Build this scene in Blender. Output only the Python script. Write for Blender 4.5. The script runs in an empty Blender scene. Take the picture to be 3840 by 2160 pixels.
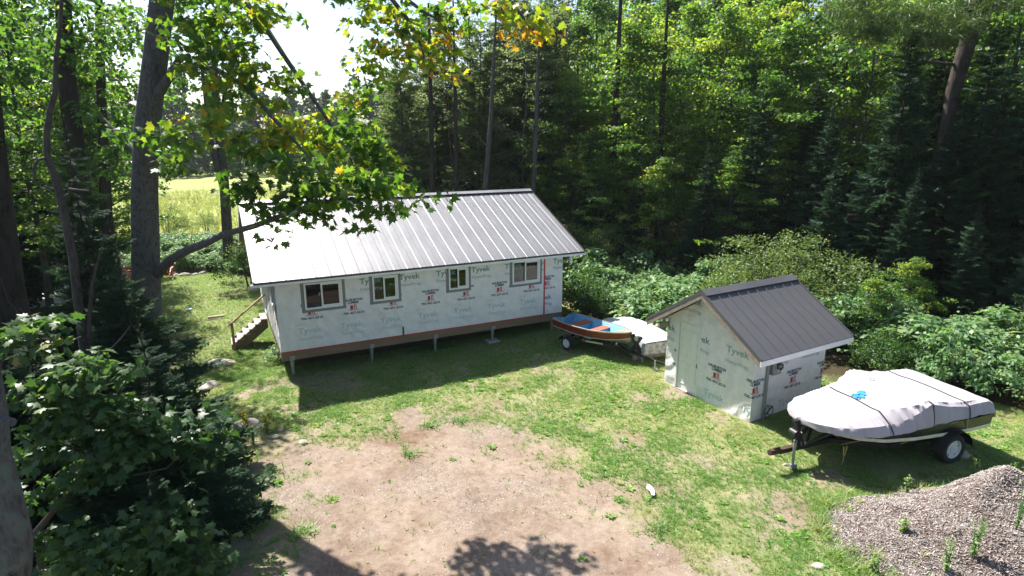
import bpy, bmesh, math, random
import numpy as np
from mathutils import Vector, Matrix, Euler
S = bpy.context.scene
COL = S.collection
PI = math.pi
random.seed(7)
RNG = np.random.default_rng(7)

# ------------------------------------------------------------------ camera, sky, sun, exposure
cd = bpy.data.cameras.new('camera'); cam = bpy.data.objects.new('camera', cd); COL.objects.link(cam)
cam.location = (0, 0, 7.062)
cam.rotation_euler = Euler((PI/2 - 0.2471, 0, 0), 'XYZ')
cd.sensor_width = 36; cd.lens = 21.142; cd.clip_start = 0.05; cd.clip_end = 2000
S.camera = cam
SUN_DIR = Vector((-0.4213, 0.4465, 0.7894)).normalized()      # towards the sun
SUN_EL = math.asin(SUN_DIR.z); SUN_AZ = math.atan2(SUN_DIR.x, SUN_DIR.y)
W = bpy.data.worlds.new('World'); S.world = W; W.use_nodes = True
wn = W.node_tree.nodes; wl = W.node_tree.links
bg = wn['Background']; sky = wn.new('ShaderNodeTexSky'); sky.sky_type = 'NISHITA'; sky.sun_disc = False
sky.sun_elevation = SUN_EL; sky.sun_rotation = SUN_AZ; sky.altitude = 300; sky.air_density = 1.0; sky.dust_density = 1.5; sky.ozone_density = 1.0
wl.new(sky.outputs[0], bg.inputs[0]); bg.inputs[1].default_value = 0.078
sd = bpy.data.lights.new('sun', 'SUN'); sun = bpy.data.objects.new('sun', sd); COL.objects.link(sun)
sd.energy = 5.0; sd.angle = math.radians(0.55); sd.color = (1.0, 0.955, 0.88)
sun.rotation_euler = SUN_DIR.to_track_quat('Z', 'Y').to_euler()
S.view_settings.view_transform = 'Standard'; S.view_settings.look = 'None'; S.view_settings.gamma = 1
S.view_settings.exposure = 1.4
try: S.view_settings.use_curve_mapping = False
except Exception: pass
cy = S.cycles
cy.max_bounces = 7; cy.diffuse_bounces = 3; cy.glossy_bounces = 3; cy.transmission_bounces = 4; cy.transparent_max_bounces = 8
cy.use_denoising = True; cy.sample_clamp_indirect = 4; cy.caustics_reflective = False; cy.caustics_refractive = False

# ------------------------------------------------------------------ materials
MATS = {}
def nt(name):
    m = bpy.data.materials.new(name); m.use_nodes = True; MATS[name] = m
    return m, m.node_tree.nodes, m.node_tree.links, m.node_tree.nodes['Principled BSDF']
def noise(n, l, scale, detail=4, rough=0.55, coord='Object', stretch=None):
    tc = n.new('ShaderNodeTexCoord'); t = n.new('ShaderNodeTexNoise')
    t.inputs['Scale'].default_value = scale; t.inputs['Detail'].default_value = detail; t.inputs['Roughness'].default_value = rough
    if stretch:
        mp = n.new('ShaderNodeMapping'); mp.inputs['Scale'].default_value = stretch
        l.new(tc.outputs[coord], mp.inputs[0]); l.new(mp.outputs[0], t.inputs['Vector'])
    else: l.new(tc.outputs[coord], t.inputs['Vector'])
    return t
def ramp(n, l, src, stops):
    r = n.new('ShaderNodeValToRGB'); e = r.color_ramp.elements
    while len(e) > 1: e.remove(e[-1])
    for i, (p, c) in enumerate(stops):
        k = e[0] if i == 0 else e.new(p)
        k.position = p; k.color = (c[0], c[1], c[2], 1) if hasattr(c, '__len__') else (c, c, c, 1)
    l.new(src, r.inputs[0]); return r
def mixc(n, l, fac, a, b, mode='MIX'):
    m = n.new('ShaderNodeMix'); m.data_type = 'RGBA'; m.blend_type = mode
    for s, v in ((m.inputs[0], fac), (m.inputs[6], a), (m.inputs[7], b)):
        if hasattr(v, 'is_linked'): l.new(v, s)
        elif hasattr(v, '__len__'): s.default_value = (v[0], v[1], v[2], 1)
        else: s.default_value = v
    return m.outputs[2]
def bump(n, l, b, h, strength=0.3, dist=0.02):
    u = n.new('ShaderNodeBump'); u.inputs['Strength'].default_value = strength; u.inputs['Distance'].default_value = dist
    l.new(h, u.inputs['Height']); l.new(u.outputs[0], b.inputs['Normal']); return u
def plain(name, c, rough=0.6, metal=0.0, var=0.12, scale=6, bs=0.0, spec=0.5, stretch=None):
    m, n, l, b = nt(name)
    t = noise(n, l, scale, 5, 0.6, stretch=stretch)
    lo = [max(0, x*(1-var)) for x in c]; hi = [min(1, x*(1+var)) for x in c]
    r = ramp(n, l, t.outputs['Fac'], [(0.3, lo), (0.7, hi)])
    l.new(r.outputs[0], b.inputs['Base Color'])
    b.inputs['Roughness'].default_value = rough; b.inputs['Metallic'].default_value = metal
    b.inputs['Specular IOR Level'].default_value = spec
    if bs: bump(n, l, b, t.outputs['Fac'], bs, 0.02)
    return m
def leafmat(name, stops, trans=0.45, tcol=None, rough=0.45, instancer=False, objvar=0.25):
    m, n, l, b = nt(name)
    at = n.new('ShaderNodeAttribute'); at.attribute_name = 'tint'
    if instancer: at.attribute_type = 'INSTANCER'
    oi = n.new('ShaderNodeObjectInfo')
    ad = n.new('ShaderNodeMath'); ad.operation = 'MULTIPLY_ADD'; l.new(oi.outputs['Random'], ad.inputs[0]); ad.inputs[1].default_value = objvar*0.5
    sub = n.new('ShaderNodeMath'); sub.operation = 'SUBTRACT'; l.new(at.outputs['Fac'], sub.inputs[0]); sub.inputs[1].default_value = objvar*0.25
    l.new(sub.outputs[0], ad.inputs[2])
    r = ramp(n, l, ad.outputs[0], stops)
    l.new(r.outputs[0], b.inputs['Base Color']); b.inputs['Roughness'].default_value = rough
    b.inputs['Specular IOR Level'].default_value = 0.35 if rough < 0.6 else 0.12
    tr = n.new('ShaderNodeBsdfTranslucent')
    tc = tcol or (1.9, 1.75, 0.7)
    mul = mixc(n, l, 1.0, r.outputs[0], tc, 'MULTIPLY')
    l.new(mul, tr.inputs[0])
    mx = n.new('ShaderNodeMixShader'); mx.inputs[0].default_value = trans
    l.new(b.outputs[0], mx.inputs[1]); l.new(tr.outputs[0], mx.inputs[2])
    l.new(mx.outputs[0], n['Material Output'].inputs[0])
    return m
leafmat('maple_leaf', [(0.0, (0.025, 0.06, 0.016)), (0.45, (0.055, 0.125, 0.022)), (0.68, (0.14, 0.205, 0.028)), (0.86, (0.27, 0.26, 0.03)), (1.0, (0.4, 0.19, 0.035))], 0.55, (2.1, 2.1, 0.8))
leafmat('sapling_leaf', [(0.0, (0.02, 0.055, 0.018)), (0.45, (0.06, 0.125, 0.04)), (0.75, (0.14, 0.2, 0.06)), (1.0, (0.3, 0.2, 0.08))], 0.38, (1.8, 1.9, 0.8))
leafmat('forest_leaf', [(0.0, (0.02, 0.048, 0.018)), (0.45, (0.055, 0.125, 0.034)), (0.75, (0.14, 0.23, 0.05)), (1.0, (0.25, 0.27, 0.07))], 0.55, (2.2, 2.2, 0.8))
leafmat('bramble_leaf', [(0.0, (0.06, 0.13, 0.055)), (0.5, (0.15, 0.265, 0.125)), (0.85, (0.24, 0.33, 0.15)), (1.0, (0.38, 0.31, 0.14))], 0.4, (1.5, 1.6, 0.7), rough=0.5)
leafmat('alder_leaf', [(0.0, (0.07, 0.125, 0.045)), (0.5, (0.135, 0.205, 0.075)), (1.0, (0.24, 0.25, 0.1))], 0.4, (1.6, 1.6, 0.6), rough=0.5)
leafmat('spruce_needle', [(0.0, (0.014, 0.034, 0.018)), (0.5, (0.034, 0.072, 0.04)), (1.0, (0.09, 0.15, 0.095))], 0.22, (1.5, 1.6, 0.9), rough=0.75)
leafmat('cedar_spray', [(0.0, (0.05, 0.075, 0.045)), (0.5, (0.11, 0.15, 0.08)), (1.0, (0.18, 0.2, 0.11))], 0.5, (1.6, 1.7, 0.8), rough=0.7)
leafmat('grey_leaf', [(0.0, (0.06, 0.09, 0.05)), (0.5, (0.11, 0.15, 0.085)), (1.0, (0.19, 0.22, 0.12))], 0.5, (1.7, 1.8, 1.0), rough=0.6)
leafmat('pine_needle', [(0.0, (0.03, 0.06, 0.02)), (0.5, (0.055, 0.1, 0.03)), (1.0, (0.09, 0.13, 0.04))], 0.4, (1.8, 1.8, 0.7))
leafmat('far_leaf', [(0.0, (0.03, 0.055, 0.03)), (0.5, (0.05, 0.085, 0.045)), (1.0, (0.09, 0.12, 0.06))], 0.3, (1.5, 1.5, 0.8), rough=0.6)
leafmat('grass_blade', [(0.0, (0.155, 0.285, 0.07)), (0.5, (0.25, 0.355, 0.115)), (0.8, (0.35, 0.39, 0.18)), (1.0, (0.45, 0.41, 0.25))], 0.45, (1.6, 1.6, 0.7), instancer=True, objvar=0.0)
leafmat('weed_leaf', [(0.0, (0.11, 0.24, 0.05)), (0.5, (0.17, 0.31, 0.07)), (1.0, (0.26, 0.37, 0.1))], 0.4, (1.6, 1.7, 0.6), instancer=True, objvar=0.0)
leafmat('marsh_blade', [(0.0, (0.21, 0.26, 0.08)), (0.6, (0.32, 0.36, 0.13)), (1.0, (0.4, 0.39, 0.19))], 0.4, (1.4, 1.4, 0.8), instancer=True, objvar=0.0)
leafmat('goldenrod', [(0.0, (0.5, 0.34, 0.02)), (1.0, (0.65, 0.45, 0.03))], 0.3, (1.2, 1.2, 0.8))
leafmat('plant_leaf', [(0.0, (0.1, 0.19, 0.08)), (0.5, (0.19, 0.3, 0.1)), (1.0, (0.34, 0.3, 0.13))], 0.38, (1.6, 1.7, 0.6))

def barkmat(name, c, c2, scale=5, lich=None):
    m, n, l, b = nt(name)
    t = noise(n, l, scale, 8, 0.7, stretch=(1, 1, 0.35)); t2 = noise(n, l, scale*0.35, 4, 0.6)
    r = ramp(n, l, t.outputs['Fac'], [(0.3, c2), (0.5, c), (0.72, [x*1.35 for x in c])])
    o = r.outputs[0]
    if lich:
        q = ramp(n, l, t2.outputs['Fac'], [(0.5, 0), (0.62, 1)]); o = mixc(n, l, q.outputs[0], o, lich)
    l.new(o, b.inputs['Base Color']); b.inputs['Roughness'].default_value = 0.9; b.inputs['Specular IOR Level'].default_value = 0.15
    bump(n, l, b, t.outputs['Fac'], 0.9, 0.04); return m
barkmat('maple_bark', (0.1, 0.098, 0.096), (0.018, 0.016, 0.015), 24, (0.11, 0.125, 0.117))
barkmat('pale_bark', (0.1, 0.1, 0.105), (0.03, 0.028, 0.027), 14, (0.12, 0.15, 0.135))
barkmat('dark_bark', (0.042, 0.036, 0.031), (0.014, 0.012, 0.01), 6)
barkmat('grey_bark', (0.085, 0.08, 0.075), (0.028, 0.025, 0.022), 8)
barkmat('pine_bark', (0.062, 0.05, 0.043), (0.018, 0.014, 0.012), 7)
barkmat('dead_wood', (0.07, 0.066, 0.062), (0.025, 0.023, 0.022), 14)
barkmat('twig_bark', (0.07, 0.06, 0.05), (0.03, 0.025, 0.02), 12)

def wrapmat(name, c):
    m, n, l, b = nt(name)
    t = noise(n, l, 1.4, 3, 0.5, stretch=(0.45, 1, 2.2)); t2 = noise(n, l, 0.9, 4, 0.6)
    t3 = noise(n, l, 60, 2, 0.5)
    t4 = noise(n, l, 3.5, 6, 0.7)
    r0 = ramp(n, l, t2.outputs['Fac'], [(0.3, [x*0.92 for x in c]), (0.7, c)]); r = n.new('ShaderNodeMix'); r.data_type = 'RGBA'; r.blend_type = 'MULTIPLY'; r.inputs[0].default_value = 1
    l.new(r0.outputs[0], r.inputs[6]); l.new(ramp(n, l, t4.outputs['Fac'], [(0.35, (0.86, 0.88, 0.9)), (0.6, (1, 1, 1))]).outputs[0], r.inputs[7])
    l.new(r.outputs[2], b.inputs['Base Color']); b.inputs['Roughness'].default_value = 0.55; b.inputs['Specular IOR Level'].default_value = 0.3
    w = n.new('ShaderNodeTexWave'); w.wave_type = 'BANDS'; w.bands_direction = 'DIAGONAL'; w.inputs['Scale'].default_value = 1.1; w.inputs['Distortion'].default_value = 7; w.inputs['Detail'].default_value = 3; w.inputs['Detail Scale'].default_value = 1.2
    tc = n.new('ShaderNodeTexCoord'); l.new(tc.outputs['Object'], w.inputs['Vector'])
    a = n.new('ShaderNodeMath'); a.operation = 'MULTIPLY_ADD'; l.new(w.outputs['Fac'], a.inputs[0]); a.inputs[1].default_value = 0.35; l.new(t.outputs['Fac'], a.inputs[2])
    bump(n, l, b, a.outputs[0], 0.7, 0.06); return m
wrapmat('white_wrap', (0.82, 0.795, 0.795))
plain('print_teal', (0.10, 0.24, 0.27), 0.6); plain('print_teal_faded', (0.42, 0.54, 0.57), 0.6); plain('print_navy', (0.018, 0.035, 0.08), 0.6)
plain('print_red', (0.42, 0.025, 0.04), 0.6); plain('print_orange', (0.55, 0.33, 0.22), 0.6); plain('print_orange_faded', (0.64, 0.56, 0.52), 0.6)
plain('print_grey_green', (0.27, 0.37, 0.39), 0.6)
plain('red_tape', (0.5, 0.02, 0.035), 0.35, var=0.06); plain('flashing', (0.2, 0.21, 0.215), 0.6, var=0.1, scale=30, bs=0.1); plain('black_tape', (0.03, 0.03, 0.032), 0.5, var=0.3, scale=12)
plain('rim_board', (0.20, 0.135, 0.085), 0.75, var=0.2, scale=3, stretch=(0.3, 1, 6)); plain('deck_wood', (0.30, 0.27, 0.25), 0.8, var=0.2, scale=4, bs=0.15)
plain('rail_wood', (0.34, 0.21, 0.11), 0.7, var=0.15, scale=5); plain('stringer_wood', (0.17, 0.115, 0.07), 0.8, var=0.2, scale=4)
plain('white_vinyl', (0.78, 0.79, 0.8), 0.4, var=0.03); plain('fascia_white', (0.72, 0.72, 0.72), 0.45, var=0.08, scale=2); plain('steel_post', (0.3, 0.31, 0.31), 0.5, 0.5, var=0.15)
def metalroof(name, c, rough):
    m, n, l, b = nt(name)
    t = noise(n, l, 1.2, 5, 0.6); t2 = noise(n, l, 90, 2)
    r = ramp(n, l, t.outputs['Fac'], [(0.3, [x*0.9 for x in c]), (0.7, [x*1.1 for x in c])]); l.new(r.outputs[0], b.inputs['Base Color'])
    q = ramp(n, l, t.outputs['Fac'], [(0.25, rough-0.04), (0.75, rough+0.05)]); l.new(q.outputs[0], b.inputs['Roughness'])
    b.inputs['Metallic'].default_value = 0.55 if c[0] > 0.2 else 0.3; b.inputs['Specular IOR Level'].default_value = 0.7
    bump(n, l, b, t.outputs['Fac'], 0.08, 0.02)
metalroof('roof_steel', (0.26, 0.256, 0.264), 0.47); metalroof('shed_steel', (0.112, 0.11, 0.116), 0.5); metalroof('ridge_steel', (0.34, 0.325, 0.335), 0.4)
plain('dark_trim', (0.05, 0.045, 0.045), 0.5); plain('soffit', (0.12, 0.10, 0.085), 0.8); plain('old_board', (0.24, 0.2, 0.165), 0.85, var=0.3, scale=8, bs=0.2)
plain('door_paint', (0.74, 0.75, 0.7), 0.5, var=0.04); plain('interior', (0.2, 0.16, 0.12), 0.9); plain('curtain', (0.5, 0.48, 0.5), 0.9, var=0.3, scale=25)
plain('concrete', (0.42, 0.38, 0.33), 0.9, var=0.2, scale=7, bs=0.3)
plain('screen', (0.03, 0.032, 0.035), 0.6)
def glassmat():
    m, n, l, b = nt('glass'); o = n['Material Output']
    tr = n.new('ShaderNodeBsdfTransparent'); tr.inputs[0].default_value = (0.4, 0.44, 0.42, 1)
    g = n.new('ShaderNodeBsdfGlossy'); g.inputs['Roughness'].default_value = 0.02
    lw = n.new('ShaderNodeFresnel'); lw.inputs[0].default_value = 1.5
    ad = n.new('ShaderNodeMath'); ad.operation = 'MULTIPLY_ADD'; ad.inputs[1].default_value = 1.0; ad.inputs[2].default_value = 0.0; l.new(lw.outputs[0], ad.inputs[0])
    mx = n.new('ShaderNodeMixShader'); l.new(ad.outputs[0], mx.inputs[0]); l.new(tr.outputs[0], mx.inputs[1]); l.new(g.outputs[0], mx.inputs[2]); l.new(mx.outputs[0], o.inputs[0])
glassmat()
plain('galvanised', (0.42, 0.43, 0.43), 0.45, 0.6, var=0.15, scale=9); plain('meter_grey', (0.26, 0.27, 0.27), 0.5, 0.3); plain('conduit', (0.2, 0.22, 0.23), 0.5); plain('cable', (0.02, 0.02, 0.02), 0.5)
plain('black_steel', (0.018, 0.018, 0.02), 0.45, 0.2, var=0.3, scale=15); plain('rusty_steel', (0.055, 0.03, 0.022), 0.8, 0.2, var=0.5, scale=18)
plain('tyre', (0.02, 0.02, 0.02), 0.85, var=0.3); plain('white_rim', (0.66, 0.67, 0.68), 0.4, 0.1)
plain('cover_cloth', (0.36, 0.33, 0.355), 0.85, var=0.07, scale=2.5, bs=0.12); plain('strap', (0.02, 0.02, 0.025), 0.7); plain('blue_tarp', (0.015, 0.2, 0.5), 0.5); plain('dark_hull', (0.012, 0.014, 0.02), 0.18); plain('cream_stripe', (0.66, 0.66, 0.5), 0.3)
plain('red_paint', (0.19, 0.03, 0.016), 0.4, var=0.25, scale=5); plain('bare_aluminium', (0.55, 0.53, 0.5), 0.4, 0.7, var=0.15, scale=4); plain('blue_paint', (0.14, 0.36, 0.52), 0.5, var=0.15, scale=5); plain('seat_red', (0.33, 0.085, 0.05), 0.6, var=0.2)
plain('grey_aluminium', (0.5, 0.53, 0.56), 0.5, 0.35, var=0.12, scale=3); plain('mottled_aluminium', (0.3, 0.3, 0.29), 0.6, 0.3, var=0.6, scale=9)  # second one darker and strongly mottled, for the transom and side rack
plain('rope', (0.45, 0.37, 0.12), 0.9); plain('chair_red', (0.45, 0.03, 0.02), 0.5); plain('frisbee', (0.25, 0.5, 0.6), 0.5); plain('paper', (0.78, 0.78, 0.77), 0.8); plain('dry_wood', (0.5, 0.42, 0.32), 0.85, var=0.2)
def rockmat():
    m, n, l, b = nt('rock'); t = noise(n, l, 4, 8, 0.65)
    r = ramp(n, l, t.outputs['Fac'], [(0.3, (0.22, 0.19, 0.16)), (0.55, (0.42, 0.37, 0.32)), (0.75, (0.5, 0.46, 0.42))]); l.new(r.outputs[0], b.inputs['Base Color']); b.inputs['Roughness'].default_value = 0.9
    bump(n, l, b, t.outputs['Fac'], 0.6, 0.05)
rockmat()
leafmat('gravel_stone', [(0.0, (0.13, 0.115, 0.105)), (0.6, (0.3, 0.265, 0.245)), (1.0, (0.6, 0.57, 0.55))], 0.0, (1, 1, 1), rough=0.9, instancer=True, objvar=0.0)
leafmat('bark_chip', [(0.0, (0.16, 0.13, 0.115)), (0.5, (0.29, 0.25, 0.23)), (1.0, (0.48, 0.43, 0.4))], 0.0, (1, 1, 1), rough=0.85, instancer=True, objvar=0.0)
leafmat('dead_leaf', [(0.0, (0.12, 0.05, 0.025)), (1.0, (0.35, 0.18, 0.09))], 0.2, (1.2, 1.1, 0.8), instancer=True, objvar=0.0)

# ------------------------------------------------------------------ mesh helpers
def tag(o, label=None, cat=None, group=None, kind=None):
    for k, v in (('label', label), ('category', cat), ('group', group), ('kind', kind)):
        if v: o[k] = v
    return o
def empty(name, loc=(0, 0, 0), rz=0.0, label=None, cat=None, group=None):
    o = bpy.data.objects.new(name, None); COL.objects.link(o); o.location = loc; o.rotation_euler = (0, 0, rz); o.empty_display_size = 0.2
    return tag(o, label, cat, group)
def link(name, me, mat=None, parent=None, loc=None, rot=None, smooth=False):
    o = bpy.data.objects.new(name, me); COL.objects.link(o)
    if mat is not None and not me.materials: me.materials.append(MATS[mat])
    if parent is not None: o.parent = parent
    if loc is not None: o.location = loc
    if rot is not None: o.rotation_euler = rot
    if smooth: me.polygons.foreach_set('use_smooth', [True]*len(me.polygons))
    return o
def mesh_np(name, V, F, tint=None):
    """V (n,3), F (m,k) constant k"""
    V = np.asarray(V, np.float32); F = np.asarray(F, np.int32); m, k = F.shape
    me = bpy.data.meshes.new(name)
    me.vertices.add(len(V)); me.vertices.foreach_set('co', V.ravel())
    me.loops.add(m*k); me.loops.foreach_set('vertex_index', F.ravel())
    me.polygons.add(m); me.polygons.foreach_set('loop_start', np.arange(0, m*k, k, dtype=np.int32))
    try: me.polygons.foreach_set('loop_total', np.full(m, k, np.int32))
    except Exception: pass
    if tint is not None:
        a = me.attributes.new('tint', 'FLOAT', 'POINT'); a.data.foreach_set('value', np.asarray(tint, np.float32))
    me.update(calc_edges=True); me.validate(); return me
class MB:
    def __init__(s): s.v = []; s.f = []
    def add(s, V, F):
        k = len(s.v); s.v += [tuple(map(float, p)) for p in V]; s.f += [tuple(i+k for i in f) for f in F]; return s
    def box(s, a, b):
        x0, y0, z0 = a; x1, y1, z1 = b
        return s.add([(x0,y0,z0),(x1,y0,z0),(x1,y1,z0),(x0,y1,z0),(x0,y0,z1),(x1,y0,z1),(x1,y1,z1),(x0,y1,z1)],
                     [(3,2,1,0),(4,5,6,7),(0,1,5,4),(1,2,6,5),(2,3,7,6),(3,0,4,7)])
    def bar(s, p, q, w, h, up=(0,0,1)):
        p = Vector(p); q = Vector(q); d = (q-p).normalized(); u = Vector(up)
        x = d.cross(u); x = x.normalized() if x.length > 1e-6 else Vector((1,0,0)); u = x.cross(d).normalized()
        V = [c + x*sx*w/2 + u*sz*h/2 for c in (p, q) for sx, sz in ((-1,-1),(1,-1),(1,1),(-1,1))]
        return s.add(V, [(0,1,2,3),(7,6,5,4),(0,4,5,1),(1,5,6,2),(2,6,7,3),(3,7,4,0)])
    def tube(s, P, R, n=8, cap=True):
        P = [Vector(p) for p in P]; R = R if hasattr(R, '__len__') else [R]*len(P)
        V = []; x = None
        for i, p in enumerate(P):
            d = (P[min(i+1, len(P)-1)] - P[max(i-1, 0)]).normalized()
            if x is None:
                x = d.orthogonal().normalized()
            else:
                x = (x - d*x.dot(d)).normalized()
            y = d.cross(x)
            for k in range(n):
                a = 2*PI*k/n; V.append(p + (x*math.cos(a) + y*math.sin(a))*R[i])
        F = [(i*n+k, i*n+(k+1) % n, (i+1)*n+(k+1) % n, (i+1)*n+k) for i in range(len(P)-1) for k in range(n)]
        if cap: F += [tuple(range(n))[::-1], tuple((len(P)-1)*n+k for k in range(n))]
        return s.add(V, F)
    def prism(s, poly, a, b, ax=1):
        """poly 2D points swept along axis ax from a to b"""
        def mk(u, v, t): return (t,u,v) if ax == 0 else ((u,t,v) if ax == 1 else (u,v,t))
        n = len(poly); V = [mk(u, v, a) for u, v in poly] + [mk(u, v, b) for u, v in poly]
        F = [tuple(range(n)), tuple(range(2*n-1, n-1, -1))] + [(i, n+i, n+(i+1) % n, (i+1) % n) for i in range(n)]
        return s.add(V, F)
    def grid(s, P, closed_u=False):
        nu = len(P); nv = len(P[0]); V = [p for r in P for p in r]
        F = [(i*nv+j, i*nv+j+1, ((i+1) % nu)*nv+j+1, ((i+1) % nu)*nv+j) for i in range(nu if closed_u else nu-1) for j in range(nv-1)]
        return s.add(V, F)
    def mesh(s, name):
        me = bpy.data.meshes.new(name); me.from_pydata(s.v, [], s.f); me.update()
        bm = bmesh.new(); bm.from_mesh(me); bmesh.ops.recalc_face_normals(bm, faces=bm.faces); bm.to_mesh(me); bm.free()
        return me
    def build(s, name, mat, parent=None, smooth=False, bevel=0.0, loc=None, rot=None, label=None):
        me = s.mesh(name); o = link(name, me, mat, parent, loc, rot, smooth)
        if bevel:
            md = o.modifiers.new('bevel', 'BEVEL'); md.width = bevel; md.segments = 2; md.limit_method = 'ANGLE'
        if smooth:
            try:
                me.set_sharp_from_angle(angle=math.radians(40))
            except Exception: pass
        if label: o['label'] = label
        return o
def B(a, b): return MB().box(a, b)

# value noise
_perm = np.random.default_rng(3).random((256, 256))
def vnoise(x, y):
    x = np.asarray(x, float); y = np.asarray(y, float)
    xi = np.floor(x).astype(int); yi = np.floor(y).astype(int); fx = x-xi; fy = y-yi
    fx = fx*fx*(3-2*fx); fy = fy*fy*(3-2*fy)
    g = lambda a, b: _perm[a & 255, b & 255]
    return (g(xi, yi)*(1-fx)+g(xi+1, yi)*fx)*(1-fy) + (g(xi, yi+1)*(1-fx)+g(xi+1, yi+1)*fx)*fy
def fbm(x, y, o=4):
    s = 0; a = 0.5; t = 0
    for k in range(o): s = s + a*vnoise(np.asarray(x)*2**k+17*k, np.asarray(y)*2**k+31*k); t += a; a *= 0.5
    return s/t
def sst(t): t = np.clip(t, 0, 1); return t*t*(3-2*t)
def ground_z(x, y):
    x = np.asarray(x, float); y = np.asarray(y, float)
    t = (-x-6.5)*0.8 + (y-17)*0.35
    z = 0.05 - 0.38*sst(t/3.2)
    z = z - 0.9*sst((y-28)/22)*sst((2-x)/10)
    z = z + 0.16*sst((x+0.5*y-8)/6) + 0.5*sst((x+y-34)/20)
    z = z + 0.05*(fbm(x*0.35, y*0.35, 3)-0.5)
    return z
def gz(x, y): return float(ground_z(x, y))
def inpoly(x, y, poly):
    r = np.zeros(np.shape(x), bool); n = len(poly)
    for i in range(n):
        x0, y0 = poly[i][:2]; x1, y1 = poly[(i+1) % n][:2]
        c = ((y0 > y) != (y1 > y)) & (x < (x1-x0)*(y-y0)/((y1-y0) or 1e-9)+x0); r ^= c
    return r
def dist_poly(x, y, poly):
    d = np.full(np.shape(x), 1e9); n = len(poly)
    for i in range(n):
        ax, ay = poly[i][:2]; bx, by = poly[(i+1) % n][:2]; ex, ey = bx-ax, by-ay
        t = np.clip(((x-ax)*ex+(y-ay)*ey)/(ex*ex+ey*ey+1e-9), 0, 1); d = np.minimum(d, np.hypot(x-ax-t*ex, y-ay-t*ey))
    return np.where(inpoly(x, y, poly), -d, d)
# ------------------------------------------------------------------ ground
DIRT = [(-6.630, 13.470, 0.050),(-5.233, 13.671, 0.050),(-3.862, 13.727, 0.050),(-2.771, 14.317, 0.050),(-1.691, 14.856, 0.050),(-0.302, 14.607, 0.050),(0.498, 13.433, 0.050),(1.460, 12.380, 0.050),(2.270, 11.309, 0.050),(3.088, 10.259, 0.050),(3.589, 9.203, 0.050),(3.658, 8.420, 0.050),(1.8,-3,0),(-5.5,-3,0),(-4.189, 8.447, 0.050),(-4.574, 10.039, 0.050),(-5.618, 11.736, 0.050)]
LAWN = [(-7.2,-3),(-7.0,8),(-8.2,14),(-10,17),(-13,22),(-17,25),(-21,29),(-20,33.2),(-17,34),(-13.4,31),(-11,27.6),(-6,30),(2.5,27),(2.9,22.6),(4.2,20.8),(5.6,18.4),(8.6,17.0),(10.6,15.6),(12.6,14.4),(15,13.6),(17,12),(17,6),(9,-3)]
BARE = [((4.520, 15.376, 0.050), 0.5), ((5.146, 13.938, 0.050), 0.35), ((-9.531, 18.370, 0.050), 0.5), ((-8.903, 16.424, 0.050), 0.55), ((-7.323, 15.848, 0.050), 0.4), ((7.089, 9.992, 0.050), 0.7), ((5.340, 10.123, 0.050), 0.8), ((3.587, 15.125, 0.050), 0.35), ((-7.488, 15.446, 0.050), .3), ((2.520, 12.739, 0.050), .3), ((6.505, 11.067, 0.050), .5)]
def dirt_mask(x, y):
    n = fbm(x*1.1+5, y*1.1, 4)-0.5; n2 = fbm(x*3.2, y*3.2+9, 3)-0.5
    d = dist_poly(x, y, DIRT) + n*3.2 + n2*1.7
    m = sst(0.5 - d/1.7)
    for (p, r) in BARE:
        m = np.maximum(m, 0.85*sst(1.3 - np.hypot(x-p[0], y-p[1])/r + n2*1.2))
    m = np.maximum(m, 0.7*sst((n+0.5-0.60)/0.1)*sst((fbm(x*0.5, y*0.5+3, 2)-0.42)/0.1))
    return m
def lawn_mask(x, y):
    return sst(0.5 - (dist_poly(x, y, LAWN) + (fbm(x*0.9, y*0.9, 3)-0.5)*1.2)/0.8)
def axis(a, b, step, far):
    c = list(np.arange(a, b+1e-6, step)); s = step
    lo = [a]; hi = [c[-1]]
    while lo[-1] > -far: s *= 1.35; lo.append(lo[-1]-s)
    s = step
    while hi[-1] < far: s *= 1.35; hi.append(hi[-1]+s)
    return np.array(lo[:0:-1] + c + hi[1:])
gx = axis(-22, 18, 0.2, 900); gy = axis(0, 36, 0.2, 900)
GX, GY = np.meshgrid(gx, gy, indexing='ij')
far = np.hypot(GX, GY-15)
GZ = ground_z(GX, GY) + np.where(far > 90, 0.0, 0.03*(fbm(GX*2.3, GY*2.3, 3)-0.5))
V = np.stack([GX, GY, GZ], -1).reshape(-1, 3); nx, ny = len(gx), len(gy)
idx = np.arange(nx*ny).reshape(nx, ny)
F = np.stack([idx[:-1, :-1], idx[1:, :-1], idx[1:, 1:], idx[:-1, 1:]], -1).reshape(-1, 4)
me = mesh_np('ground', V, F)
dm = dirt_mask(GX, GY); lm = lawn_mask(GX, GY)
for nm, arr in (('dirt', dm), ('lawn', lm)):
    a = me.attributes.new(nm, 'FLOAT', 'POINT'); a.data.foreach_set('value', arr.astype(np.float32).ravel())
m, n, l, b = nt('ground')
ad = n.new('ShaderNodeAttribute'); ad.attribute_name = 'dirt'; al = n.new('ShaderNodeAttribute'); al.attribute_name = 'lawn'
t1 = noise(n, l, 0.9, 6, 0.6); t2 = noise(n, l, 7, 6, 0.65); t3 = noise(n, l, 45, 3, 0.6); t0 = noise(n, l, 0.35, 4, 0.6)
soil = ramp(n, l, t1.outputs['Fac'], [(0.30, (0.185, 0.133, 0.1)), (0.5, (0.262, 0.202, 0.157)), (0.68, (0.32, 0.26, 0.21))])
soil2 = mixc(n, l, 0.45, soil.outputs[0], ramp(n, l, t2.outputs['Fac'], [(0.3, (0.13, 0.09, 0.065)), (0.55, (0.28, 0.218, 0.17)), (0.75, (0.36, 0.295, 0.235))]).outputs[0])
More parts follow.
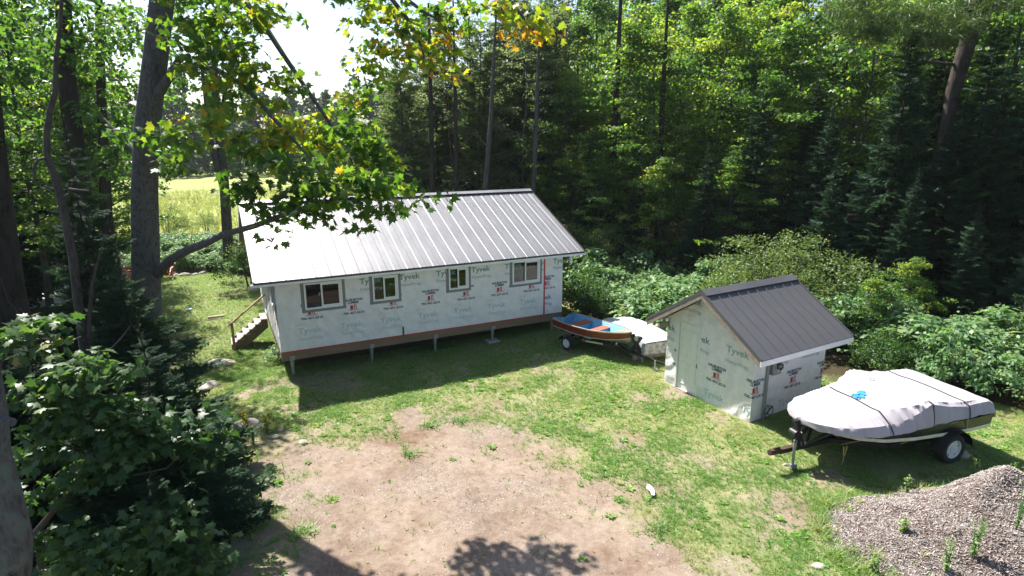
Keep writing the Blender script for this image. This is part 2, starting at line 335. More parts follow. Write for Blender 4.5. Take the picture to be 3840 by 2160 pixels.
vo = n.new('ShaderNodeTexVoronoi'); vo.inputs['Scale'].default_value = 34; tc = n.new('ShaderNodeTexCoord'); l.new(tc.outputs['Object'], vo.inputs['Vector'])
st = ramp(n, l, vo.outputs['Color'], [(0.2, (0.11, 0.09, 0.08)), (0.55, (0.22, 0.19, 0.17)), (0.9, (0.38, 0.345, 0.32))])
gm = ramp(n, l, t0.outputs['Fac'], [(0.44, 0), (0.66, 0.5)])
t9 = noise(n, l, 0.55, 7, 0.7)
soil2 = mixc(n, l, 0.85, soil2, ramp(n, l, t9.outputs['Fac'], [(0.36, (0.6, 0.5, 0.44)), (0.5, (0.95, 0.93, 0.92)), (0.64, (1.08, 1.08, 1.1))]).outputs[0], 'MULTIPLY')
soil3 = mixc(n, l, gm.outputs[0], soil2, st.outputs[0])
turf = mixc(n, l, 0.5, ramp(n, l, t1.outputs['Fac'], [(0.3, (0.18, 0.205, 0.085)), (0.55, (0.26, 0.26, 0.13)), (0.72, (0.33, 0.29, 0.185))]).outputs[0],
            ramp(n, l, t2.outputs['Fac'], [(0.3, (0.11, 0.13, 0.05)), (0.6, (0.24, 0.22, 0.115)), (0.8, (0.37, 0.31, 0.2))]).outputs[0])
litter = ramp(n, l, t2.outputs['Fac'], [(0.3, (0.03, 0.025, 0.014)), (0.6, (0.065, 0.05, 0.03)), (0.8, (0.1, 0.08, 0.045))])
c1 = mixc(n, l, al.outputs['Fac'], litter.outputs[0], turf); c2 = mixc(n, l, ad.outputs['Fac'], c1, soil3)
l.new(c2, b.inputs['Base Color']); b.inputs['Roughness'].default_value = 0.95; b.inputs['Specular IOR Level'].default_value = 0.1
hh = n.new('ShaderNodeMath'); hh.operation = 'ADD'; l.new(t2.outputs['Fac'], hh.inputs[0]); l.new(t3.outputs['Fac'], hh.inputs[1]); bump(n, l, b, hh.outputs[0], 0.55, 0.04)
gnd = link('ground', me, 'ground', smooth=True); tag(gnd, kind='structure')

# marsh meadow beyond the yard
mx_ = np.concatenate([np.arange(-170, -20, 2.0), np.arange(-20, -3, 4.0)]); my_ = np.concatenate([np.arange(43, 90, 2.0), np.arange(90, 190, 4.0)])
MX, MY = np.meshgrid(mx_, my_, indexing='ij'); MZ = ground_z(MX, MY) + 0.06 + 0.25*fbm(MX*0.15, MY*0.15, 3)
ii = np.arange(MX.size).reshape(MX.shape)
me = mesh_np('marsh', np.stack([MX, MY, MZ], -1).reshape(-1, 3), np.stack([ii[:-1, :-1], ii[1:, :-1], ii[1:, 1:], ii[:-1, 1:]], -1).reshape(-1, 4))
m, n, l, b = nt('marsh')
t1 = noise(n, l, 0.06, 6, 0.62, stretch=(1, 2.5, 1)); t2 = noise(n, l, 0.9, 5, 0.65)
r1 = ramp(n, l, t1.outputs['Fac'], [(0.32, (0.22, 0.27, 0.075)), (0.5, (0.31, 0.35, 0.115)), (0.68, (0.38, 0.36, 0.17))]); r2 = ramp(n, l, t2.outputs['Fac'], [(0.3, (0.18, 0.22, 0.065)), (0.7, (0.36, 0.37, 0.15))])
l.new(mixc(n, l, 0.45, r1.outputs[0], r2.outputs[0]), b.inputs['Base Color']); b.inputs['Roughness'].default_value = 0.95; b.inputs['Specular IOR Level'].default_value = 0.1; bump(n, l, b, t2.outputs['Fac'], 0.8, 0.5)
tag(link('marsh_meadow', me, 'marsh', smooth=True), kind='structure')
# pale gravel lane seen between the trunks
gp = [(-26.947, 27.154, -0.400),(-25.485, 28.991, -0.400),(-27.463, 33.015, -0.400),(-26.511, 34.471, -0.400),(-22.581, 33.783, -0.400),(-21.545, 31.974, -0.400),(-19.711, 28.934, -0.400),(-20.205, 27.092, -0.400),(-21.283, 25.157, -0.400),(-20.195, 21.488, -0.400)]
mb = MB(); mb.add([(p[0], p[1], gz(p[0], p[1])+0.05) for p in gp], [tuple(range(len(gp)))])
plain('lane', (0.55, 0.54, 0.53), 0.9, var=0.15, scale=3)
tag(mb.build('gravel_lane', 'lane'), kind='structure')

# ------------------------------------------------------------------ scattered ground cover
def leafquad(L, Wd, bend=0.25, seg=2):
    pts = []
    for i in range(seg+1):
        t = i/seg; w = Wd*0.5*(1-t)**0.7 if i else Wd*0.35
        pts.append((t, w))
    return pts
def blade(mb, az, lean, h, w, curl=0.5):
    d = Vector((math.cos(az), math.sin(az), 0)); s = Vector((-d.y, d.x, 0)); P = []
    for t in (0, 0.5, 1.0):
        r = lean*(t+curl*t*t)*h; z = h*(t-0.35*lean*t*t)
        P.append((d*r+Vector((0, 0, z)), w*(1-t)*0.5+0.002))
    V = []
    for c, ww in P[:2]: V += [c-s*ww, c+s*ww]
    V.append(P[2][0])
    mb.add(V, [(0, 1, 3, 2), (2, 3, 4)])
def variants(name, mk, mat, k):
    c = bpy.data.collections.new(name)
    for i in range(k):
        mb = MB(); mk(mb, random.Random(100+i)); me = bpy.data.meshes.new(name); me.from_pydata(mb.v, [], mb.f); me.update()
        me.materials.append(MATS[mat]); o = bpy.data.objects.new(name, me); c.objects.link(o)
    return c
def scatter(name, P, scale, rot, tint, coll, parent=None):
    me = bpy.data.meshes.new(name); me.vertices.add(len(P)); me.vertices.foreach_set('co', np.asarray(P, np.float32).ravel())
    a = me.attributes.new('sc', 'FLOAT', 'POINT'); a.data.foreach_set('value', np.asarray(scale, np.float32))
    a = me.attributes.new('rt', 'FLOAT_VECTOR', 'POINT'); a.data.foreach_set('vector', np.asarray(rot, np.float32).ravel())
    a = me.attributes.new('tint', 'FLOAT', 'POINT'); a.data.foreach_set('value', np.asarray(tint, np.float32))
    o = bpy.data.objects.new(name, me); COL.objects.link(o)
    if parent is not None: o.parent = parent
    g = bpy.data.node_groups.new(name, 'GeometryNodeTree')
    g.interface.new_socket('Geometry', in_out='INPUT', socket_type='NodeSocketGeometry'); g.interface.new_socket('Geometry', in_out='OUTPUT', socket_type='NodeSocketGeometry')
    N = g.nodes; Lk = g.links
    gi = N.new('NodeGroupInput'); go = N.new('NodeGroupOutput'); ip = N.new('GeometryNodeInstanceOnPoints'); ci = N.new('GeometryNodeCollectionInfo')
    ci.inputs['Collection'].default_value = coll; ci.inputs['Separate Children'].default_value = True; ci.inputs['Reset Children'].default_value = True
    ip.inputs['Pick Instance'].default_value = True
    na = N.new('GeometryNodeInputNamedAttribute'); na.data_type = 'FLOAT'; na.inputs[0].default_value = 'sc'
    nr = N.new('GeometryNodeInputNamedAttribute'); nr.data_type = 'FLOAT_VECTOR'; nr.inputs[0].default_value = 'rt'
    er = N.new('FunctionNodeEulerToRotation')
    Lk.new(gi.outputs[0], ip.inputs['Points']); Lk.new(ci.outputs[0], ip.inputs['Instance']); Lk.new(na.outputs[0], ip.inputs['Scale'])
    Lk.new(nr.outputs[0], er.inputs[0]); Lk.new(er.outputs[0], ip.inputs['Rotation']); Lk.new(ip.outputs[0], go.inputs[0])
    md = o.modifiers.new('scatter', 'NODES'); md.node_group = g
    return tag(o, kind='stuff')
def rots(n, tilt=0.15):
    r = np.zeros((n, 3)); r[:, 2] = RNG.uniform(0, 2*PI, n); r[:, :2] = RNG.normal(0, tilt, (n, 2)); return r
def mk_tuft(mb, r):
    for k in range(9): blade(mb, r.uniform(0, 2*PI), r.uniform(0.2, 1.1), r.uniform(0.6, 1.15), r.uniform(0.05, 0.1))
def mk_clover(mb, r):
    for k in range(7):
        a = r.uniform(0, 2*PI); d = r.uniform(0.1, 0.7); c = Vector((math.cos(a)*d, math.sin(a)*d, r.uniform(0.25, 0.6)))
        q = r.uniform(0.16, 0.3); e = Vector((math.cos(a+1.2)*q, math.sin(a+1.2)*q, 0.05)); f = Vector((-math.sin(a)*q, math.cos(a)*q, r.uniform(-0.1, 0.1)))
        mb.add([c-e, c-f, c+e, c+f], [(0, 1, 2, 3)])
def mk_rosette(mb, r):
    for k in range(8):
        a = 2*PI*k/8+r.uniform(-0.3, 0.3); L = r.uniform(0.7, 1.1); w = r.uniform(0.2, 0.3); up = r.uniform(0.25, 0.7)
        d = Vector((math.cos(a), math.sin(a), 0)); s = Vector((-d.y, d.x, 0))
        V = [d*0.05, d*L*0.5-s*w+Vector((0, 0, up*0.5)), d*L*0.5+s*w+Vector((0, 0, up*0.5)), d*L+Vector((0, 0, up*0.55))]
        mb.add(V, [(0, 1, 3, 2)])
def mk_stone(mb, r):
    bm = bmesh.new(); bmesh.ops.create_icosphere(bm, subdivisions=1, radius=0.5)
    for v in bm.verts: v.co = Vector((v.co.x*r.uniform(0.8, 1.3), v.co.y*r.uniform(0.6, 1.0), v.co.z*r.uniform(0.4, 0.7)))
    mb.add([v.co for v in bm.verts], [[v.index for v in f.verts] for f in bm.faces]); bm.free()
def mk_chip(mb, r):
    mb.add([(-0.5, -0.14, 0), (0.5, -0.18, 0.05), (0.52, 0.16, 0.0), (-0.48, 0.2, 0.06)], [(0, 1, 2, 3)])
def mk_marsh(mb, r):
    for k in range(7): blade(mb, r.uniform(0, 2*PI), r.uniform(0.1, 0.5), r.uniform(0.6, 1.1), r.uniform(0.04, 0.08))
cTuft = variants('grass_tuft', mk_tuft, 'grass_blade', 5); cClover = variants('clover', mk_clover, 'weed_leaf', 4); cRos = variants('rosette', mk_rosette, 'weed_leaf', 4)
cStone = variants('stone_chip', mk_stone, 'gravel_stone', 4); cChip = variants('chip', mk_chip, 'bark_chip', 3); cMarsh = variants('marsh_tuft', mk_marsh, 'marsh_blade', 4)
cDead = variants('dead_leaf_bit', mk_chip, 'dead_leaf', 2)
def house_block(x, y):      # footprint of shed and of the ground in deep shade under the house
    c, s_ = math.cos(HYAW), math.sin(HYAW); u = (x-HX)*c+(y-HY)*s_; v = -(x-HX)*s_+(y-HY)*c
    c2, s2 = math.cos(SYAW), math.sin(SYAW); u2 = (x-SX)*c2+(y-SY)*s2; v2 = -(x-SX)*s2+(y-SY)*c2
    return ((u > 0.2) & (u < HL-0.2) & (v > 0.8) & (v < HW_)) | ((u2 > -0.05) & (u2 < SL+0.05) & (v2 > -0.05) & (v2 < SW+0.05))
HX, HY, HYAW, HL, HW_ = -6.852, 16.836, 0.4611, 9.686, 7.29
SX, SY, SYAW, SL, SW = 5.878, 13.626, 0.5208, 2.784, 2.975
def pts(n, x0, x1, y0, y1, dens):
    x = RNG.uniform(x0, x1, n); y = RNG.uniform(y0, y1, n); k = (RNG.random(n) < dens(x, y)) & ~house_block(x, y); x, y = x[k], y[k]
    return np.stack([x, y, ground_z(x, y)-0.005], 1)
P = pts(230000, -10, 16, 7, 24, lambda x, y: lawn_mask(x, y)*np.clip(1-dirt_mask(x, y)*1.0, 0.012, 1)*(0.35+0.9*sst((fbm(x*1.3, y*1.3, 3)-0.35)/0.25)))
n_ = len(P); dry = fbm(P[:, 0]*0.8+4, P[:, 1]*0.8, 3)
tuft_h = 0.05+0.06*fbm(P[:, 0]*1.7, P[:, 1]*1.7+2, 3)**1.5
scatter('lawn_grass', P, tuft_h*RNG.uniform(0.7, 1.4, n_), rots(n_), np.clip((dry-0.42)*2.0+RNG.normal(0, 0.16, n_), 0, 1), cTuft)
P = pts(60000, -22, -6, 17, 35, lambda x, y: lawn_mask(x, y))
n_ = len(P); scatter('rear_lawn_grass', P, RNG.uniform(0.06, 0.13, n_), rots(n_), np.clip(RNG.normal(0.3, 0.2, n_), 0, 1), cTuft)
P = pts(60000, -10, 16, 7, 24, lambda x, y: lawn_mask(x, y)*np.clip(1-dirt_mask(x, y)*1.05, 0.015, 1)*sst((fbm(x*0.9+11, y*0.9, 3)-0.42)/0.15)*0.75)
n_ = len(P); scatter('lawn_clover', P, RNG.uniform(0.05, 0.11, n_), rots(n_), RNG.uniform(0.2, 1, n_), cClover)
P = pts(9000, -10, 16, 7, 22, lambda x, y: lawn_mask(x, y)*(0.04+sst((fbm(x*0.8+3, y*0.8+7, 3)-0.5)/0.12))*np.clip(1.0-0.985*dirt_mask(x, y), 0, 1))
n_ = len(P); scatter('lawn_weeds', P, RNG.uniform(0.05, 0.14, n_), rots(n_), RNG.uniform(0.1, 1, n_), cRos)
P = pts(26000, -7, 6, 7, 15, lambda x, y: np.clip(dirt_mask(x, y)*(0.12+0.9*sst((fbm(x*0.9+1, y*0.9+5, 3)-0.45)/0.15)), 0, 1))
n_ = len(P); scatter('drive_gravel', P, 0.012+0.03*RNG.random(n_)**4, rots(n_, 0.4), RNG.random(n_), cStone)
P = pts(1300, -8, 10, 7, 20, lambda x, y: lawn_mask(x, y)*(0.7-0.4*dirt_mask(x, y)))
n_ = len(P); P[:, 2] += 0.02; scatter('fallen_leaves', P, RNG.uniform(0.03, 0.065, n_), rots(n_, 0.3), RNG.random(n_), cDead)
P = np.stack([RNG.uniform(-75, -6, 16000), 43+47*RNG.random(16000)**1.3], 1); P = np.column_stack([P, ground_z(P[:, 0], P[:, 1])+0.05])
n_ = len(P); scatter('marsh_grass', P, RNG.uniform(0.5, 1.0, n_), rots(n_), RNG.random(n_), cMarsh)
# ------------------------------------------------------------------ lettering
_txt = {}
def text_mesh(s, bold=0.0, lines=0.9):
    key = (s, bold)
    if key in _txt: return _txt[key]
    c = bpy.data.curves.new('lettering', 'FONT'); c.body = s; c.align_x = 'CENTER'; c.align_y = 'CENTER'; c.offset = bold; c.resolution_u = 2; c.space_line = lines
    o = bpy.data.objects.new('lettering', c); COL.objects.link(o); bpy.context.view_layer.update()
    me = bpy.data.meshes.new_from_object(o.evaluated_get(bpy.context.evaluated_depsgraph_get())); bpy.data.objects.remove(o); bpy.data.curves.remove(c)
    xs = [v.co.x for v in me.vertices]; ys = [v.co.y for v in me.vertices]; cx = (min(xs)+max(xs))/2; cy_ = (min(ys)+max(ys))/2; w = max(xs)-min(xs); h = max(ys)-min(ys)
    for v in me.vertices: v.co = ((v.co.x-cx)/w, (v.co.y-cy_)/h, 0)
    _txt[key] = me; return me
def put_print(me, name, mat, parent, M, cx, cz, w, h, lo=-1e9, hi=1e9, top=None):
    """lettering of size w x h centred at (cx, cz) on a wall frame M (wall x, wall z -> local); cut where the sheet ends"""
    if cx+w/2 <= lo or cx-w/2 >= hi: return
    cut = cx-w/2 < lo or cx+w/2 > hi or (top is not None)
    m2 = me.copy(); 
    for v in m2.vertices: v.co = (cx+v.co.x*w, v.co.z, cz+v.co.y*h)
    if cut:
        bm = bmesh.new(); bm.from_mesh(m2)
        for co, no in (((lo, 0, 0), (-1, 0, 0)), ((hi, 0, 0), (1, 0, 0))):
            bmesh.ops.bisect_plane(bm, geom=bm.verts[:]+bm.edges[:]+bm.faces[:], plane_co=co, plane_no=no, clear_outer=True)
        if top: 
            bmesh.ops.bisect_plane(bm, geom=bm.verts[:]+bm.edges[:]+bm.faces[:], plane_co=top[0], plane_no=top[1], clear_outer=True)
        bm.to_mesh(m2); bm.free()
    if not len(m2.polygons): return
    m2.transform(M); m2.materials.clear()
    return link(name, m2, mat, parent)
T_TY = text_mesh('Tyvek', 0.02); T_HW = text_mesh('HomeWrap.', 0.008); T_HL = text_mesh('HALIBURTON\nLUMBER', 0.04, 0.8); T_TM = text_mesh('TIMBER MART', 0.02); T_PH = text_mesh('705-457-2510', 0.035); T_DU = text_mesh('\u2039DUPONT\u203a', 0.0)
def barn_mesh():
    mb = MB()
    def arc(x0, x1, r0):
        pass
    # a round-topped barn front and two receding arches
    def slab(x0, w, top, n=6):
        P = [(x0, 0, -0.5), (x0+w, 0, -0.5), (x0+w, 0, top-0.18)] + [(x0+w/2+w/2*math.cos(PI*k/n), 0, top-0.18+0.18*math.sin(PI*k/n)) for k in range(1, n)] + [(x0, 0, top-0.18)]
        mb.add(P, [tuple(range(len(P)))])
    slab(-0.5, 0.44, 0.36)
    for x0, top in ((0.02, 0.44), (0.26, 0.5)):
        n = 6; P = []
        for k in range(n+1):
            a = PI*(1-k/n); P.append((x0+0.10+0.10*math.cos(a)+0.0, 0, top-0.25+0.25*math.sin(a)))
        P = [(x0-0.04, 0, top-0.06), (x0+0.02, 0, top)] + P[2:] + [(x0+0.2, 0, -0.5), (x0+0.07, 0, -0.5), (x0+0.07, 0, top-0.2)]
        mb.add(P, [tuple(range(len(P)))])
    me = bpy.data.meshes.new('barn_emblem'); me.from_pydata([(p[0], p[2], 0) for p in mb.v], [], mb.f); me.update(); return me
T_BARN = barn_mesh()
def logo(parent, M, cx, zc, lo, hi):
    put_print(T_HL, 'printed_lettering', 'print_navy', parent, M, cx, zc+0.045, 0.575, 0.165, lo, hi)
    put_print(T_BARN, 'printed_emblem', 'print_red', parent, M, cx, zc-0.135, 0.2, 0.155, lo, hi)
    put_print(T_TM, 'printed_lettering', 'print_red', parent, M, cx, zc-0.235, 0.31, 0.035, lo, hi)
    put_print(T_PH, 'printed_lettering', 'print_navy', parent, M, cx, zc-0.33, 0.645, 0.078, lo, hi)

# ------------------------------------------------------------------ house
house = empty('house', (HX, HY, 0), HYAW, 'long white house-wrapped cottage on steel posts with grey metal roof', 'house')
Z0, ZW, ZT = 0.547, 0.815, 3.327           # rim bottom, wall bottom, wall top
RISE, OV, GL, GR = 1.621, 0.443, 0.563, 0.597
SLP = RISE/(HW_/2); ZE = ZT-OV*SLP; ZR = ZT+RISE
TH = 0.14
def wall_pieces(x0, x1, z0, z1, opens, y0, y1):
    mb = MB(); xs = x0
    for (a, b_, c, d) in sorted(opens):
        mb.box((xs, y0, z0), (a, y1, z1)); mb.box((a, y0, z0), (b_, y1, c)); mb.box((a, y0, d), (b_, y1, z1)); xs = b_
    mb.box((xs, y0, z0), (x1, y1, z1)); return mb
WINS = [(0.785, 1.888, 2.055, 2.865), (2.815, 3.625, 2.065, 2.868), (5.325, 6.022, 2.15, 2.883), (7.655, 8.735, 2.075, 2.90)]
ZTW = ZT-0.17
wall_f = wall_pieces(0, HL, ZW, ZTW, WINS, 0, TH).build('wall', 'white_wrap', house)
wall_pieces(0, HL, ZW, ZTW, [(5.05, 5.4, 2.3, 2.75)], HW_-TH, HW_).build('wall', 'white_wrap', house)
def gable(x0, x1, opens, name):
    mb = MB(); ys = TH
    for (a, b_, c, d) in sorted(opens):
        mb.box((x0, ys, ZW), (x1, a, ZTW)); mb.box((x0, a, ZW), (x1, b_, c)); mb.box((x0, a, d), (x1, b_, ZTW)); ys = b_
    mb.box((x0, ys, ZW), (x1, HW_-TH, ZTW))
    k = 0.165
    mb.prism([(TH, ZTW), (HW_-TH, ZTW), (HW_/2, ZR-k)], x0, x1, 0)
    return mb.build(name, 'white_wrap', house)
gab = gable(0, TH, [(0.55, 1.5, 2.0, 2.85), (4.35, 5.27, 0.83, 2.87)], 'gable_wall'); gable(HL-TH, HL, [], 'gable_wall')
B((TH, TH, ZW-0.02), (HL-TH, HW_-TH, ZW+0.03)).build('floor', 'interior', house)
B((TH, TH, ZTW-0.06), (HL-TH, HW_-TH, ZTW-0.02)).build('ceiling', 'interior', house)
B((0.0, 0.012, Z0), (HL, 0.052, ZW-0.003)).build('rim_board', 'rim_board', house)
MB().box((0.012, 0.055, Z0), (0.05, HW_-0.05, ZW-0.003)).box((HL-0.05, 0.055, Z0), (HL-0.012, HW_-0.05, ZW-0.003)).box((0.012, HW_-0.05, Z0), (HL-0.012, HW_-0.012, ZW-0.003)).build('rim_board', 'rim_board', house)
mb = MB()
for x in np.arange(0.5, HL, 0.41): mb.box((x, 0.06, Z0+0.03), (x+0.04, HW_-0.06, ZW-0.024))
mb.build('floor_joists', 'rim_board', house)
MB().box((0.0, -0.004, ZW-0.012), (8.96, 0.01, ZW+0.022)).build('red_tape_strip', 'red_tape', house)
B((8.905, -0.005, ZW+0.023), (8.965, -0.001, ZT-0.25)).build('red_tape_seam', 'red_tape', house)
B((8.97, -0.004, ZW-0.012), (HL, 0.01, ZW+0.012)).build('black_tape_strip', 'black_tape', house)
B((3.705, -0.03, ZW+0.0), (3.75, -0.005, 1.11)).build('wall_pipe', 'black_tape', house)
c_, s_ = math.cos(HYAW), math.sin(HYAW)
def hw(u, v): return (HX+u*c_-v*s_, HY+u*s_+v*c_)
for i, u in enumerate((0.3, 2.7, 4.83, 6.94, 9.34)):
    for v in (0.13, 3.6, 7.1):
        x, y = hw(u, v); g_ = gz(x, y)
        if v == 0.13:
            p = MB().tube([(u, v, g_-0.1), (u, v, Z0-0.03)], 0.045, 12).build('post', 'steel_post', house, smooth=True)
            MB().tube([(u, v-0.0, Z0-0.2), (u, v, Z0-0.004)], 0.062, 12).box((u-0.09, v-0.11, Z0-0.012), (u+0.09, v+0.1, Z0-0.002)).box((u-0.07, -0.012, Z0+0.0), (u+0.07, 0.008, Z0+0.13)).build('bracket', 'steel_post', p)
            if i == 3: B((u-0.22, v-0.2, g_+0.0), (u+0.22, v+0.2, g_+0.06)).build('base_plate', 'concrete', p)
        else: MB().tube([(u, v, g_-0.1), (u, v, Z0)], 0.045, 8).build('post', 'steel_post', house)
# windows
def window(i, x0, x1, z0, z1, split, curtain=False):
    f = 0.05; mb = MB()
    for a, b_ in (((x0, z0), (x1, z0+f)), ((x0, z1-f), (x1, z1)), ((x0, z0+f), (x0+f, z1-f)), ((x1-f, z0+f), (x1, z1-f))):
        mb.box((a[0], -0.045, a[1]), (b_[0], 0.07, b_[1]))
    w = mb.build('window', 'white_vinyl', house, bevel=0.004)
    xm = x0+(x1-x0)*split
    mb = MB()
    def ring(a0, a1, y0, y1, t):
        b0, b1 = z0+f+0.003, z1-f-0.003
        mb.box((a0, y0, b0), (a1, y1, b0+t)); mb.box((a0, y0, b1-t), (a1, y1, b1)); mb.box((a0, y0, b0+t), (a0+t, y1, b1-t)); mb.box((a1-t, y0, b0+t), (a1, y1, b1-t))
    ring(xm-0.02, x1-f-0.003, -0.025, 0.008, 0.045); mb.build('sash', 'white_vinyl', w)
    mb = MB(); ring(x0+f+0.003, xm+0.02, 0.012, 0.045, 0.028); mb.build('screen_frame', 'dark_trim' if i != 3 else 'white_vinyl', w)
    B((x0+f+0.03, 0.025, z0+f+0.03), (xm+0.01, 0.031, z1-f-0.03)).build('pane', 'glass', w)
    B((xm+0.02, -0.012, z0+f+0.045), (x1-f-0.045, -0.006, z1-f-0.045)).build('pane', 'glass', w)
    if i in (0, 1, 2):
        B((x0+f+0.03, 0.034, z0+f+0.03), (xm-0.0, 0.037, z1-f-0.03)).build('insect_screen', 'screen', w)
    if curtain:
        n_ = 24; P = [[(x0+f+0.04+(xm-x0-f-0.05)*k/n_, 0.1+0.012*math.sin(k*1.9), zz) for zz in (z0+0.27+0.015*math.sin(k*2.6), z1-f)] for k in range(n_+1)]
        MB().grid(P).build('curtain', 'curtain', w)
        B((xm+0.03, 0.1, z0+0.2), (xm+0.10, 0.11, z1-f)).build('curtain', 'white_vinyl', w)
    t = 0.095; mb = MB(); j = (0.02, -0.01, 0.015, -0.02)[i]
    mb.box((x0-t, -0.0035, z0-t+0.005), (x0-0.001, -0.0005, z1+t)); mb.box((x1+0.001, -0.0035, z0-t+0.01), (x1+t, -0.0005, z1+t-0.01)); mb.box((x0-t+0.0+j, -0.007, z0-t), (x1+t, -0.0037, z0-0.001))
    mb.build('flashing_tape', 'flashing', w)
    B((x0-t-0.03, -0.0072, z1+0.002), (x1+t+0.02, -0.0037, z1+t*0.95)).build('head_flashing_tape', 'black_tape' if i < 3 else 'flashing', w)
for i, wv in enumerate(WINS): window(i, *wv, (0.46, 0.45, 0.48, 0.47)[i], i == 3)
# gable door and window
def gframe(name, b0, b1, z0, z1, mat='white_vinyl', f=0.07):
    mb = MB()
    for (a, c), (b_, d) in (((b0, z0), (b1, z0+f*0.5)), ((b0, z1-f), (b1, z1)), ((b0, z0+f*0.5), (b0+f, z1-f)), ((b1-f, z0+f*0.5), (b1, z1-f))):
        mb.box((-0.03, a, c), (0.06, b_, d))
    return mb.build(name, mat, house)
gd = gframe('door', 4.35, 5.27, 0.83, 2.87); B((0.0, 4.42, 0.87), (0.04, 5.2, 2.8)).build('door_leaf', 'white_vinyl', gd); MB().tube([(-0.06, 4.5, 1.85), (0, 4.5, 1.85)], 0.025).build('handle', 'steel_post', gd)
gw = gframe('window', 0.55, 1.5, 2.0, 2.85, f=0.05); B((0.02, 0.6, 2.03), (0.026, 1.45, 2.8)).build('pane', 'glass', gw)
MB().box((-0.0045, 0.45, 1.9), (-0.001, 0.549, 2.95)).box((-0.0045, 1.501, 1.9), (-0.001, 1.6, 2.95)).box((-0.0045, 0.55, 1.9), (-0.001, 1.5, 1.998)).build('flashing_tape', 'flashing', gw)
# printing on the front wall
MF = Matrix.Translation((0, -0.0022, 0))
for k in range(-1, 8):
    L = 2.43+1.2365*k
    if L < -0.7: continue
    put_print(T_TY, 'printed_lettering', 'print_teal', wall_f, MF, L+0.345, 2.715, 0.69, 0.235, 0.0, 8.9)
    put_print(T_HW, 'printed_lettering', 'print_grey_green', wall_f, MF, L+0.375, 2.475, 0.72, 0.15, 0.0, 8.9)
    put_print(T_DU, 'printed_lettering', 'print_orange', wall_f, MF, L+0.11, 2.925, 0.36, 0.085, 0.0, 8.9)
for k in range(0, 8):
    L = 0.53+1.2365*k
    put_print(T_TY, 'printed_lettering', 'print_teal_faded', wall_f, MF, L+0.345, 1.385, 0.69, 0.235, 0.0, 8.9)
    put_print(T_HW, 'printed_lettering', 'print_teal_faded', wall_f, MF, L+0.375, 1.145, 0.72, 0.15, 0.0, 8.9)
    put_print(T_DU, 'printed_lettering', 'print_orange_faded', wall_f, MF, L+0.11, 1.6, 0.36, 0.085, 0.0, 8.9)
for k in range(0, 8):
    c0 = 0.957+1.2435*k
    if k in (0, 2, 6):     # the head of these ones is under window tape
        pass
    logo(wall_f, MF, c0, 2.11, 0.0, 8.9)
put_print(T_TY, 'printed_lettering', 'print_teal', wall_f, MF, 9.28+0.345, 2.73, 0.69, 0.235, 8.97, HL)
put_print(T_HW, 'printed_lettering', 'print_teal', wall_f, MF, 9.28+0.375, 2.5, 0.72, 0.15, 8.97, HL)
put_print(T_DU, 'printed_lettering', 'print_orange', wall_f, MF, 9.3, 2.955, 0.3, 0.075, 8.97, HL)
put_print(T_TY, 'printed_lettering', 'print_teal', wall_f, MF, 8.90, 1.44, 0.69, 0.235, 8.97, HL); put_print(T_HW, 'printed_lettering', 'print_teal', wall_f, MF, 8.93, 1.2, 0.72, 0.15, 8.97, HL)
logo(wall_f, MF, 9.05, 2.13, 8.97, HL)
# gable printing (seen at a grazing angle)
MG = Matrix(((0, 1, 0, -0.0025), (-1, 0, 0, 0), (0, 0, 1, 0), (0, 0, 0, 1)))
for k in range(0, 3):
    put_print(T_TY, 'printed_lettering', 'print_teal_faded', gab, MG, -0.25-1.24*k, 2.715, 0.69, 0.235, -HW_, 0); logo(gab, MG, -0.29-1.24*k, 2.11, -HW_, 0)

# roof: panels with ribs on both slopes
roof = MB()
dk = 0.035
roof.prism([(-OV, ZE-dk-0.10), (-OV, ZE-dk), (HW_/2, ZR-dk), (HW_+OV, ZE-dk), (HW_+OV, ZE-dk-0.10), (HW_/2, ZR-dk-0.11)], -GL+0.03, HL+GR-0.03, 0)
roof = roof.build('roof', 'soffit', house)
def panel_mesh(name, pw, length, rib_h=0.03, beads=2):
    prof = [(0, 0), (0.009, rib_h), (0.022, rib_h), (0.031, 0)]
    for k in range(beads):
        x = 0.031+(pw-0.031)*(k+1)/(beads+1); prof += [(x-0.012, 0), (x-0.004, 0.004), (x+0.004, 0.004), (x+0.012, 0)]
    prof += [(pw, 0)]
    mb = MB(); n_ = len(prof)
    V = [(x, 0, z) for x, z in prof]+[(x, length, z) for x, z in prof]+[(pw, 0, -0.012), (0, 0, -0.012), (pw, length, -0.012), (0, length, -0.012)]
    F_ = [(i, i+1, n_+i+1, n_+i) for i in range(n_-1)] + [(2*n_+1, 2*n_, 2*n_+2, 2*n_+3)] + [tuple(range(n_))+(2*n_, 2*n_+1), tuple(range(2*n_-1, n_-1, -1))+(2*n_+3, 2*n_+2)]
    me = bpy.data.meshes.new(name); me.from_pydata(V, [], F_); me.update(); return me
ang = math.atan(SLP); LEN = math.hypot(HW_/2+OV, RISE+OV*SLP)
NP_ = 26; pw = (HL+GL+GR)/NP_
pm = panel_mesh('roof_panel', pw-0.0015, LEN-0.02, 0.016, 1)
for i in range(NP_):
    link('roof_panel', pm, 'roof_steel', roof, (-GL+i*pw, -OV-0.02, ZE-0.012-0.009), (ang, 0, 0))
    link('roof_panel', pm, 'roof_steel', roof, (-GL+(i+1)*pw, HW_+OV+0.02, ZE-0.012-0.009), (ang, 0, PI))
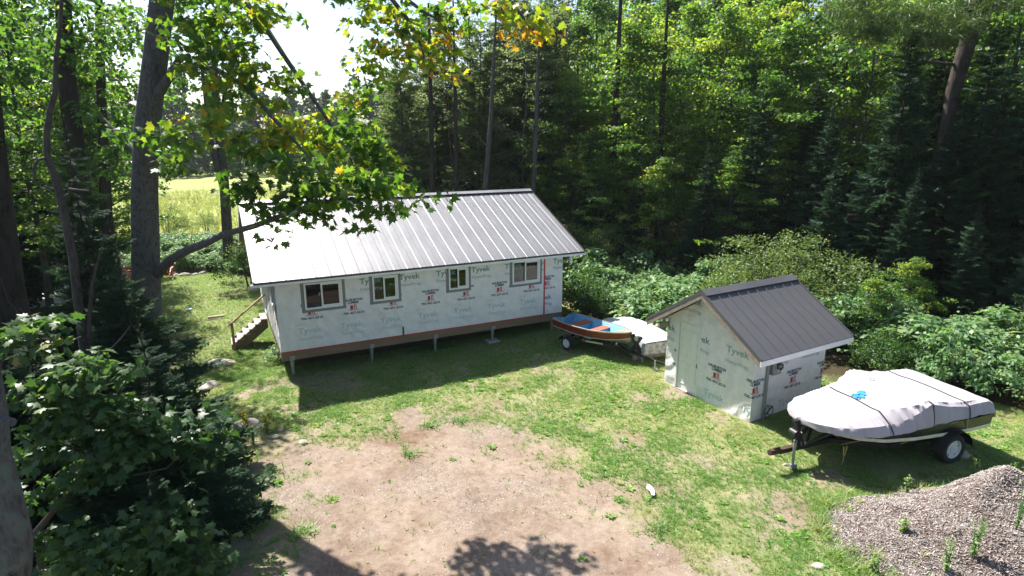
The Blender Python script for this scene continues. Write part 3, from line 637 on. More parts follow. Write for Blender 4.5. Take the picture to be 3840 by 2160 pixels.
def ridge_cap(x0, x1, yc, zr, slp, w, lift, parent, mat):
    z = zr+lift; t = 0.006
    P = [(yc-w, z-w*slp-0.012), (yc-w, z-w*slp), (yc-0.02, z-0.02*slp), (yc, z), (yc+0.02, z-0.02*slp), (yc+w, z-w*slp), (yc+w, z-w*slp-0.012), (yc+w-0.006, z-w*slp-0.008), (yc, z-t-0.004), (yc-w+0.006, z-w*slp-0.008)]
    return MB().prism(P, x0, x1, 0).build('ridge_cap', mat, parent)
ridge_cap(-GL-0.01, HL+GR+0.01, HW_/2, ZR+0.015, SLP, 0.17, 0.045, roof, 'ridge_steel')
MB().prism([(HW_/2-0.13, ZR-0.13*SLP+0.012), (HW_/2, ZR+0.012), (HW_/2+0.13, ZR-0.13*SLP+0.012), (HW_/2, ZR+0.045)], -GL+0.02, HL+GR-0.02, 0).build('ridge_closure', 'dark_trim', roof)
for x0, x1 in ((-GL-0.02, -GL-0.001), (HL+GR+0.001, HL+GR+0.02)):
    mb = MB()
    for sg in (0, 1):
        y0, y1 = (-OV-0.02, HW_/2) if sg == 0 else (HW_+OV+0.02, HW_/2)
        mb.prism([(y0, ZE-0.16), (y0, ZE+0.02), (y1, ZR+0.03), (y1, ZR-0.15)], x0, x1, 0)
    mb.build('verge_trim', 'fascia_white' if x0 < 0 else 'dark_trim', roof)
B((-GL-0.02, -OV-0.031, ZE-0.078), (HL+GR+0.02, -OV-0.004, ZE-0.018)).build('drip_edge', 'dark_trim', roof)
B((-GL-0.1, -OV-0.03, ZE-0.15), (HL+GR+0.05, -OV-0.002, ZE-0.08)).build('fascia', 'fascia_white', roof)
B((-GL+0.02, -OV+0.02, ZE-0.15), (HL+GR-0.02, -0.03, ZE-0.13)).build('soffit', 'fascia_white', roof)
B((HL+0.12, -0.32, ZE-0.42), (HL+0.2, -0.24, ZE-0.15)).build('downspout', 'fascia_white', roof)

# stairs
st = empty('stairs', (HX, HY, 0), HYAW, 'weathered wooden steps with one brown handrail beside the cottage gable', 'stairs')
zt = [0.69, 0.53, 0.375, 0.215, 0.055, -0.105]
for i, z in enumerate(zt):
    x1 = -0.012-0.207*i
    B((x1-0.235, 4.38, z-0.038), (x1, 5.24, z)).build('tread', 'deck_wood', st, bevel=0.006)
mb = MB()
for v in (4.40, 5.18):
    mb.prism([(-0.02, 0.63), (-0.02, 0.36), (-1.22, -0.6), (-1.3, -0.6), (-1.27, -0.15), (-0.2, 0.64)], v, v+0.04, 1)
mb.build('stringers', 'stringer_wood', st)
B((-1.24, 4.33, -0.55), (-1.15, 4.378, 0.66)).build('rail_post', 'rail_wood', st)
MB().bar((-1.32, 4.35, 0.60), (-0.03, 4.35, 1.60), 0.09, 0.045).build('handrail', 'rail_wood', st)

# ------------------------------------------------------------------ shed
shed = empty('shed', (SX, SY, 0), SYAW, 'small white house-wrapped shed with dark metal gable roof', 'shed')
q0, qh, qr, qo, qg = 0.075, 2.219+0.092, 0.937, 0.425, 0.389
sl2 = qr/(SW/2); qe = qh-qo*sl2; qz = qh+qr
# walls: gable ends on x=0 and x=SL; the door opening in the near gable
mb = MB()
D0, D1, DZ0, DZ1 = 1.79, 2.515, 0.2, 2.1
qw = qh-0.16
mb.box((0, 0, q0), (0.1, D0-0.05, qw)); mb.box((0, D1+0.05, q0), (0.1, SW, qw)); mb.box((0, D0-0.05, DZ1+0.05), (0.1, D1+0.05, qw)); mb.box((0, D0-0.05, q0), (0.1, D1+0.05, DZ0))
mb.prism([(0, qw), (SW, qw), (SW/2, qz-0.15)], 0, 0.1, 0)
gw_ = mb.build('gable_wall', 'white_wrap', shed)
sw_ = B((0.1, 0, q0), (SL-0.1, 0.1, qw)).build('wall', 'white_wrap', shed); B((0.1, SW-0.1, q0), (SL-0.1, SW, qw)).build('wall', 'white_wrap', shed)
MB().box((SL-0.1, 0, q0), (SL, SW, qw)).prism([(0, qw), (SW, qw), (SW/2, qz-0.15)], SL-0.1, SL, 0).build('gable_wall', 'white_wrap', shed)
B((-0.1, -0.03, -0.2), (SL+0.05, SW+0.05, q0)).build('foundation', 'concrete', shed)
B((0.068, D0-0.04, DZ0), (0.075, D1+0.04, DZ1+0.03)).build('gap_shadow_sheet', 'dark_trim', shed)  # dark sheet behind the door, painting the shadow in the gap round it
dr = B((0.03, D0+0.012, DZ0+0.012), (0.065, D1-0.012, DZ1-0.012)).build('door', 'door_paint', shed)
mb = MB()
for a0, a1 in ((0.1, 0.45), (0.55, 0.9)):
    for z0, z1 in ((0.09, 0.43), (0.5, 0.92)):
        ya, yb = D0+(D1-D0)*a0, D0+(D1-D0)*a1; za, zb = DZ0+(DZ1-DZ0)*z0, DZ0+(DZ1-DZ0)*z1
        mb.box((0.021, ya, za), (0.0295, yb, za+0.02)).box((0.021, ya, zb-0.02), (0.0295, yb, zb)).box((0.021, ya, za+0.02), (0.0295, ya+0.02, zb-0.02)).box((0.021, yb-0.02, za+0.02), (0.0295, yb, zb-0.02))
mb.build('door_moulding', 'door_paint', dr); B((0.0, D0+0.015, 0.99), (0.029, D0+0.04, 1.1)).build('latch', 'black_steel', dr)
MB().box((-0.012, D0-0.05, DZ0), (0.05, D0-0.002, DZ1+0.05)).box((-0.012, D1+0.002, DZ0), (0.05, D1+0.05, DZ1+0.05)).box((-0.012, D0-0.002, DZ1+0.002), (0.05, D1+0.002, DZ1+0.05)).build('door_frame', 'door_paint', shed)
B((-0.03, D0-0.06, DZ0-0.05), (0.1, D1+0.06, DZ0-0.003)).build('door_sill', 'old_board', shed)
MGs = Matrix(((0, 1, 0, -0.0025), (-1, 0, 0, 0), (0, 0, 1, 0), (0, 0, 0, 1))); MSs = Matrix.Translation((0, -0.0025, 0))
xl = -SW
def cutdoor(f, *a): f(*a)
def gp2(me, name, mat, cb, cz, w, h):
    z_lo = cz-h/2
    if z_lo > DZ1+0.05: put_print(me, name, mat, gw_, MGs, -cb, cz, w, h, -SW, 0)
    else:
        put_print(me, name, mat, gw_, MGs, -cb, cz, w, h, -D0+0.05, 0); put_print(me, name, mat, gw_, MGs, -cb, cz, w, h, -SW, -D1-0.05)
for cb in (0.54, 1.78, 3.02):
    gp2(T_TY, 'printed_lettering', 'print_teal' if cb > 0.6 else 'print_grey_green', cb, 1.835, 0.7, 0.235); gp2(T_HW, 'printed_lettering', 'print_grey_green', cb-0.01, 1.535, 0.72, 0.15)
put_print(T_TY, 'printed_lettering', 'print_teal', gw_, MGs, -2.15, 2.79, 0.69, 0.235, -2.02, 0); put_print(T_HW, 'printed_lettering', 'print_grey_green', gw_, MGs, -2.13, 2.53, 0.72, 0.15, -SW, 0)
put_print(T_HW, 'printed_lettering', 'print_grey_green', gw_, MGs, -0.9, 2.53, 0.72, 0.15, -SW, 0)
for cb in (1.17, -0.07): gp2(T_TY, 'printed_lettering', 'print_teal_faded', cb, 0.43, 0.69, 0.235)
def logo_g(cb, zc):
    gp2(T_HL, 'printed_lettering', 'print_navy', cb, zc+0.045, 0.575, 0.165); gp2(T_BARN, 'printed_emblem', 'print_red', cb, zc-0.135, 0.2, 0.155); gp2(T_TM, 'printed_lettering', 'print_red', cb, zc-0.235, 0.31, 0.035); gp2(T_PH, 'printed_lettering', 'print_navy', cb, zc-0.33, 0.645, 0.078)
logo_g(1.134, 1.175); logo_g(2.374, 1.175); logo_g(-0.09, 1.175)
for ca in (0.09, 1.535, 2.775): logo(sw_, MSs, ca, 1.175, 0.0, SL)
for ca in (0.93, 2.16): put_print(T_HW, 'printed_lettering', 'print_grey_green', sw_, MSs, ca, 1.555, 0.72, 0.15, 0, SL); put_print(T_TY, 'printed_lettering', 'print_teal', sw_, MSs, ca-0.02, 1.84, 0.69, 0.235, 0, SL)
for ca in (1.396, 2.63): put_print(T_TY, 'printed_lettering', 'print_teal_faded', sw_, MSs, ca, 0.43, 0.69, 0.235, 0, SL)
sroof = MB().prism([(-qo, qe-0.035-0.09), (-qo, qe-0.035), (SW/2, qz-0.035), (SW+qo, qe-0.035), (SW+qo, qe-0.125), (SW/2, qz-0.13)], -qg+0.03, SL+qg-0.03, 0).build('roof', 'soffit', shed)
ang2 = math.atan(sl2); LEN2 = math.hypot(SW/2+qo, qr+qo*sl2); ns = 10; pw2 = (SL+2*qg)/ns
pm2 = panel_mesh('roof_panel', pw2-0.0015, LEN2-0.02, 0.032, 0)
for i in range(ns):
    link('roof_panel', pm2, 'shed_steel', sroof, (-qg+i*pw2, -qo-0.02, qe-0.021), (ang2, 0, 0)); link('roof_panel', pm2, 'shed_steel', sroof, (-qg+(i+1)*pw2, SW+qo+0.02, qe-0.021), (ang2, 0, PI))
ridge_cap(-qg-0.02, SL+qg+0.01, SW/2, qz+0.015, sl2, 0.18, 0.04, sroof, 'shed_steel')
for x0, x1, m_ in ((-qg-0.018, -qg+0.01, 'shed_steel'), (SL+qg-0.01, SL+qg+0.018, 'shed_steel')):
    mb = MB()
    for y0, y1 in ((-qo-0.02, SW/2), (SW+qo+0.02, SW/2)): mb.prism([(y0, qe-0.07), (y0, qe+0.025), (y1, qz+0.035), (y1, qz-0.06)], x0, x1, 0)
    mb.build('verge_trim', m_, sroof)
mb = MB()
for y0, y1 in ((-qo, SW/2), (SW+qo, SW/2)): mb.prism([(y0, qe-0.2), (y0, qe-0.072), (y1, qz-0.062), (y1, qz-0.19)], -qg-0.012, -qg+0.025, 0)
mb.build('barge_board', 'old_board', sroof)
MB().box((-qg, SW+qo-0.5, qe-0.13-0.03), (0, SW+qo-0.44, qe-0.02)).build('lookout', 'old_board', sroof)
B((-qg-0.02, -qo-0.03, qe-0.17), (SL+qg+0.02, -qo-0.002, qe-0.035)).build('fascia', 'fascia_white', sroof)
# electricity meter
mt = B((0.53, -0.13, 1.36), (0.83, -0.004, 1.78)).build('meter_box', 'meter_grey', shed, bevel=0.01)
MB().tube([(0.68, -0.13, 1.6), (0.68, -0.16, 1.6)], 0.095, 20).build('meter_ring', 'galvanised', mt)
MB().tube([(0.68, -0.16, 1.6), (0.68, -0.235, 1.6), (0.68, -0.25, 1.6)], [0.085, 0.08, 0.06], 20).build('meter_dial', 'glass', mt, smooth=True); MB().tube([(0.68, -0.165, 1.6), (0.68, -0.2, 1.6)], 0.06, 16).build('meter_face', 'white_vinyl', mt)
B((0.66, -0.137, 1.39), (0.75, -0.131, 1.5)).build('meter_tag', 'galvanised', mt)
MB().tube([(0.44, -0.04, 0.08), (0.44, -0.04, 1.95)], 0.038, 10).build('conduit', 'conduit', shed, smooth=True)
lp = [(0.46+0.13*math.sin(t)+0.01*t, -0.06-0.01*t, 0.45+0.12*math.cos(t)) for t in np.linspace(0, 4*PI, 28)]
MB().tube([(0.47, -0.05, 0.75)]+lp+[(0.47, -0.06, 0.3)], 0.009, 5).build('cable_loop', 'cable', shed)
# ------------------------------------------------------------------ wheels
def wheel(parent, x, y, z, r, w, side=-1, name='wheel', rim='white_rim', rr=0.55):
    wv = MB(); n_ = 28; prof = [(0.62, -0.42), (0.9, -0.5), (0.98, -0.38), (1.0, -0.15), (1.0, 0.15), (0.98, 0.38), (0.9, 0.5), (0.62, 0.42)]
    wv.grid([[(x+r*a*math.cos(2*PI*k/n_), y+b_*w, z+r*a*math.sin(2*PI*k/n_)) for a, b_ in prof] for k in range(n_)], closed_u=True)
    t = wv.build(name, 'tyre', parent, smooth=True)
    m = MB(); P = []
    for k in range(n_):
        c, s = math.cos(2*PI*k/n_), math.sin(2*PI*k/n_)
        P.append([(x+r*a*c, y+side*b_*w, z+r*a*s) for a, b_ in ((0.63, 0.42), (0.58, 0.40), (0.55, 0.2), (0.4, 0.28), (0.2, 0.22), (0.19, 0.3), (0.02, 0.32))])
    m.grid(P, closed_u=True); R_ = m.build('rim', rim, t, smooth=True)
    m = MB()
    for k in range(5):
        a = 2*PI*k/5+0.3; m.tube([(x+r*0.47*math.cos(a), y+side*w*0.2, z+r*0.47*math.sin(a)), (x+r*0.47*math.cos(a), y+side*w*0.258, z+r*0.47*math.sin(a))], r*0.055, 8)
    m.build('rim_holes', 'black_steel', t)
    return t

# ------------------------------------------------------------------ runabout under its cover, on a trailer
bx, by, byaw = 6.05, 11.65, math.radians(18); bz = gz(8, 12.4)
tr = empty('boat_trailer', (bx, by, bz), byaw, 'black boat trailer with white wheel under the covered boat', 'trailer', None)
mb = MB()
mb.bar((-0.42, 0, 0.36), (1.1, 0, 0.42), 0.09, 0.09)
for s in (-1, 1):
    mb.bar((0.9, 0, 0.42), (1.9, s*0.62, 0.42), 0.07, 0.09); mb.bar((1.9, s*0.62, 0.42), (4.1, s*0.62, 0.42), 0.07, 0.09); mb.bar((1.8, s*0.36, 0.56), (4.1, s*0.42, 0.6), 0.09, 0.06); mb.bar((0.3, 0, 0.42), (0.75, s*0.28, 0.78), 0.05, 0.05)
for x in (1.9, 2.9, 4.05): mb.bar((x, -0.62, 0.42), (x, 0.62, 0.42), 0.06, 0.07)
mb.bar((3.26, -1.0, 0.34), (3.26, 1.0, 0.34), 0.06, 0.06)
mb.build('frame', 'black_steel', tr)
MB().bar((-0.62, 0, 0.38), (-0.38, 0, 0.38), 0.09, 0.1).tube([(-0.66, 0, 0.37), (-0.6, 0, 0.37)], 0.06, 10).bar((-0.55, 0, 0.44), (-0.4, 0, 0.46), 0.03, 0.04).build('coupler', 'rusty_steel', tr)
MB().bar((-0.38, 0, 0.415), (0.0, 0, 0.43), 0.095, 0.015).bar((-0.38, 0.05, 0.35), (0.1, 0.05, 0.37), 0.01, 0.09).build('rusty_plate', 'rusty_steel', tr)
wp = MB().bar((0.06, 0, 0.42), (-0.02, 0, 1.02), 0.11, 0.09).bar((0.0, 0, 0.62), (0.38, 0, 0.82), 0.06, 0.06).bar((0.02, -0.02, 0.9), (0.3, -0.02, 1.02), 0.07, 0.07).bar((0.2, 0, 0.45), (0.0, 0, 0.85), 0.06, 0.06).build('winch_post', 'black_steel', tr)
MB().tube([(-0.06, -0.09, 0.74), (-0.06, 0.09, 0.74)], 0.075, 12).bar((-0.08, -0.11, 0.74), (-0.14, -0.13, 0.58), 0.02, 0.03).box((-0.12, -0.05, 0.99), (0.02, 0.05, 1.04)).build('winch', 'black_steel', wp)
MB().tube([(-0.1, -0.1, 0.42), (-0.1, -0.1, 0.1), (-0.1, -0.1, 0.02)], [0.03, 0.03, 0.03], 10).box((-0.17, -0.16, 0.005), (-0.03, -0.04, 0.06)).tube([(-0.1, -0.1, 0.42), (-0.1, -0.1, 0.62)], 0.035, 10).build('jack', 'meter_grey', tr)
for s in (-1, 1):
    wheel(tr, 3.26, s*0.97, 0.33, 0.335, 0.21, s)
    P = []
    for k in range(9):
        a = PI*(0.02+0.96*k/8); c, si = math.cos(a), math.sin(a)
        P.append([(3.26+0.45*c, s*0.84, 0.34+0.42*si), (3.26+0.46*c, s*1.0, 0.34+0.44*si), (3.26+0.45*c, s*1.12, 0.34+0.42*si)])
    MB().grid(P).build('fender', 'black_steel', tr, smooth=True)
# hull
boat = empty('covered_boat', (bx, by, bz), byaw, 'dark motorboat hull with cream stripe on a black trailer', 'boat')
HS = [(0.24, 0.03, 0.64, 1.0), (0.5, 0.34, 0.55, 0.99), (0.95, 0.62, 0.47, 0.98), (1.5, 0.82, 0.44, 0.97), (2.2, 0.93, 0.43, 0.97), (3.0, 0.98, 0.43, 0.97), (3.8, 0.99, 0.43, 0.97), (4.38, 0.96, 0.43, 0.97)]
def hull_strip(fr):
    P = []
    for s, h, k, g_ in HS:
        P.append([(s + (0.12 if s < 0.2 else 0)*(1-t)*0+0.55*(1-t)*(max(0, 1-s/1.6)), -side*h*w_(t), k+(g_-k)*t) for t in fr for side in (1,)])
    return P
w_ = lambda t: 0.02 + 0.98*min(1.0, (t/0.42))**0.8 if t < 0.42 else 1.0+0.05*(t-0.42)
def hullpart(name, mat, t0, t1, n_, off=0.0):
    mb = MB()
    for side in (-1, 1):
        P = []
        for s, h, k, g_ in HS:
            r = []
            for i in range(n_+1):
                t = t0+(t1-t0)*i/n_; r.append((s+0.5*(1-t)*max(0, 1-s/1.6), side*(h*w_(t)+off), k+(g_-k)*t))
            P.append(r)
        mb.grid(P)
    if name == 'hull':
        s, h, k, g_ = HS[-1]; ring = [(s, -h*w_(i/8), k+(g_-k)*i/8) for i in range(9)]+[(s, h*w_(i/8), k+(g_-k)*i/8) for i in range(8, -1, -1)]
        mb.add(ring, [tuple(range(len(ring)))])
    return mb.build(name, mat, boat, smooth=True)
hullpart('hull', 'dark_hull', 0, 1, 10); hullpart('stripe', 'cream_stripe', 0.42, 0.57, 2, 0.006)
MB().tube([(0.42, -0.03, 0.83), (0.36, -0.03, 0.83)], 0.02, 8).build('bow_eye', 'galvanised', boat)
MB().box((4.385, -0.2, 0.55), (4.56, 0.2, 0.82)).box((4.4, -0.1, 0.3), (4.6, 0.1, 0.55)).build('outdrive', 'black_steel', boat)
# cloth cover: sections across the boat, bow to stern
SEC = [  # s, half width, skirt z, edge z, shoulder (y fraction), shoulder z, ridge z
 (-0.10, 0.06, 1.00, 1.14, 0.5, 1.17, 1.18), (0.02, 0.42, 0.96, 1.17, 0.6, 1.21, 1.22), (0.25, 0.70, 0.94, 1.19, 0.6, 1.27, 1.28), (0.6, 0.87, 0.92, 1.2, 0.6, 1.34, 1.37), (1.1, 0.98, 0.92, 1.22, 0.6, 1.42, 1.48),
 (1.6, 1.04, 0.93, 1.27, 0.65, 1.5, 1.57), (1.95, 1.05, 0.96, 1.38, 0.76, 1.58, 1.64), (2.2, 1.08, 0.99, 1.55, 0.82, 1.68, 1.69), (2.42, 1.09, 1.03, 1.71, 0.82, 1.76, 1.72), (2.65, 1.09, 1.05, 1.65, 0.82, 1.71, 1.7), (3.0, 1.09, 1.07, 1.54, 0.84, 1.62, 1.66), (3.5, 1.09, 1.09, 1.45, 0.84, 1.53, 1.58), (3.9, 1.08, 1.09, 1.47, 0.84, 1.52, 1.53), (4.3, 1.06, 1.06, 1.46, 0.84, 1.48, 1.49), (4.55, 1.02, 0.97, 1.3, 0.8, 1.38, 1.39), (4.66, 0.96, 0.86, 1.0, 0.75, 1.1, 1.12)]
A_ = np.array(SEC); A_[:, 0] = 0.03+(A_[:, 0]+0.1)*0.94
for k_ in (2, 3, 5, 6): A_[:, k_] -= (A_[:, k_]-0.85)*0.27
ss = np.concatenate([np.linspace(0.03, 0.42, 14), np.linspace(0.44, 4.5, 180)])
AI = np.stack([np.interp(ss, A_[:, 0], A_[:, k]) for k in range(7)], 1)
rows = []
for r in AI:
    s, h, zs, ze, fs, zsh, zr = r
    zs = zs+0.05*(float(vnoise(np.array(s*4.2), np.array(3.3)))-0.5)
    half = [(-h*0.96, zs), (-h*1.005, zs+(ze-zs)*0.12), (-h*0.99, zs+(ze-zs)*0.4), (-h*0.955, zs+(ze-zs)*0.75), (-h*0.925, ze), (-h*(fs*0.5+0.44), ze+(zsh-ze)*0.6), (-h*fs, zsh), (-h*fs*0.66, zsh*0.55+zr*0.45), (-h*fs*0.33, zsh*0.2+zr*0.8)]
    row = half+[(0, zr)]+[(-y, z) for y, z in half[::-1]]
    o = []
    for j, (y, z) in enumerate(row):
        edge = min(j, len(row)-1-j)
        wr = (vnoise(np.array(s*5.5), np.array(j*0.9))-0.5)*0.035 + (vnoise(np.array(s*15), np.array(j*0.25+50))-0.5)*0.05*(1 if edge < 4 else 0.25)
        if edge < 4: wr += 0.055*(abs(math.sin(s*13+1.7*math.sin(s*3.3)+edge*0.3))-0.6)*(1.25 if s < 0.9 else 0.6)*(1-edge/6)
        for s0, sp_ in ((1.45, 1), (2.45, 1), (3.5, 1), (4.4, 1)):
            dd = abs(s-s0)
            if dd < 0.45: wr += 0.03*(abs(math.sin((s-s0)*26/(0.6+0.5*dd)+edge*0.5*(1 if s > s0 else -1)))-0.5)*(1-dd/0.45)*(1.0 if edge < 6 else 0.35)
        wr -= 0.03*max(0, 1-abs(s-1.45)/0.05)*(edge < 5)
        if edge <= 6 and 1.65 < s < 2.6: wr += 0.03*math.sin((s+edge*0.075)*27)*(1-abs(s-2.15)/0.5)*(edge/6)
        sg = -1 if j < len(row)/2 else 1
        o.append((s, y+sg*wr*0.8, z+wr*0.55-(0.035*math.sin(PI*((s*1.1) % 1)) if 6 < j < 12 else 0)))
    rows.append(o)
cv = MB().grid(rows)
last = rows[-1]; first = rows[0]
cv.add(first, [tuple(range(len(first)))]); cv.add(last, [tuple(range(len(last)))[::-1]])
cover = cv.build('boat_cover', 'cover_cloth', None, smooth=False, loc=(bx, by, bz), rot=(0, 0, byaw)); cover.data.polygons.foreach_set('use_smooth', [True]*len(cover.data.polygons)); cover.data.set_sharp_from_angle(angle=math.radians(32))
tag(cover, 'pale cloth cover with black straps and blue patch stretched over the boat', 'boat cover')
def strap(s, j0, j1, w=0.032, mat='strap', name='strap'):
    i = int(np.argmin(abs(ss-s))); P = []
    for j in range(j0, j1+1):
        p = rows[i][j]; y, z = p[1], p[2]; k = 1.004
        P.append([(s-w/2, y*1.006+(-0.006 if y < 0 else 0.006), z+0.014), (s+w/2, y*1.006+(-0.006 if y < 0 else 0.006), z+0.014)])
    return MB().grid(P).build(name, mat, cover)
strap(1.45, 0, 18); strap(2.45, 0, 6); strap(3.5, 0, 18)
def surf(s, y):
    i = int(np.argmin(abs(ss-s))); r = rows[i]; ys = [p[1] for p in r]; zs_ = [p[2] for p in r]; return float(np.interp(y, ys, zs_))
def patch(cx, cyy, rad, mat, name, seed, hole=0.0):
    r = random.Random(seed); mb = MB(); n_ = 26; inner = []; outer = []
    for k in range(n_):
        a = 2*PI*k/n_; R_ = rad*r.uniform(0.5, 1.15); x, y = cx+R_*math.cos(a)*1.1, cyy+R_*math.sin(a)*0.8; outer.append((x, y, surf(x, y)+0.02))
        x, y = cx+rad*hole*math.cos(a), cyy+rad*hole*math.sin(a); inner.append((x, y, surf(x, y)+0.02))
    mb.add(inner+outer, [(k, (k+1) % n_, n_+(k+1) % n_, n_+k) for k in range(n_)]); return mb.build(name, mat, cover)
patch(1.62, 0.02, 0.17, 'blue_tarp', 'blue_patch', 5, 0.12)
patch(1.52, -0.05, 0.07, 'blue_tarp', 'blue_patch', 8, 0.3)
patch(2.45, 0.42, 0.12, 'meter_grey', 'torn_patch', 9, 0.8)
# tie-down ropes from cover to trailer
rp = MB()
for (a, b_) in (((1.45, -0.98, 0.94), (0.95, -0.3, 0.45)), ((3.2, -1.05, 1.0), (2.2, -0.66, 0.44)), ((3.5, -1.06, 1.02), (3.6, -1.0, 0.74))): rp.tube([a, b_], 0.008, 5)
rp.build('tie_cord', 'rope', cover)
rope = MB()
rng = random.Random(4)
base = Vector((0.95, -0.36, 0.44))
for k in range(3):
    P = [base+Vector((0.05*math.sin(t*1.0+k)+0.012*k, -0.02*k, -0.2*math.sin(t)**2)) for t in np.linspace(0, PI, 14)]; rope.tube(P, 0.011, 5)
rope.tube([base, base+Vector((0.01, -0.02, -0.18)), base+Vector((0.03, -0.02, -0.3)), base+Vector((0.0, -0.02, -0.42))], 0.008, 5)
ro = rope.build('rope', 'rope', None, loc=(bx, by, bz), rot=(0, 0, byaw)); tag(ro, 'yellow rope looped and hanging from the black boat trailer', 'rope')

# ------------------------------------------------------------------ small red and blue boat on a trailer
rx, ry, ryaw = 1.80, 20.07, math.radians(-49.2); rz = gz(2.6, 18.8)
RT = empty('small_trailer', (rx, ry, rz), ryaw, 'small black trailer carrying the red rowing boat', 'trailer')
mb = MB(); mb.bar((0.2, 0, 0.4), (4.35, 0, 0.3), 0.06, 0.06)
for s in (-1, 1): mb.bar((0.75, s*0.6, 0.4), (2.4, 0, 0.36), 0.05, 0.05); mb.bar((0.2, s*0.3, 0.46), (1.6, s*0.3, 0.46), 0.08, 0.05); mb.bar((0.86, s*0.5, 0.3), (0.86, s*0.62, 0.3), 0.05, 0.05)
mb.bar((0.86, -0.62, 0.28), (0.86, 0.62, 0.28), 0.05, 0.05); mb.bar((0.75, -0.6, 0.4), (0.75, 0.6, 0.4), 0.05, 0.05); mb.bar((2.3, -0.1, 0.4), (2.3, 0.1, 0.6), 0.04, 0.04)
mb.build('frame', 'black_steel', RT)
mb = MB()
for sg in (-1, 1): mb.bar((3.35, sg*0.05, 0.33), (2.98, sg*0.05, 0.93), 0.035, 0.07); mb.bar((2.95, sg*0.05, 0.36), (3.32, sg*0.05, 0.9), 0.035, 0.07)
ws = mb.build('winch_stand', 'black_steel', RT)
MB().tube([(3.2, -0.08, 0.85), (3.2, 0.08, 0.85)], 0.08, 12).bar((3.2, -0.1, 0.85), (3.34, -0.14, 0.98), 0.02, 0.03).tube([(3.3, -0.14, 0.98), (3.3, -0.22, 0.98)], 0.015, 6).build('winch', 'galvanised', ws)
MB().tube([(3.95, -0.1, 0.36), (3.95, -0.1, 0.1)], 0.02, 8).tube([(3.95, -0.15, 0.08), (3.95, -0.05, 0.08)], 0.075, 12).build('jack', 'galvanised', RT)
MB().bar((4.3, 0, 0.3), (4.55, 0, 0.32), 0.07, 0.07).build('coupler', 'galvanised', RT)
MB().tube([(1.42, -0.46, 0.42), (1.35, -0.48, 0.42)], 0.045, 10).build('side_lamp', 'seat_red', RT)
MB().bar((1.45, -0.44, 0.41), (2.0, -0.22, 0.4), 0.055, 0.055).build('guide_bar', 'galvanised', RT)
for s in (-1, 1):
    wheel(RT, 0.86, s*0.69, 0.23, 0.235, 0.13, s)
    P = []
    for k in range(6): a = PI*(0.05+0.9*k/5); P.append([(0.86+0.32*math.cos(a), s*0.60, 0.25+0.27*math.sin(a)), (0.86+0.32*math.cos(a), s*0.80, 0.25+0.27*math.sin(a))])
    MB().grid(P).build('fender', 'black_steel', RT)
RB = empty('rowing_boat', (rx, ry, rz), ryaw, 'open red aluminium rowing boat with blue inside on a small trailer', 'rowing boat')
# x, gunwale half width, strake half width, chine half width, keel z, chine z, strake z, gunwale z
RS = [(0.0, 0.54, 0.51, 0.42, 0.50, 0.53, 0.60, 0.86), (0.5, 0.58, 0.55, 0.45, 0.49, 0.53, 0.59, 0.85), (1.1, 0.60, 0.57, 0.45, 0.48, 0.53, 0.58, 0.85), (1.7, 0.57, 0.52, 0.38, 0.48, 0.54, 0.60, 0.87), (2.2, 0.46, 0.40, 0.25, 0.49, 0.57, 0.64, 0.91), (2.6, 0.30, 0.24, 0.12, 0.53, 0.62, 0.70, 0.95), (2.85, 0.13, 0.10, 0.04, 0.60, 0.68, 0.76, 0.98), (2.95, 0.02, 0.015, 0.01, 0.68, 0.73, 0.80, 1.0)]
def rs(x): return [float(np.interp(x, [q[0] for q in RS], [q[k] for q in RS])) for k in range(1, 8)]
XS = np.linspace(0, 2.95, 26)
def shell(name, mat, f, sides=(-1, 1), smooth=True):
    mb = MB()
    for s in sides: mb.grid([[(x+dx, s*y, z) for (dx, y, z) in f(*rs(x), x)] for x in XS])
    return mb.build(name, mat, RB, smooth=smooth)
rk = lambda x: 0.0
bottom = shell('hull', 'bare_aluminium', lambda g_, st_, ch, kz, cz, sz, gz_, x: [(0, 0, kz), (0, ch*0.5, kz+(cz-kz)*0.4), (0, ch, cz), (0, st_*0.98, sz)])
shell('side_panel', 'red_paint', lambda g_, st_, ch, kz, cz, sz, gz_, x: [(0, st_*0.98, sz), (0, st_+(g_-st_)*0.5+0.012, (sz+gz_)/2), (0, g_, gz_)])
shell('rub_strake', 'bare_aluminium', lambda g_, st_, ch, kz, cz, sz, gz_, x: [(0, st_*0.98+0.004, sz-0.018), (0, st_+0.02, sz-0.004), (0, st_+0.018, sz+0.012), (0, st_+0.003, sz+0.02)])
shell('gunwale', 'bare_aluminium', lambda g_, st_, ch, kz, cz, sz, gz_, x: [(0, g_+0.012, gz_-0.03), (0, g_+0.018, gz_+0.004), (0, g_-0.03, gz_+0.006), (0, g_-0.032, gz_-0.02)])
def inner(g_, st_, ch, kz, cz, sz, gz_, x):
    r = [(0, max(g_-0.02, 0), gz_)]
    for k in range(5):
        t = (k+1)/6; y = g_-0.02+(ch-g_)*t; z = gz_+(cz+0.02-gz_)*t; r += [(0, max(y, 0), z+0.012), (0, max(y-0.012, 0), z)]
    return r+[(0, max(ch-0.03, 0), cz+0.02), (0, 0, kz+0.03)]
shell('inner_skin', 'blue_paint', inner, smooth=False)
q = rs(0); MB().prism([(-q[0], q[6]-0.02), (-q[0]*0.35, q[6]-0.02), (-q[0]*0.3, q[6]-0.07), (q[0]*0.3, q[6]-0.07), (q[0]*0.35, q[6]-0.02), (q[0], q[6]-0.02), (q[2], q[4]), (0, q[3]), (-q[2], q[4])], 0.0, 0.03, 0).build('transom', 'blue_paint', RB)
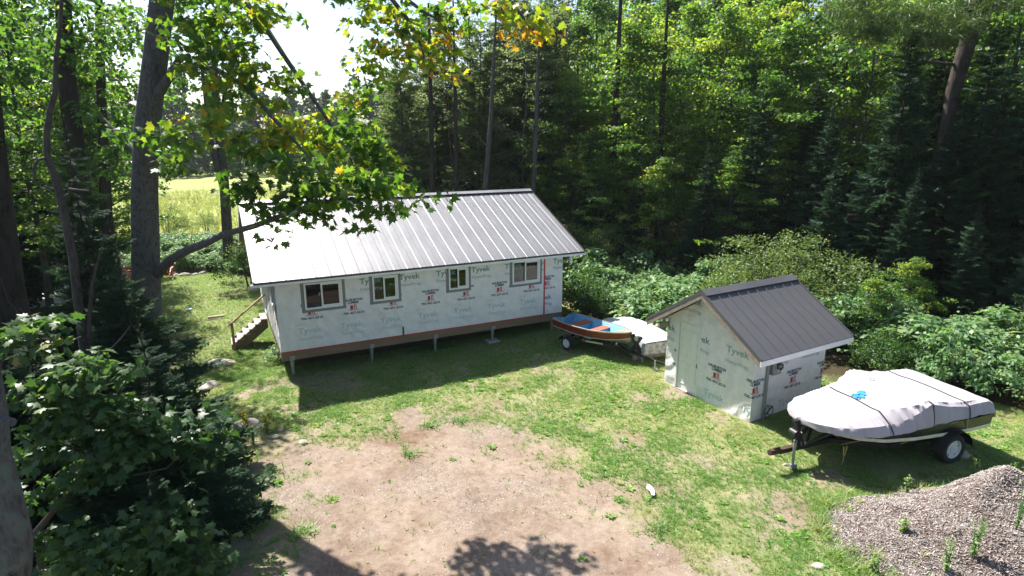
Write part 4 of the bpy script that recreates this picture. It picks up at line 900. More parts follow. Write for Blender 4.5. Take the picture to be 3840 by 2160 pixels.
for s in (-1, 1): MB().add([(0, s*q[0], q[6]+0.008), (0.16, s*(q[0]+0.005), q[6]+0.008), (0, s*(q[0]-0.2), q[6]+0.008)], [(0, 1, 2)]).build('corner_cap', 'bare_aluminium', RB)
for x0, x1 in ((0.55, 0.9), (1.42, 1.72)):
    a = rs((x0+x1)/2); z = 0.735; hwid = a[0]-0.035
    sb = MB().box((x0+0.02, -hwid+0.03, 0.54), (x1-0.02, hwid-0.03, z-0.02)).build('seat_box', 'blue_paint', RB); MB().box((x0, -hwid, z-0.018), (x1, hwid, z+0.012)).build('seat', 'seat_red', RB)
a = rs(2.6); MB().add([(2.42, -0.36, 0.92), (2.42, 0.36, 0.92), (2.93, 0.02, 0.995), (2.93, -0.02, 0.995)], [(0, 1, 2, 3)]).build('bow_deck', 'bare_aluminium', RB)
MB().tube([(2.93, 0, 0.98), (2.99, 0, 1.0), (2.99, 0, 1.05)], 0.015, 6).build('bow_handle', 'bare_aluminium', RB)
MB().tube([(0.42, -0.5, 0.88), (0.36, -0.42, 0.8), (0.34, -0.4, 0.95)], 0.012, 6).build('oarlock', 'bare_aluminium', RB)
MB().tube([(1.2, 0.1, 0.6), (2.3, 0.16, 0.68)], 0.018, 6).build('paddle', 'dark_trim', RB)

# ------------------------------------------------------------------ upturned flat-bottomed boat
dx_, dy_ = 3.5, 20.8; dz_ = gz(4, 19)
DB = empty('upturned_boat', (dx_, dy_, dz_), math.atan2(-0.9375, 0.348), 'upturned grey aluminium boat resting hull up behind the red boat', 'boat')
DS = [(0.0, 0.36, 0.30, 0.40, 0.33), (0.35, 0.48, 0.42, 0.60, 0.36), (0.9, 0.56, 0.52, 0.70, 0.36), (1.8, 0.64, 0.58, 0.74, 0.34), (2.7, 0.66, 0.59, 0.72, 0.32), (3.3, 0.64, 0.57, 0.68, 0.30)]   # x, rim hw, flat hw, top z, rim z
mb = MB(); XD = np.linspace(0, 3.3, 20); P = []
for x in XD:
    rw, fw, tz, bz_ = [float(np.interp(x, [d[0] for d in DS], [d[k] for d in DS])) for k in range(1, 5)]
    P.append([(x, -rw, bz_), (x, -rw-0.01, bz_+0.03), (x, -fw-0.03, tz-0.05), (x, -fw, tz), (x, -fw*0.36, tz+0.015), (x, fw*0.36, tz+0.015), (x, fw, tz), (x, fw+0.03, tz-0.05), (x, rw+0.01, bz_+0.03), (x, rw, bz_)])
hb = MB().grid(P).build('hull', 'grey_aluminium', DB, smooth=True)
for f_ in (-0.7, -0.25, 0.25, 0.7):
    mb = MB(); Q = []
    for x in XD[4:]:
        rw, fw, tz, bz_ = [float(np.interp(x, [d[0] for d in DS], [d[k] for d in DS])) for k in range(1, 5)]; Q.append((x, f_*fw, tz+0.016))
    MB().tube(Q, 0.014, 6).build('keel_rib', 'grey_aluminium', hb)
for x, nm in ((3.305, 'transom'), (-0.005, 'bow_plate')):
    rw, fw, tz, bz_ = [float(np.interp(x, [d[0] for d in DS], [d[k] for d in DS])) for k in range(1, 5)]
    MB().prism([(-rw, bz_), (-fw-0.02, tz-0.02), (fw+0.02, tz-0.02), (rw, bz_)], x-0.012, x+0.012, 0).build(nm, 'mottled_aluminium' if x > 1 else 'grey_aluminium', DB)
for s in (-1, 1): MB().tube([(x, s*float(np.interp(x, [d[0] for d in DS], [d[1] for d in DS])), float(np.interp(x, [d[0] for d in DS], [d[4] for d in DS]))) for x in XD], 0.022, 8).build('rim_rail', 'bare_aluminium', DB)
for k, x in enumerate((0.5, 2.9)): tag(MB().box((-0.07, -0.75, 0), (0.07, 0.75, 0.29)).build('support_timber', 'old_board', None, loc=(dx_+x*0.348, dy_-x*0.9375, dz_-0.0), rot=(0, 0, math.atan2(-0.9375, 0.348))), ('weathered timber under the bow of the upturned grey boat', 'weathered timber under the transom of the upturned grey boat')[k], 'timber', 'timbers under the upturned boat')
# slatted side board leaning under the near edge
MB().box((1.0, -0.60, 0.02), (3.2, -0.575, 0.12)).box((1.0, -0.60, 0.16), (3.2, -0.575, 0.24)).box((1.1, -0.595, 0.0), (1.16, -0.58, 0.3)).box((3.0, -0.595, 0.0), (3.06, -0.58, 0.3)).build('side_rack', 'mottled_aluminium', DB)

# ------------------------------------------------------------------ red garden chairs, fire ring, small things on the lawn
def adirondack(name, x, y, rz_, label):
    c = empty(name, (x, y, gz(x, y)), rz_, label, 'garden chair', 'red garden chairs by the fire ring')
    for k in range(6):
        a = -0.225+0.09*k; top = 0.98-0.1*abs(k-2.5)**1.6/4
        MB().bar((a, -0.12, 0.30), (a*1.25, -0.42, top), 0.078, 0.02, (0, 1, 0)).build('back_slat', 'chair_red', c)
    for k in range(5): MB().bar((-0.27, 0.36-0.1*k, 0.37-0.022*k), (0.27, 0.36-0.1*k, 0.37-0.022*k), 0.085, 0.02).build('seat_slat', 'chair_red', c)
    for s in (-1, 1):
        MB().bar((s*0.36, 0.40, 0.545), (s*0.34, -0.32, 0.545), 0.13, 0.025).build('armrest', 'chair_red', c); MB().bar((s*0.3, 0.36, 0), (s*0.3, 0.36, 0.53), 0.03, 0.09, (0, 1, 0)).build('leg', 'chair_red', c)
        MB().bar((s*0.26, 0.4, 0.36), (s*0.26, -0.62, 0.03), 0.03, 0.11).build('leg', 'chair_red', c)
    MB().bar((-0.34, -0.27, 0.5), (0.34, -0.27, 0.5), 0.03, 0.08).build('back_rail', 'chair_red', c)
    return c
adirondack('garden_chair', *(-18.804, 31.749, -0.620)[:2], math.radians(20), 'upright red slatted garden chair on the lawn nearest the fire ring')
adirondack('garden_chair', *(-19.924, 30.792, -0.600)[:2], math.radians(-60), 'red slatted garden chair half hidden behind the big maple trunk')
def rock(x, y, r, label, seed, flat=0.5, group=None, sink=0.25):
    bm = bmesh.new(); bmesh.ops.create_icosphere(bm, subdivisions=3, radius=1); R_ = random.Random(seed); ox, oy = R_.uniform(0, 50), R_.uniform(0, 50); a, b_ = R_.uniform(0.9, 1.35), R_.uniform(0.65, 1.0)
    for v in bm.verts:
        k = 0.75+0.55*float(fbm(v.co.x*1.3+ox+v.co.z, v.co.y*1.3+oy, 3)); v.co = Vector((v.co.x*a*k, v.co.y*b_*k, v.co.z*flat*k))*r
    me = bpy.data.meshes.new('rock'); bm.to_mesh(me); bm.free()
    o = link('rock', me, 'rock', None, (x, y, gz(x, y)+r*flat*(0.5-sink)), (0, 0, R_.uniform(0, 6)), smooth=True); me.set_sharp_from_angle(angle=0.6); return tag(o, label, 'rock', group)
rock(*(-9.776, 18.894, -0.150)[:2], 0.42, 'broad flat pale rock in the lawn below the cottage steps', 1, 0.28)
rock(*(-9.103, 16.745, -0.100)[:2], 0.40, 'pinkish flat rock beside the dark fir branches', 2, 0.22)
rock(*(-6.648, 13.781, 0.030)[:2], 0.30, 'pale slab rock at the corner of the dirt drive', 3, 0.25)
rock(*(5.913, 11.683, 0.050)[:2], 0.06, 'small stone lying by the boat trailer coupler', 4, 0.6)
rock(*(9.931, 11.994, 0.050)[:2], 0.14, 'grey stone chocking the trailer wheel', 5, 0.8)
rock(*(5.124, 8.612, 0.050)[:2], 0.1, 'half buried pale stone at the edge of the bark pile', 6, 0.4)
rock(*(-5.717, 13.124, 0.050)[:2], 0.13, 'small white stone near the yellow flowers', 7, 0.4)
rock(*(-4.944, 12.870, 0.050)[:2], 0.12, 'flat white stone lying on the bare dirt', 8, 0.3)
rock(*(-12.843, 29.015, -0.500)[:2], 0.35, 'mossy rock at the foot of the dark bush by the cottage', 10, 0.6)
rock(*(-5.701, 13.465, 0.050)[:2], 0.07, 'pebble sized pale stone next to the dirt edge', 12, 0.5)
fp = (-18.222, 33.133, -0.750)
NTH = 'first second third fourth fifth sixth seventh eighth ninth'.split()
for k in range(9):
    a = 2*PI*k/9; rock(fp[0]+0.75*math.cos(a), fp[1]+0.75*math.sin(a), 0.2+0.05*math.sin(k*3), 'grey boulder of the lawn fire ring, %s round from the cottage side' % NTH[k], 20+k, 0.6, 'stones of the fire ring')
ash = MB(); ash.add([(fp[0]+0.6*math.cos(2*PI*k/12), fp[1]+0.6*math.sin(2*PI*k/12), gz(fp[0], fp[1])+0.03) for k in range(12)], [tuple(range(12))]); plain('ash', (0.2, 0.19, 0.18), 0.95, var=0.4, scale=12); tag(ash.build('ash_bed', 'ash'), kind='structure')
p = (-19.242, 33.324, -0.700); tag(MB().tube([(p[0], p[1], gz(p[0], p[1])), (p[0], p[1], gz(p[0], p[1])+0.42)], 0.24, 14).build('log_stool', 'dry_wood'), 'pale sawn log stool beside the upright red chair', 'log stool')
p = (-14.169, 25.339, -0.400); tag(MB().tube([(0, 0, 0), (0, 0, 0.03)], [0.14, 0.12], 16).build('frisbee', 'frisbee', None, loc=(p[0], p[1], gz(p[0], p[1])+0.05)), 'pale blue flying disc lying on shaded grass', 'flying disc')
p = (-13.343, 27.634, -0.450); tag(MB().bar((-0.45, 0, 0), (0.45, 0.05, 0.02), 0.09, 0.03).build('plank', 'dry_wood', None, loc=(p[0], p[1], gz(p[0], p[1])+0.06)), 'short pale plank lying on the shaded lawn by the bush', 'plank')
p = (-12.343, 24.043, -0.350); tag(MB().tube([(-0.3, -0.1, 0), (0.3, 0.1, 0.03)], [0.06, 0.05], 10).build('log', 'dry_wood', None, loc=(p[0], p[1], gz(p[0], p[1])+0.08)), 'short bleached log on the grass near the steps', 'log')
p = (2.824, 10.797, 0.050); r_ = random.Random(3); V_ = [(0.14*math.cos(2*PI*k/9)*r_.uniform(0.4, 1.2)*0.7, 0.2*math.sin(2*PI*k/9)*r_.uniform(0.5, 1.2), r_.uniform(0.01, 0.07)) for k in range(9)]+[(0, 0, 0.08)]
tag(MB().add(V_, [(k, (k+1) % 9, 9) for k in range(9)]).build('paper_scrap', 'paper', None, loc=(p[0], p[1], gz(p[0], p[1])+0.02)), 'crumpled white paper scrap on the thin grass', 'paper')

# ------------------------------------------------------------------ bark pile
pk = (8.549, 10.126, 0.850); PB = (8.0, 8.2)
def pile_h(x, y):
    u, v = x-8.75, y-8.9; d = np.hypot(u/3.1, v/1.75); ang_ = np.arctan2(v, u)
    base = np.clip(1-d*(0.9+0.25*(fbm(np.cos(ang_)*2+5, np.sin(ang_)*2+5, 2)-0.5)), 0, 1)
    h = 0.62*sst(base*1.25) + 0.5*np.exp(-((x-9.0)**2/0.55+(y-9.85)**2/0.35)) + 0.16*np.exp(-((x-8.2)**2/0.3+(y-9.5)**2/0.3))
    e = sst(base/0.14); return (h*(0.8+0.4*fbm(x*1.6, y*1.6, 3))+0.06*(fbm(x*5, y*5, 3)-0.4))*e - 0.03*(1-e)
px_, py_ = np.meshgrid(np.arange(5.0, 12.4, 0.08), np.arange(6.0, 11.4, 0.08), indexing='ij'); ph = pile_h(px_, py_); pz = ground_z(px_, py_)+ph
ii = np.arange(px_.size).reshape(px_.shape); keep = (ph > -0.028); fk = keep[:-1, :-1] | keep[1:, :-1] | keep[1:, 1:] | keep[:-1, 1:]
m, n, l, b = nt('bark_pile'); t2 = noise(n, l, 3, 6, 0.65); t3 = noise(n, l, 42, 5, 0.75); vo = n.new('ShaderNodeTexVoronoi'); vo.inputs['Scale'].default_value = 28; vo.inputs['Randomness'].default_value = 1; tc = n.new('ShaderNodeTexCoord'); mp_ = n.new('ShaderNodeMapping'); mp_.inputs['Scale'].default_value = (1, 2.2, 1); l.new(tc.outputs['Object'], mp_.inputs[0]); l.new(mp_.outputs[0], vo.inputs['Vector'])
rr = ramp(n, l, vo.outputs['Color'], [(0.15, (0.2, 0.168, 0.15)), (0.5, (0.28, 0.238, 0.215)), (0.9, (0.4, 0.35, 0.32))]); rd = ramp(n, l, t2.outputs['Fac'], [(0.42, (0.5, 0.42, 0.4)), (0.6, (1, 1, 1))])
l.new(mixc(n, l, 1.0, rr.outputs[0], rd.outputs[0], 'MULTIPLY'), b.inputs['Base Color']); b.inputs['Roughness'].default_value = 0.95; b.inputs['Specular IOR Level'].default_value = 0.1; bump(n, l, b, t3.outputs['Fac'], 1.0, 0.06)
me = mesh_np('bark_pile', np.stack([px_, py_, pz], -1).reshape(-1, 3), np.stack([ii[:-1, :-1], ii[1:, :-1], ii[1:, 1:], ii[:-1, 1:]], -1)[fk])
pile = tag(link('bark_pile', me, 'bark_pile', smooth=True), 'mounded heap of grey brown bark chips beside the covered boat', 'bark pile')
x = RNG.uniform(5.2, 12.2, 70000); y = RNG.uniform(6.2, 11.3, 70000); h = pile_h(x, y); k = h > -0.028+0.04*fbm(x*3, y*3, 3); P = np.stack([x[k], y[k], ground_z(x[k], y[k])+h[k]+0.01], 1)
rr_ = RNG.random(60000); x2 = RNG.uniform(4.8, 12.3, 60000); y2 = RNG.uniform(6.2, 11.4, 60000); h2 = pile_h(x2, y2); k2 = (h2 > -0.03) & (rr_ < np.where(x2 > 10.0, 0.35, 0.16)*np.exp(-np.maximum(h2, 0)/np.where(x2 > 10.2, 0.2, 0.05))*sst((fbm(x2*1.4, y2*1.4+3, 3)-0.4)/0.15))
P2 = np.stack([x2[k2], y2[k2], ground_z(x2[k2], y2[k2])+np.maximum(h2[k2], 0)], 1); n2 = len(P2)
scatter('pile_edge_grass', P2, RNG.uniform(0.08, 0.22, n2), rots(n2), np.clip(RNG.normal(0.45, 0.3, n2), 0, 1), cTuft)
scatter('bark_chips', P, RNG.uniform(0.018, 0.05, len(P)), rots(len(P), 0.4), np.clip(RNG.normal(0.5, 0.26, len(P)), 0, 1), cChip, pile)
# ------------------------------------------------------------------ foliage builders
def unit(a): return a/np.maximum(np.linalg.norm(a, axis=-1, keepdims=True), 1e-9)
QUAD_T = np.array([(0, 0, 0), (0.34, 0.45, 0.06), (0, 1, -0.05), (-0.34, 0.45, 0.06)]); QUAD_F = np.array([(0, 1, 2, 3)])
def star_maple():
    o = [(0.0, 0.0), (0.16, 0.04), (0.42, -0.08), (0.36, 0.12), (0.62, 0.34), (0.40, 0.38), (0.44, 0.60), (0.2, 0.52), (0.12, 0.70), (0.0, 1.0)]
    P = o + [(-x, y) for x, y in o[-2:0:-1]]; V = [(0, 0.3, 0.03)] + [(x, y, -0.12*abs(x)-0.06*y*y) for x, y in P]; n = len(P)
    return np.array(V), np.array([(0, k+1, (k+1) % n+1) for k in range(n)])
MAP_T, MAP_F = star_maple()
# cheap five pointed leaf: 8 triangles
o5 = [(0, 0.0), (0.5, 0.12), (0.3, 0.42), (0.42, 0.7), (0, 1.0), (-0.42, 0.7), (-0.3, 0.42), (-0.5, 0.12)]
M5_T = np.array([(0, 0.35, 0.05)]+[(x, y, -0.1*abs(x)) for x, y in o5]); M5_F = np.array([(0, k+1, (k+1) % 8+1) for k in range(8)])
def leaf_arrays(P, N, D, size, tint, T, Fc):
    """P points, N normals, D in-plane directions (n,3)"""
    N = unit(N); D = unit(D - N*np.sum(D*N, 1, keepdims=True)); Sd = np.cross(D, N); n = len(P); size = np.broadcast_to(np.asarray(size, float), (n,))[:, None, None]
    V = P[:, None, :] + size*(T[None, :, 0:1]*Sd[:, None, :] + T[None, :, 1:2]*D[:, None, :] + T[None, :, 2:3]*N[:, None, :])
    F = Fc[None]+(np.arange(n)*len(T))[:, None, None]
    return V.reshape(-1, 3), F.reshape(-1, Fc.shape[1]), np.repeat(tint, len(T))
def cluster_leaves(rng, C, R, nper, size, tmu, tsd, T, F, up=1.0, spread=0.8):
    """C (m,3) centres, R (m,3) radii"""
    m = len(C); k = np.broadcast_to(np.asarray(nper), (m,)).astype(int); i = np.repeat(np.arange(m), k); n = len(i)
    d = unit(rng.normal(size=(n, 3))); r = rng.random((n, 1))**0.45
    off = d*r*R[i]; P = C[i]+off
    N = np.array([0, 0, up])+rng.normal(0, spread, (n, 3))+0.5*d*np.array([1, 1, 0.3])
    D = off*np.array([1, 1, 0.2])+rng.normal(0, 0.6, (n, 3))*R[i]+np.array([0, 0, -0.15])
    t = np.clip(np.broadcast_to(np.asarray(tmu, float), (m,))[i]+rng.normal(0, 1, n)*np.broadcast_to(np.asarray(tsd, float), (m,))[i], 0, 1)
    return leaf_arrays(P, N, D, size*rng.uniform(0.7, 1.2, n), t, T, F)
def tree_trunk(mb, P, R, n=9): mb.tube(P, R, n)
def wander(rng, p0, p1, k, amp):
    p0 = np.array(p0, float); p1 = np.array(p1, float); o = []
    for i in range(k+1):
        t = i/k; o.append(p0+(p1-p0)*t+(rng.normal(0, amp, 3)*np.array([1, 1, 0.3]) if 0 < i < k else 0))
    return o
class Arch: pass
def maple_arch(seed, h, cr, base, nl, nper, lsize, tmu=0.42, tsd=0.16, ttop=0.12, lean=0.3, tr=0.19, T=QUAD_T, F=QUAD_F, mat='forest_leaf', sub=5, flat=0.22, crad=0.62, bark='grey_bark', branchless=0.0):
    rng = np.random.default_rng(seed); mb = MB(); top = np.array([rng.normal(0, lean), rng.normal(0, lean), h*0.97])
    tp = wander(rng, (0, 0, -0.3), top, 6, 0.12); rad = [tr*(1.25 if i == 0 else 1)*(1-0.85*i/6) for i in range(7)]; mb.tube(tp, rad, 9)
    C = []; RR = []; TM = []
    tpn = np.array(tp); hs = tpn[:, 2]
    for i in range(nl):
        u = (i+rng.uniform(0, 0.8))/nl; z = base+(h*0.95-base)*u; c = np.array([np.interp(z, hs, tpn[:, 0]), np.interp(z, hs, tpn[:, 1]), z])
        az = i*2.39996+rng.normal(0, 0.35); prof = (0.55+0.45*math.sin(PI*min(1, u*1.15+0.12)))*(1.0 if u < 0.75 else max(0.25, (1-u)/0.25)); L = cr*prof*rng.uniform(0.6, 1.15)
        lt = rng.normal(0, 0.15); el = rng.uniform(0.1, 0.5)+0.5*u; d = np.array([math.cos(az), math.sin(az), 0]); p = [c, c+d*L*0.4+np.array([0, 0, L*0.4*math.tan(el)*0.9]), c+d*L*0.75+np.array([0, 0, L*0.6*math.tan(el)]), c+d*L+np.array([0, 0, L*0.62*math.tan(el)])]
        mb.tube(p, [max(0.02, tr*0.32*(1-u*0.6)), 0.03, 0.02, 0.01], 5, cap=False)
        for s in range(sub):
            t = rng.uniform(0.35, 1.08); j = min(2, int(t*3)); q = np.array([np.interp(t, (0, 0.4, 0.75, 1.1), [pp[a] for pp in p]) for a in range(3)])
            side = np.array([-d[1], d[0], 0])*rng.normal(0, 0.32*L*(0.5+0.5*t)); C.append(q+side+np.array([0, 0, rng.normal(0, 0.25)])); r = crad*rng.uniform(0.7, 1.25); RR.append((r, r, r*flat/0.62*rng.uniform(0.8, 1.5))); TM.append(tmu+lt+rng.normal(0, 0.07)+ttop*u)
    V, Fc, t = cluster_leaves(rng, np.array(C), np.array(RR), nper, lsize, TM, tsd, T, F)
    a = Arch(); a.trunk = mb.mesh('trunk'); a.trunk.materials.append(MATS[bark]); a.trunk.polygons.foreach_set('use_smooth', [True]*len(a.trunk.polygons)); a.crown = mesh_np('crown', V, Fc, t); a.crown.materials.append(MATS[mat]); a.h = h; return a
def frond(rng, nt, sub, tw=0.05, ang=0.85, subl=0.3, droop=0.0):
    """a flat conifer branch of length 1 along +y made of needle-bearing twigs; returns rhombi (n,4,3)"""
    Q = []
    def twig(p, d, L, w, nrm=(0, 0, 1)):
        d = d/np.linalg.norm(d); s = np.cross(d, nrm); s = s/np.linalg.norm(s)
        Q.append([p, p+d*L*0.35+s*w, p+d*L, p+d*L*0.35-s*w])
    twig(np.array([0, 0, 0.]), np.array([0, 1., 0]), 1.0, tw*0.6); twig(np.array([0, 0.3, 0.]), np.array([0, 1., 0.0]), 0.72, tw*0.7, (1, 0, 0.3))
    for i in range(nt):
        y = 0.12+0.86*(i+rng.random()*0.6)/nt; L = (0.42*(1-y)+0.10)*rng.uniform(0.75, 1.2)
        for s in (-1, 1):
            a = ang*rng.uniform(0.8, 1.15); d = np.array([s*math.sin(a), math.cos(a), rng.normal(0, 0.12)-droop]); p = np.array([0, y, -droop*0.1]); twig(p, d, L, tw, (0.3*rng.normal(), 0.3*rng.normal(), 1))
            for k in range(sub):
                q = p+d*L*(0.2+0.7*(k+rng.random()*0.7)/sub); ss_ = 1 if k % 2 else -1; b = a+ss_*0.75; dd = np.array([s*math.sin(b), math.cos(b), rng.normal(0, 0.25)-droop*1.3]); twig(q, dd, L*subl*rng.uniform(0.7, 1.2)*(1.15-k/sub*0.4), tw*0.8, (0.4*rng.normal(), 0.4*rng.normal(), 1))
    return np.array(Q)
def conifer_arch(seed, h, r, nb, nt=9, sub=3, base=0.3, tw=0.05, droop=0.25, power=0.8, tr=0.11, mat='spruce_needle', bark='dark_bark', irregular=0.25, tipup=0.15, leader=0.5, subl=0.34, tmu=0.4, fdroop=0.05, rmin=0.12, lean=0.08, ang=0.85):
    rng = np.random.default_rng(seed); mb = MB(); top = np.array([rng.normal(0, lean), rng.normal(0, lean), h]); tp = wander(rng, (0, 0, -0.2), top, 6, 0.03)
    mb.tube(tp, [max(0.012, tr*(1-i/6.2)) for i in range(7)], 8); tpn = np.array(tp)
    fr = [frond(np.random.default_rng(seed*10+k), nt, sub, tw, ang=ang, subl=subl, droop=fdroop) for k in range(4)]
    V = []; TI = []
    for i in range(nb):
        u = 1-((i+rng.random())/nb)**0.75*(1-base/h) if False else base/h+(1-base/h)*(1-(1-(i+0.5)/nb)**1.0)
        z = u*h; c = np.array([np.interp(z, tpn[:, 2], tpn[:, 0]), np.interp(z, tpn[:, 2], tpn[:, 1]), z])
        prof = (1-u)**power+rmin*(1-u)**0.3*0.6; L = r*prof*rng.uniform(1-irregular, 1+irregular*0.6)
        if L < 0.06: L = 0.06
        az = i*2.39996+rng.normal(0, 0.3); dr = droop*(1-u*1.3)+rng.normal(0, 0.08); q = fr[i % 4].copy()
        y = q[..., 1].copy(); q[..., 2] = q[..., 2]-dr*y+(dr*0.5+tipup)*y*y   # droop then lift at the tip
        w = 0.8 if L > 0.8 else 1.0; q[..., 0] *= w; q = q*L
        q2 = fr[(i+1) % 4].copy()*np.array([0.8*w, 0.92, 1.0]); y2 = q2[..., 1].copy(); q2[..., 2] += -dr*y2+(dr*0.5+tipup)*y2*y2; q2 = q2*L
        ra = rng.uniform(0.5, 1.1)*(1 if i % 2 else -1); rb = rng.normal(0, 0.2)
        for qq, r_ in ((q, rb), (q2, ra)):
            cr_, sr_ = math.cos(r_), math.sin(r_); x_, z_ = qq[..., 0].copy(), qq[..., 2].copy()-(-dr*qq[..., 1]); qq[..., 0] = x_*cr_-z_*sr_; qq[..., 2] = x_*sr_+z_*cr_-dr*qq[..., 1]
        q = np.concatenate([q, q2]); y = np.concatenate([y, y2])
        ca, sa = math.cos(az), math.sin(az); x_, y_ = q[..., 0].copy(), q[..., 1].copy(); q[..., 0] = x_*sa+y_*ca; q[..., 1] = -x_*ca+y_*sa
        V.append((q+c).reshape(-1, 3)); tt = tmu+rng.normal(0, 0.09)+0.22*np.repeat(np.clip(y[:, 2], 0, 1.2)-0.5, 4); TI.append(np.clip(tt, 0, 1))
        if L > 0.5: mb.tube([c, c+np.array([ca, sa, -dr*0.5])*L*0.5], [0.012+0.012*L, 0.006], 4, cap=False)
    # leader
    for k in range(10):
        z = h-leader*0.2+leader*k/10; a = k*2.4; d = np.array([math.cos(a), math.sin(a), 0.9])*0.09*(1-k/14); p = top+np.array([0, 0, z-h]); s = np.array([-math.sin(a), math.cos(a), 0])*0.018
        V.append(np.array([p, p+d*0.5+s, p+d, p+d*0.5-s])); TI.append(np.full(4, tmu+0.15))
    mb.tube([top, top+np.array([0, 0, leader*0.85])], [0.015, 0.006], 5)
    V = np.concatenate(V); TI = np.concatenate(TI); F = np.arange(len(V)).reshape(-1, 4)
    a = Arch(); a.trunk = mb.mesh('trunk'); a.trunk.materials.append(MATS[bark]); a.crown = mesh_np('crown', V, F, TI); a.crown.materials.append(MATS[mat]); a.h = h; return a
def shrub_arch(seed, h, r, ncl, nper, lsize, mat, tmu=0.45, tsd=0.18, stems=9, crad=0.3, up=0.8, T=QUAD_T, F=QUAD_F, flat=0.6, spread=0.8):
    rng = np.random.default_rng(seed); mb = MB(); C = []; R = []; TM = []
    for i in range(stems):
        a = rng.uniform(0, 2*PI); q = r*rng.uniform(0.25, 0.9); z = h*rng.uniform(0.6, 0.95); mb.tube([(0.1*math.cos(a), 0.1*math.sin(a), -0.1), (q*0.45*math.cos(a), q*0.45*math.sin(a), z*0.6), (q*math.cos(a), q*math.sin(a), z)], [0.02, 0.012, 0.005], 4, cap=False)
    for i in range(ncl):
        a = rng.uniform(0, 2*PI); w = rng.random()**0.5; u = rng.random(); z = h*(0.12+0.86*math.sqrt(max(0, 1-(w*0.95)**2))*(0.45+0.55*u)); q = r*w*(1+0.15*rng.normal()); C.append((q*math.cos(a), q*math.sin(a), z)); c = crad*rng.uniform(0.6, 1.3); R.append((c, c, c*flat)); TM.append(tmu+rng.normal(0, 0.1))
    V, Fc, t = cluster_leaves(rng, np.array(C), np.array(R), nper, lsize, TM, tsd, T, F, up=up, spread=spread)
    a = Arch(); a.trunk = mb.mesh('stems'); a.trunk.materials.append(MATS['twig_bark']); a.crown = mesh_np('foliage', V, Fc, t); a.crown.materials.append(MATS[mat]); a.h = h; return a
def plant_tree(a, name, x, y, label, cat, group=None, s=1.0, rz=None, sz=None, tilt=(0, 0), parts=('trunk', 'crown'), dz=0.0):
    e = empty(name, (x, y, gz(x, y)+dz), 0, label, cat, group); rz = random.uniform(0, 2*PI) if rz is None else rz
    e.rotation_euler = (tilt[0], tilt[1], rz); e.scale = (s, s, sz or s)
    for me, nm in ((a.trunk, parts[0]), (a.crown, parts[1])):
        o = bpy.data.objects.new(nm, me); COL.objects.link(o); o.parent = e
    return e
SHP = ('stems', 'foliage')
# kinds
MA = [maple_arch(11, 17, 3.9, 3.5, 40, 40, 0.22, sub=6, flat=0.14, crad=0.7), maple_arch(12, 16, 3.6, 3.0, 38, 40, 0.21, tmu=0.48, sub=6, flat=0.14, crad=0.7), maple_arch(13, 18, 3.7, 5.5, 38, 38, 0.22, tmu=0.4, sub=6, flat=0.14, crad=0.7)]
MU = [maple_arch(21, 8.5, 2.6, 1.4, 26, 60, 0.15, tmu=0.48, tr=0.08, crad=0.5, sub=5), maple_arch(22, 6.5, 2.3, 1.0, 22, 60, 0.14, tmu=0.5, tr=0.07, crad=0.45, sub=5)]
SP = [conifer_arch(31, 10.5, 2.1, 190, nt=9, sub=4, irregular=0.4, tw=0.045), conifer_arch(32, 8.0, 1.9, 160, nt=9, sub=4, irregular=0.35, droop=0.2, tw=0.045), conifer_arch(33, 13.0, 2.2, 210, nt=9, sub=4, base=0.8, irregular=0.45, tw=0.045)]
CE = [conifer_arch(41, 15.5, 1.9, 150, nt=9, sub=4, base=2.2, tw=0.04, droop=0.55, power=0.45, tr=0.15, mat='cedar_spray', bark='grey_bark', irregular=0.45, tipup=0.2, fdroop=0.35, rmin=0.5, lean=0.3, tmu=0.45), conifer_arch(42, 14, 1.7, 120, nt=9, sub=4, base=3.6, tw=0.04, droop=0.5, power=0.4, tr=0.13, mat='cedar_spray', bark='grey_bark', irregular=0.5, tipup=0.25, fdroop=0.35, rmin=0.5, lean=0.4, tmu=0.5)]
BR = [shrub_arch(51, 1.45, 1.15, 90, 20, 0.16, 'bramble_leaf', crad=0.3, up=1.5, spread=0.65, flat=0.4), shrub_arch(52, 1.75, 1.2, 100, 20, 0.16, 'bramble_leaf', tmu=0.5, crad=0.28, up=1.5, spread=0.65, flat=0.4), shrub_arch(53, 1.2, 1.0, 80, 20, 0.15, 'bramble_leaf', tmu=0.55, crad=0.26, up=1.5, spread=0.65, flat=0.4)]
AL = [shrub_arch(61, 3.6, 2.0, 150, 30, 0.095, 'alder_leaf', crad=0.42, stems=16, tmu=0.5), shrub_arch(62, 2.7, 1.5, 110, 30, 0.09, 'alder_leaf', crad=0.36, stems=14, tmu=0.4)]
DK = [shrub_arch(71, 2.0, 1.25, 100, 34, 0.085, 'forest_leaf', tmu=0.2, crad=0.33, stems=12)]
FI = [conifer_arch(81, 7.3, 1.9, 115, nt=13, sub=6, base=0.4, tw=0.022, irregular=0.3, droop=0.22, leader=0.75, tr=0.07, subl=0.42, tmu=0.38), conifer_arch(82, 4.2, 1.75, 95, nt=13, sub=6, base=0.2, tw=0.022, irregular=0.3, droop=0.2, leader=0.5, tr=0.06, subl=0.42, tmu=0.36)]

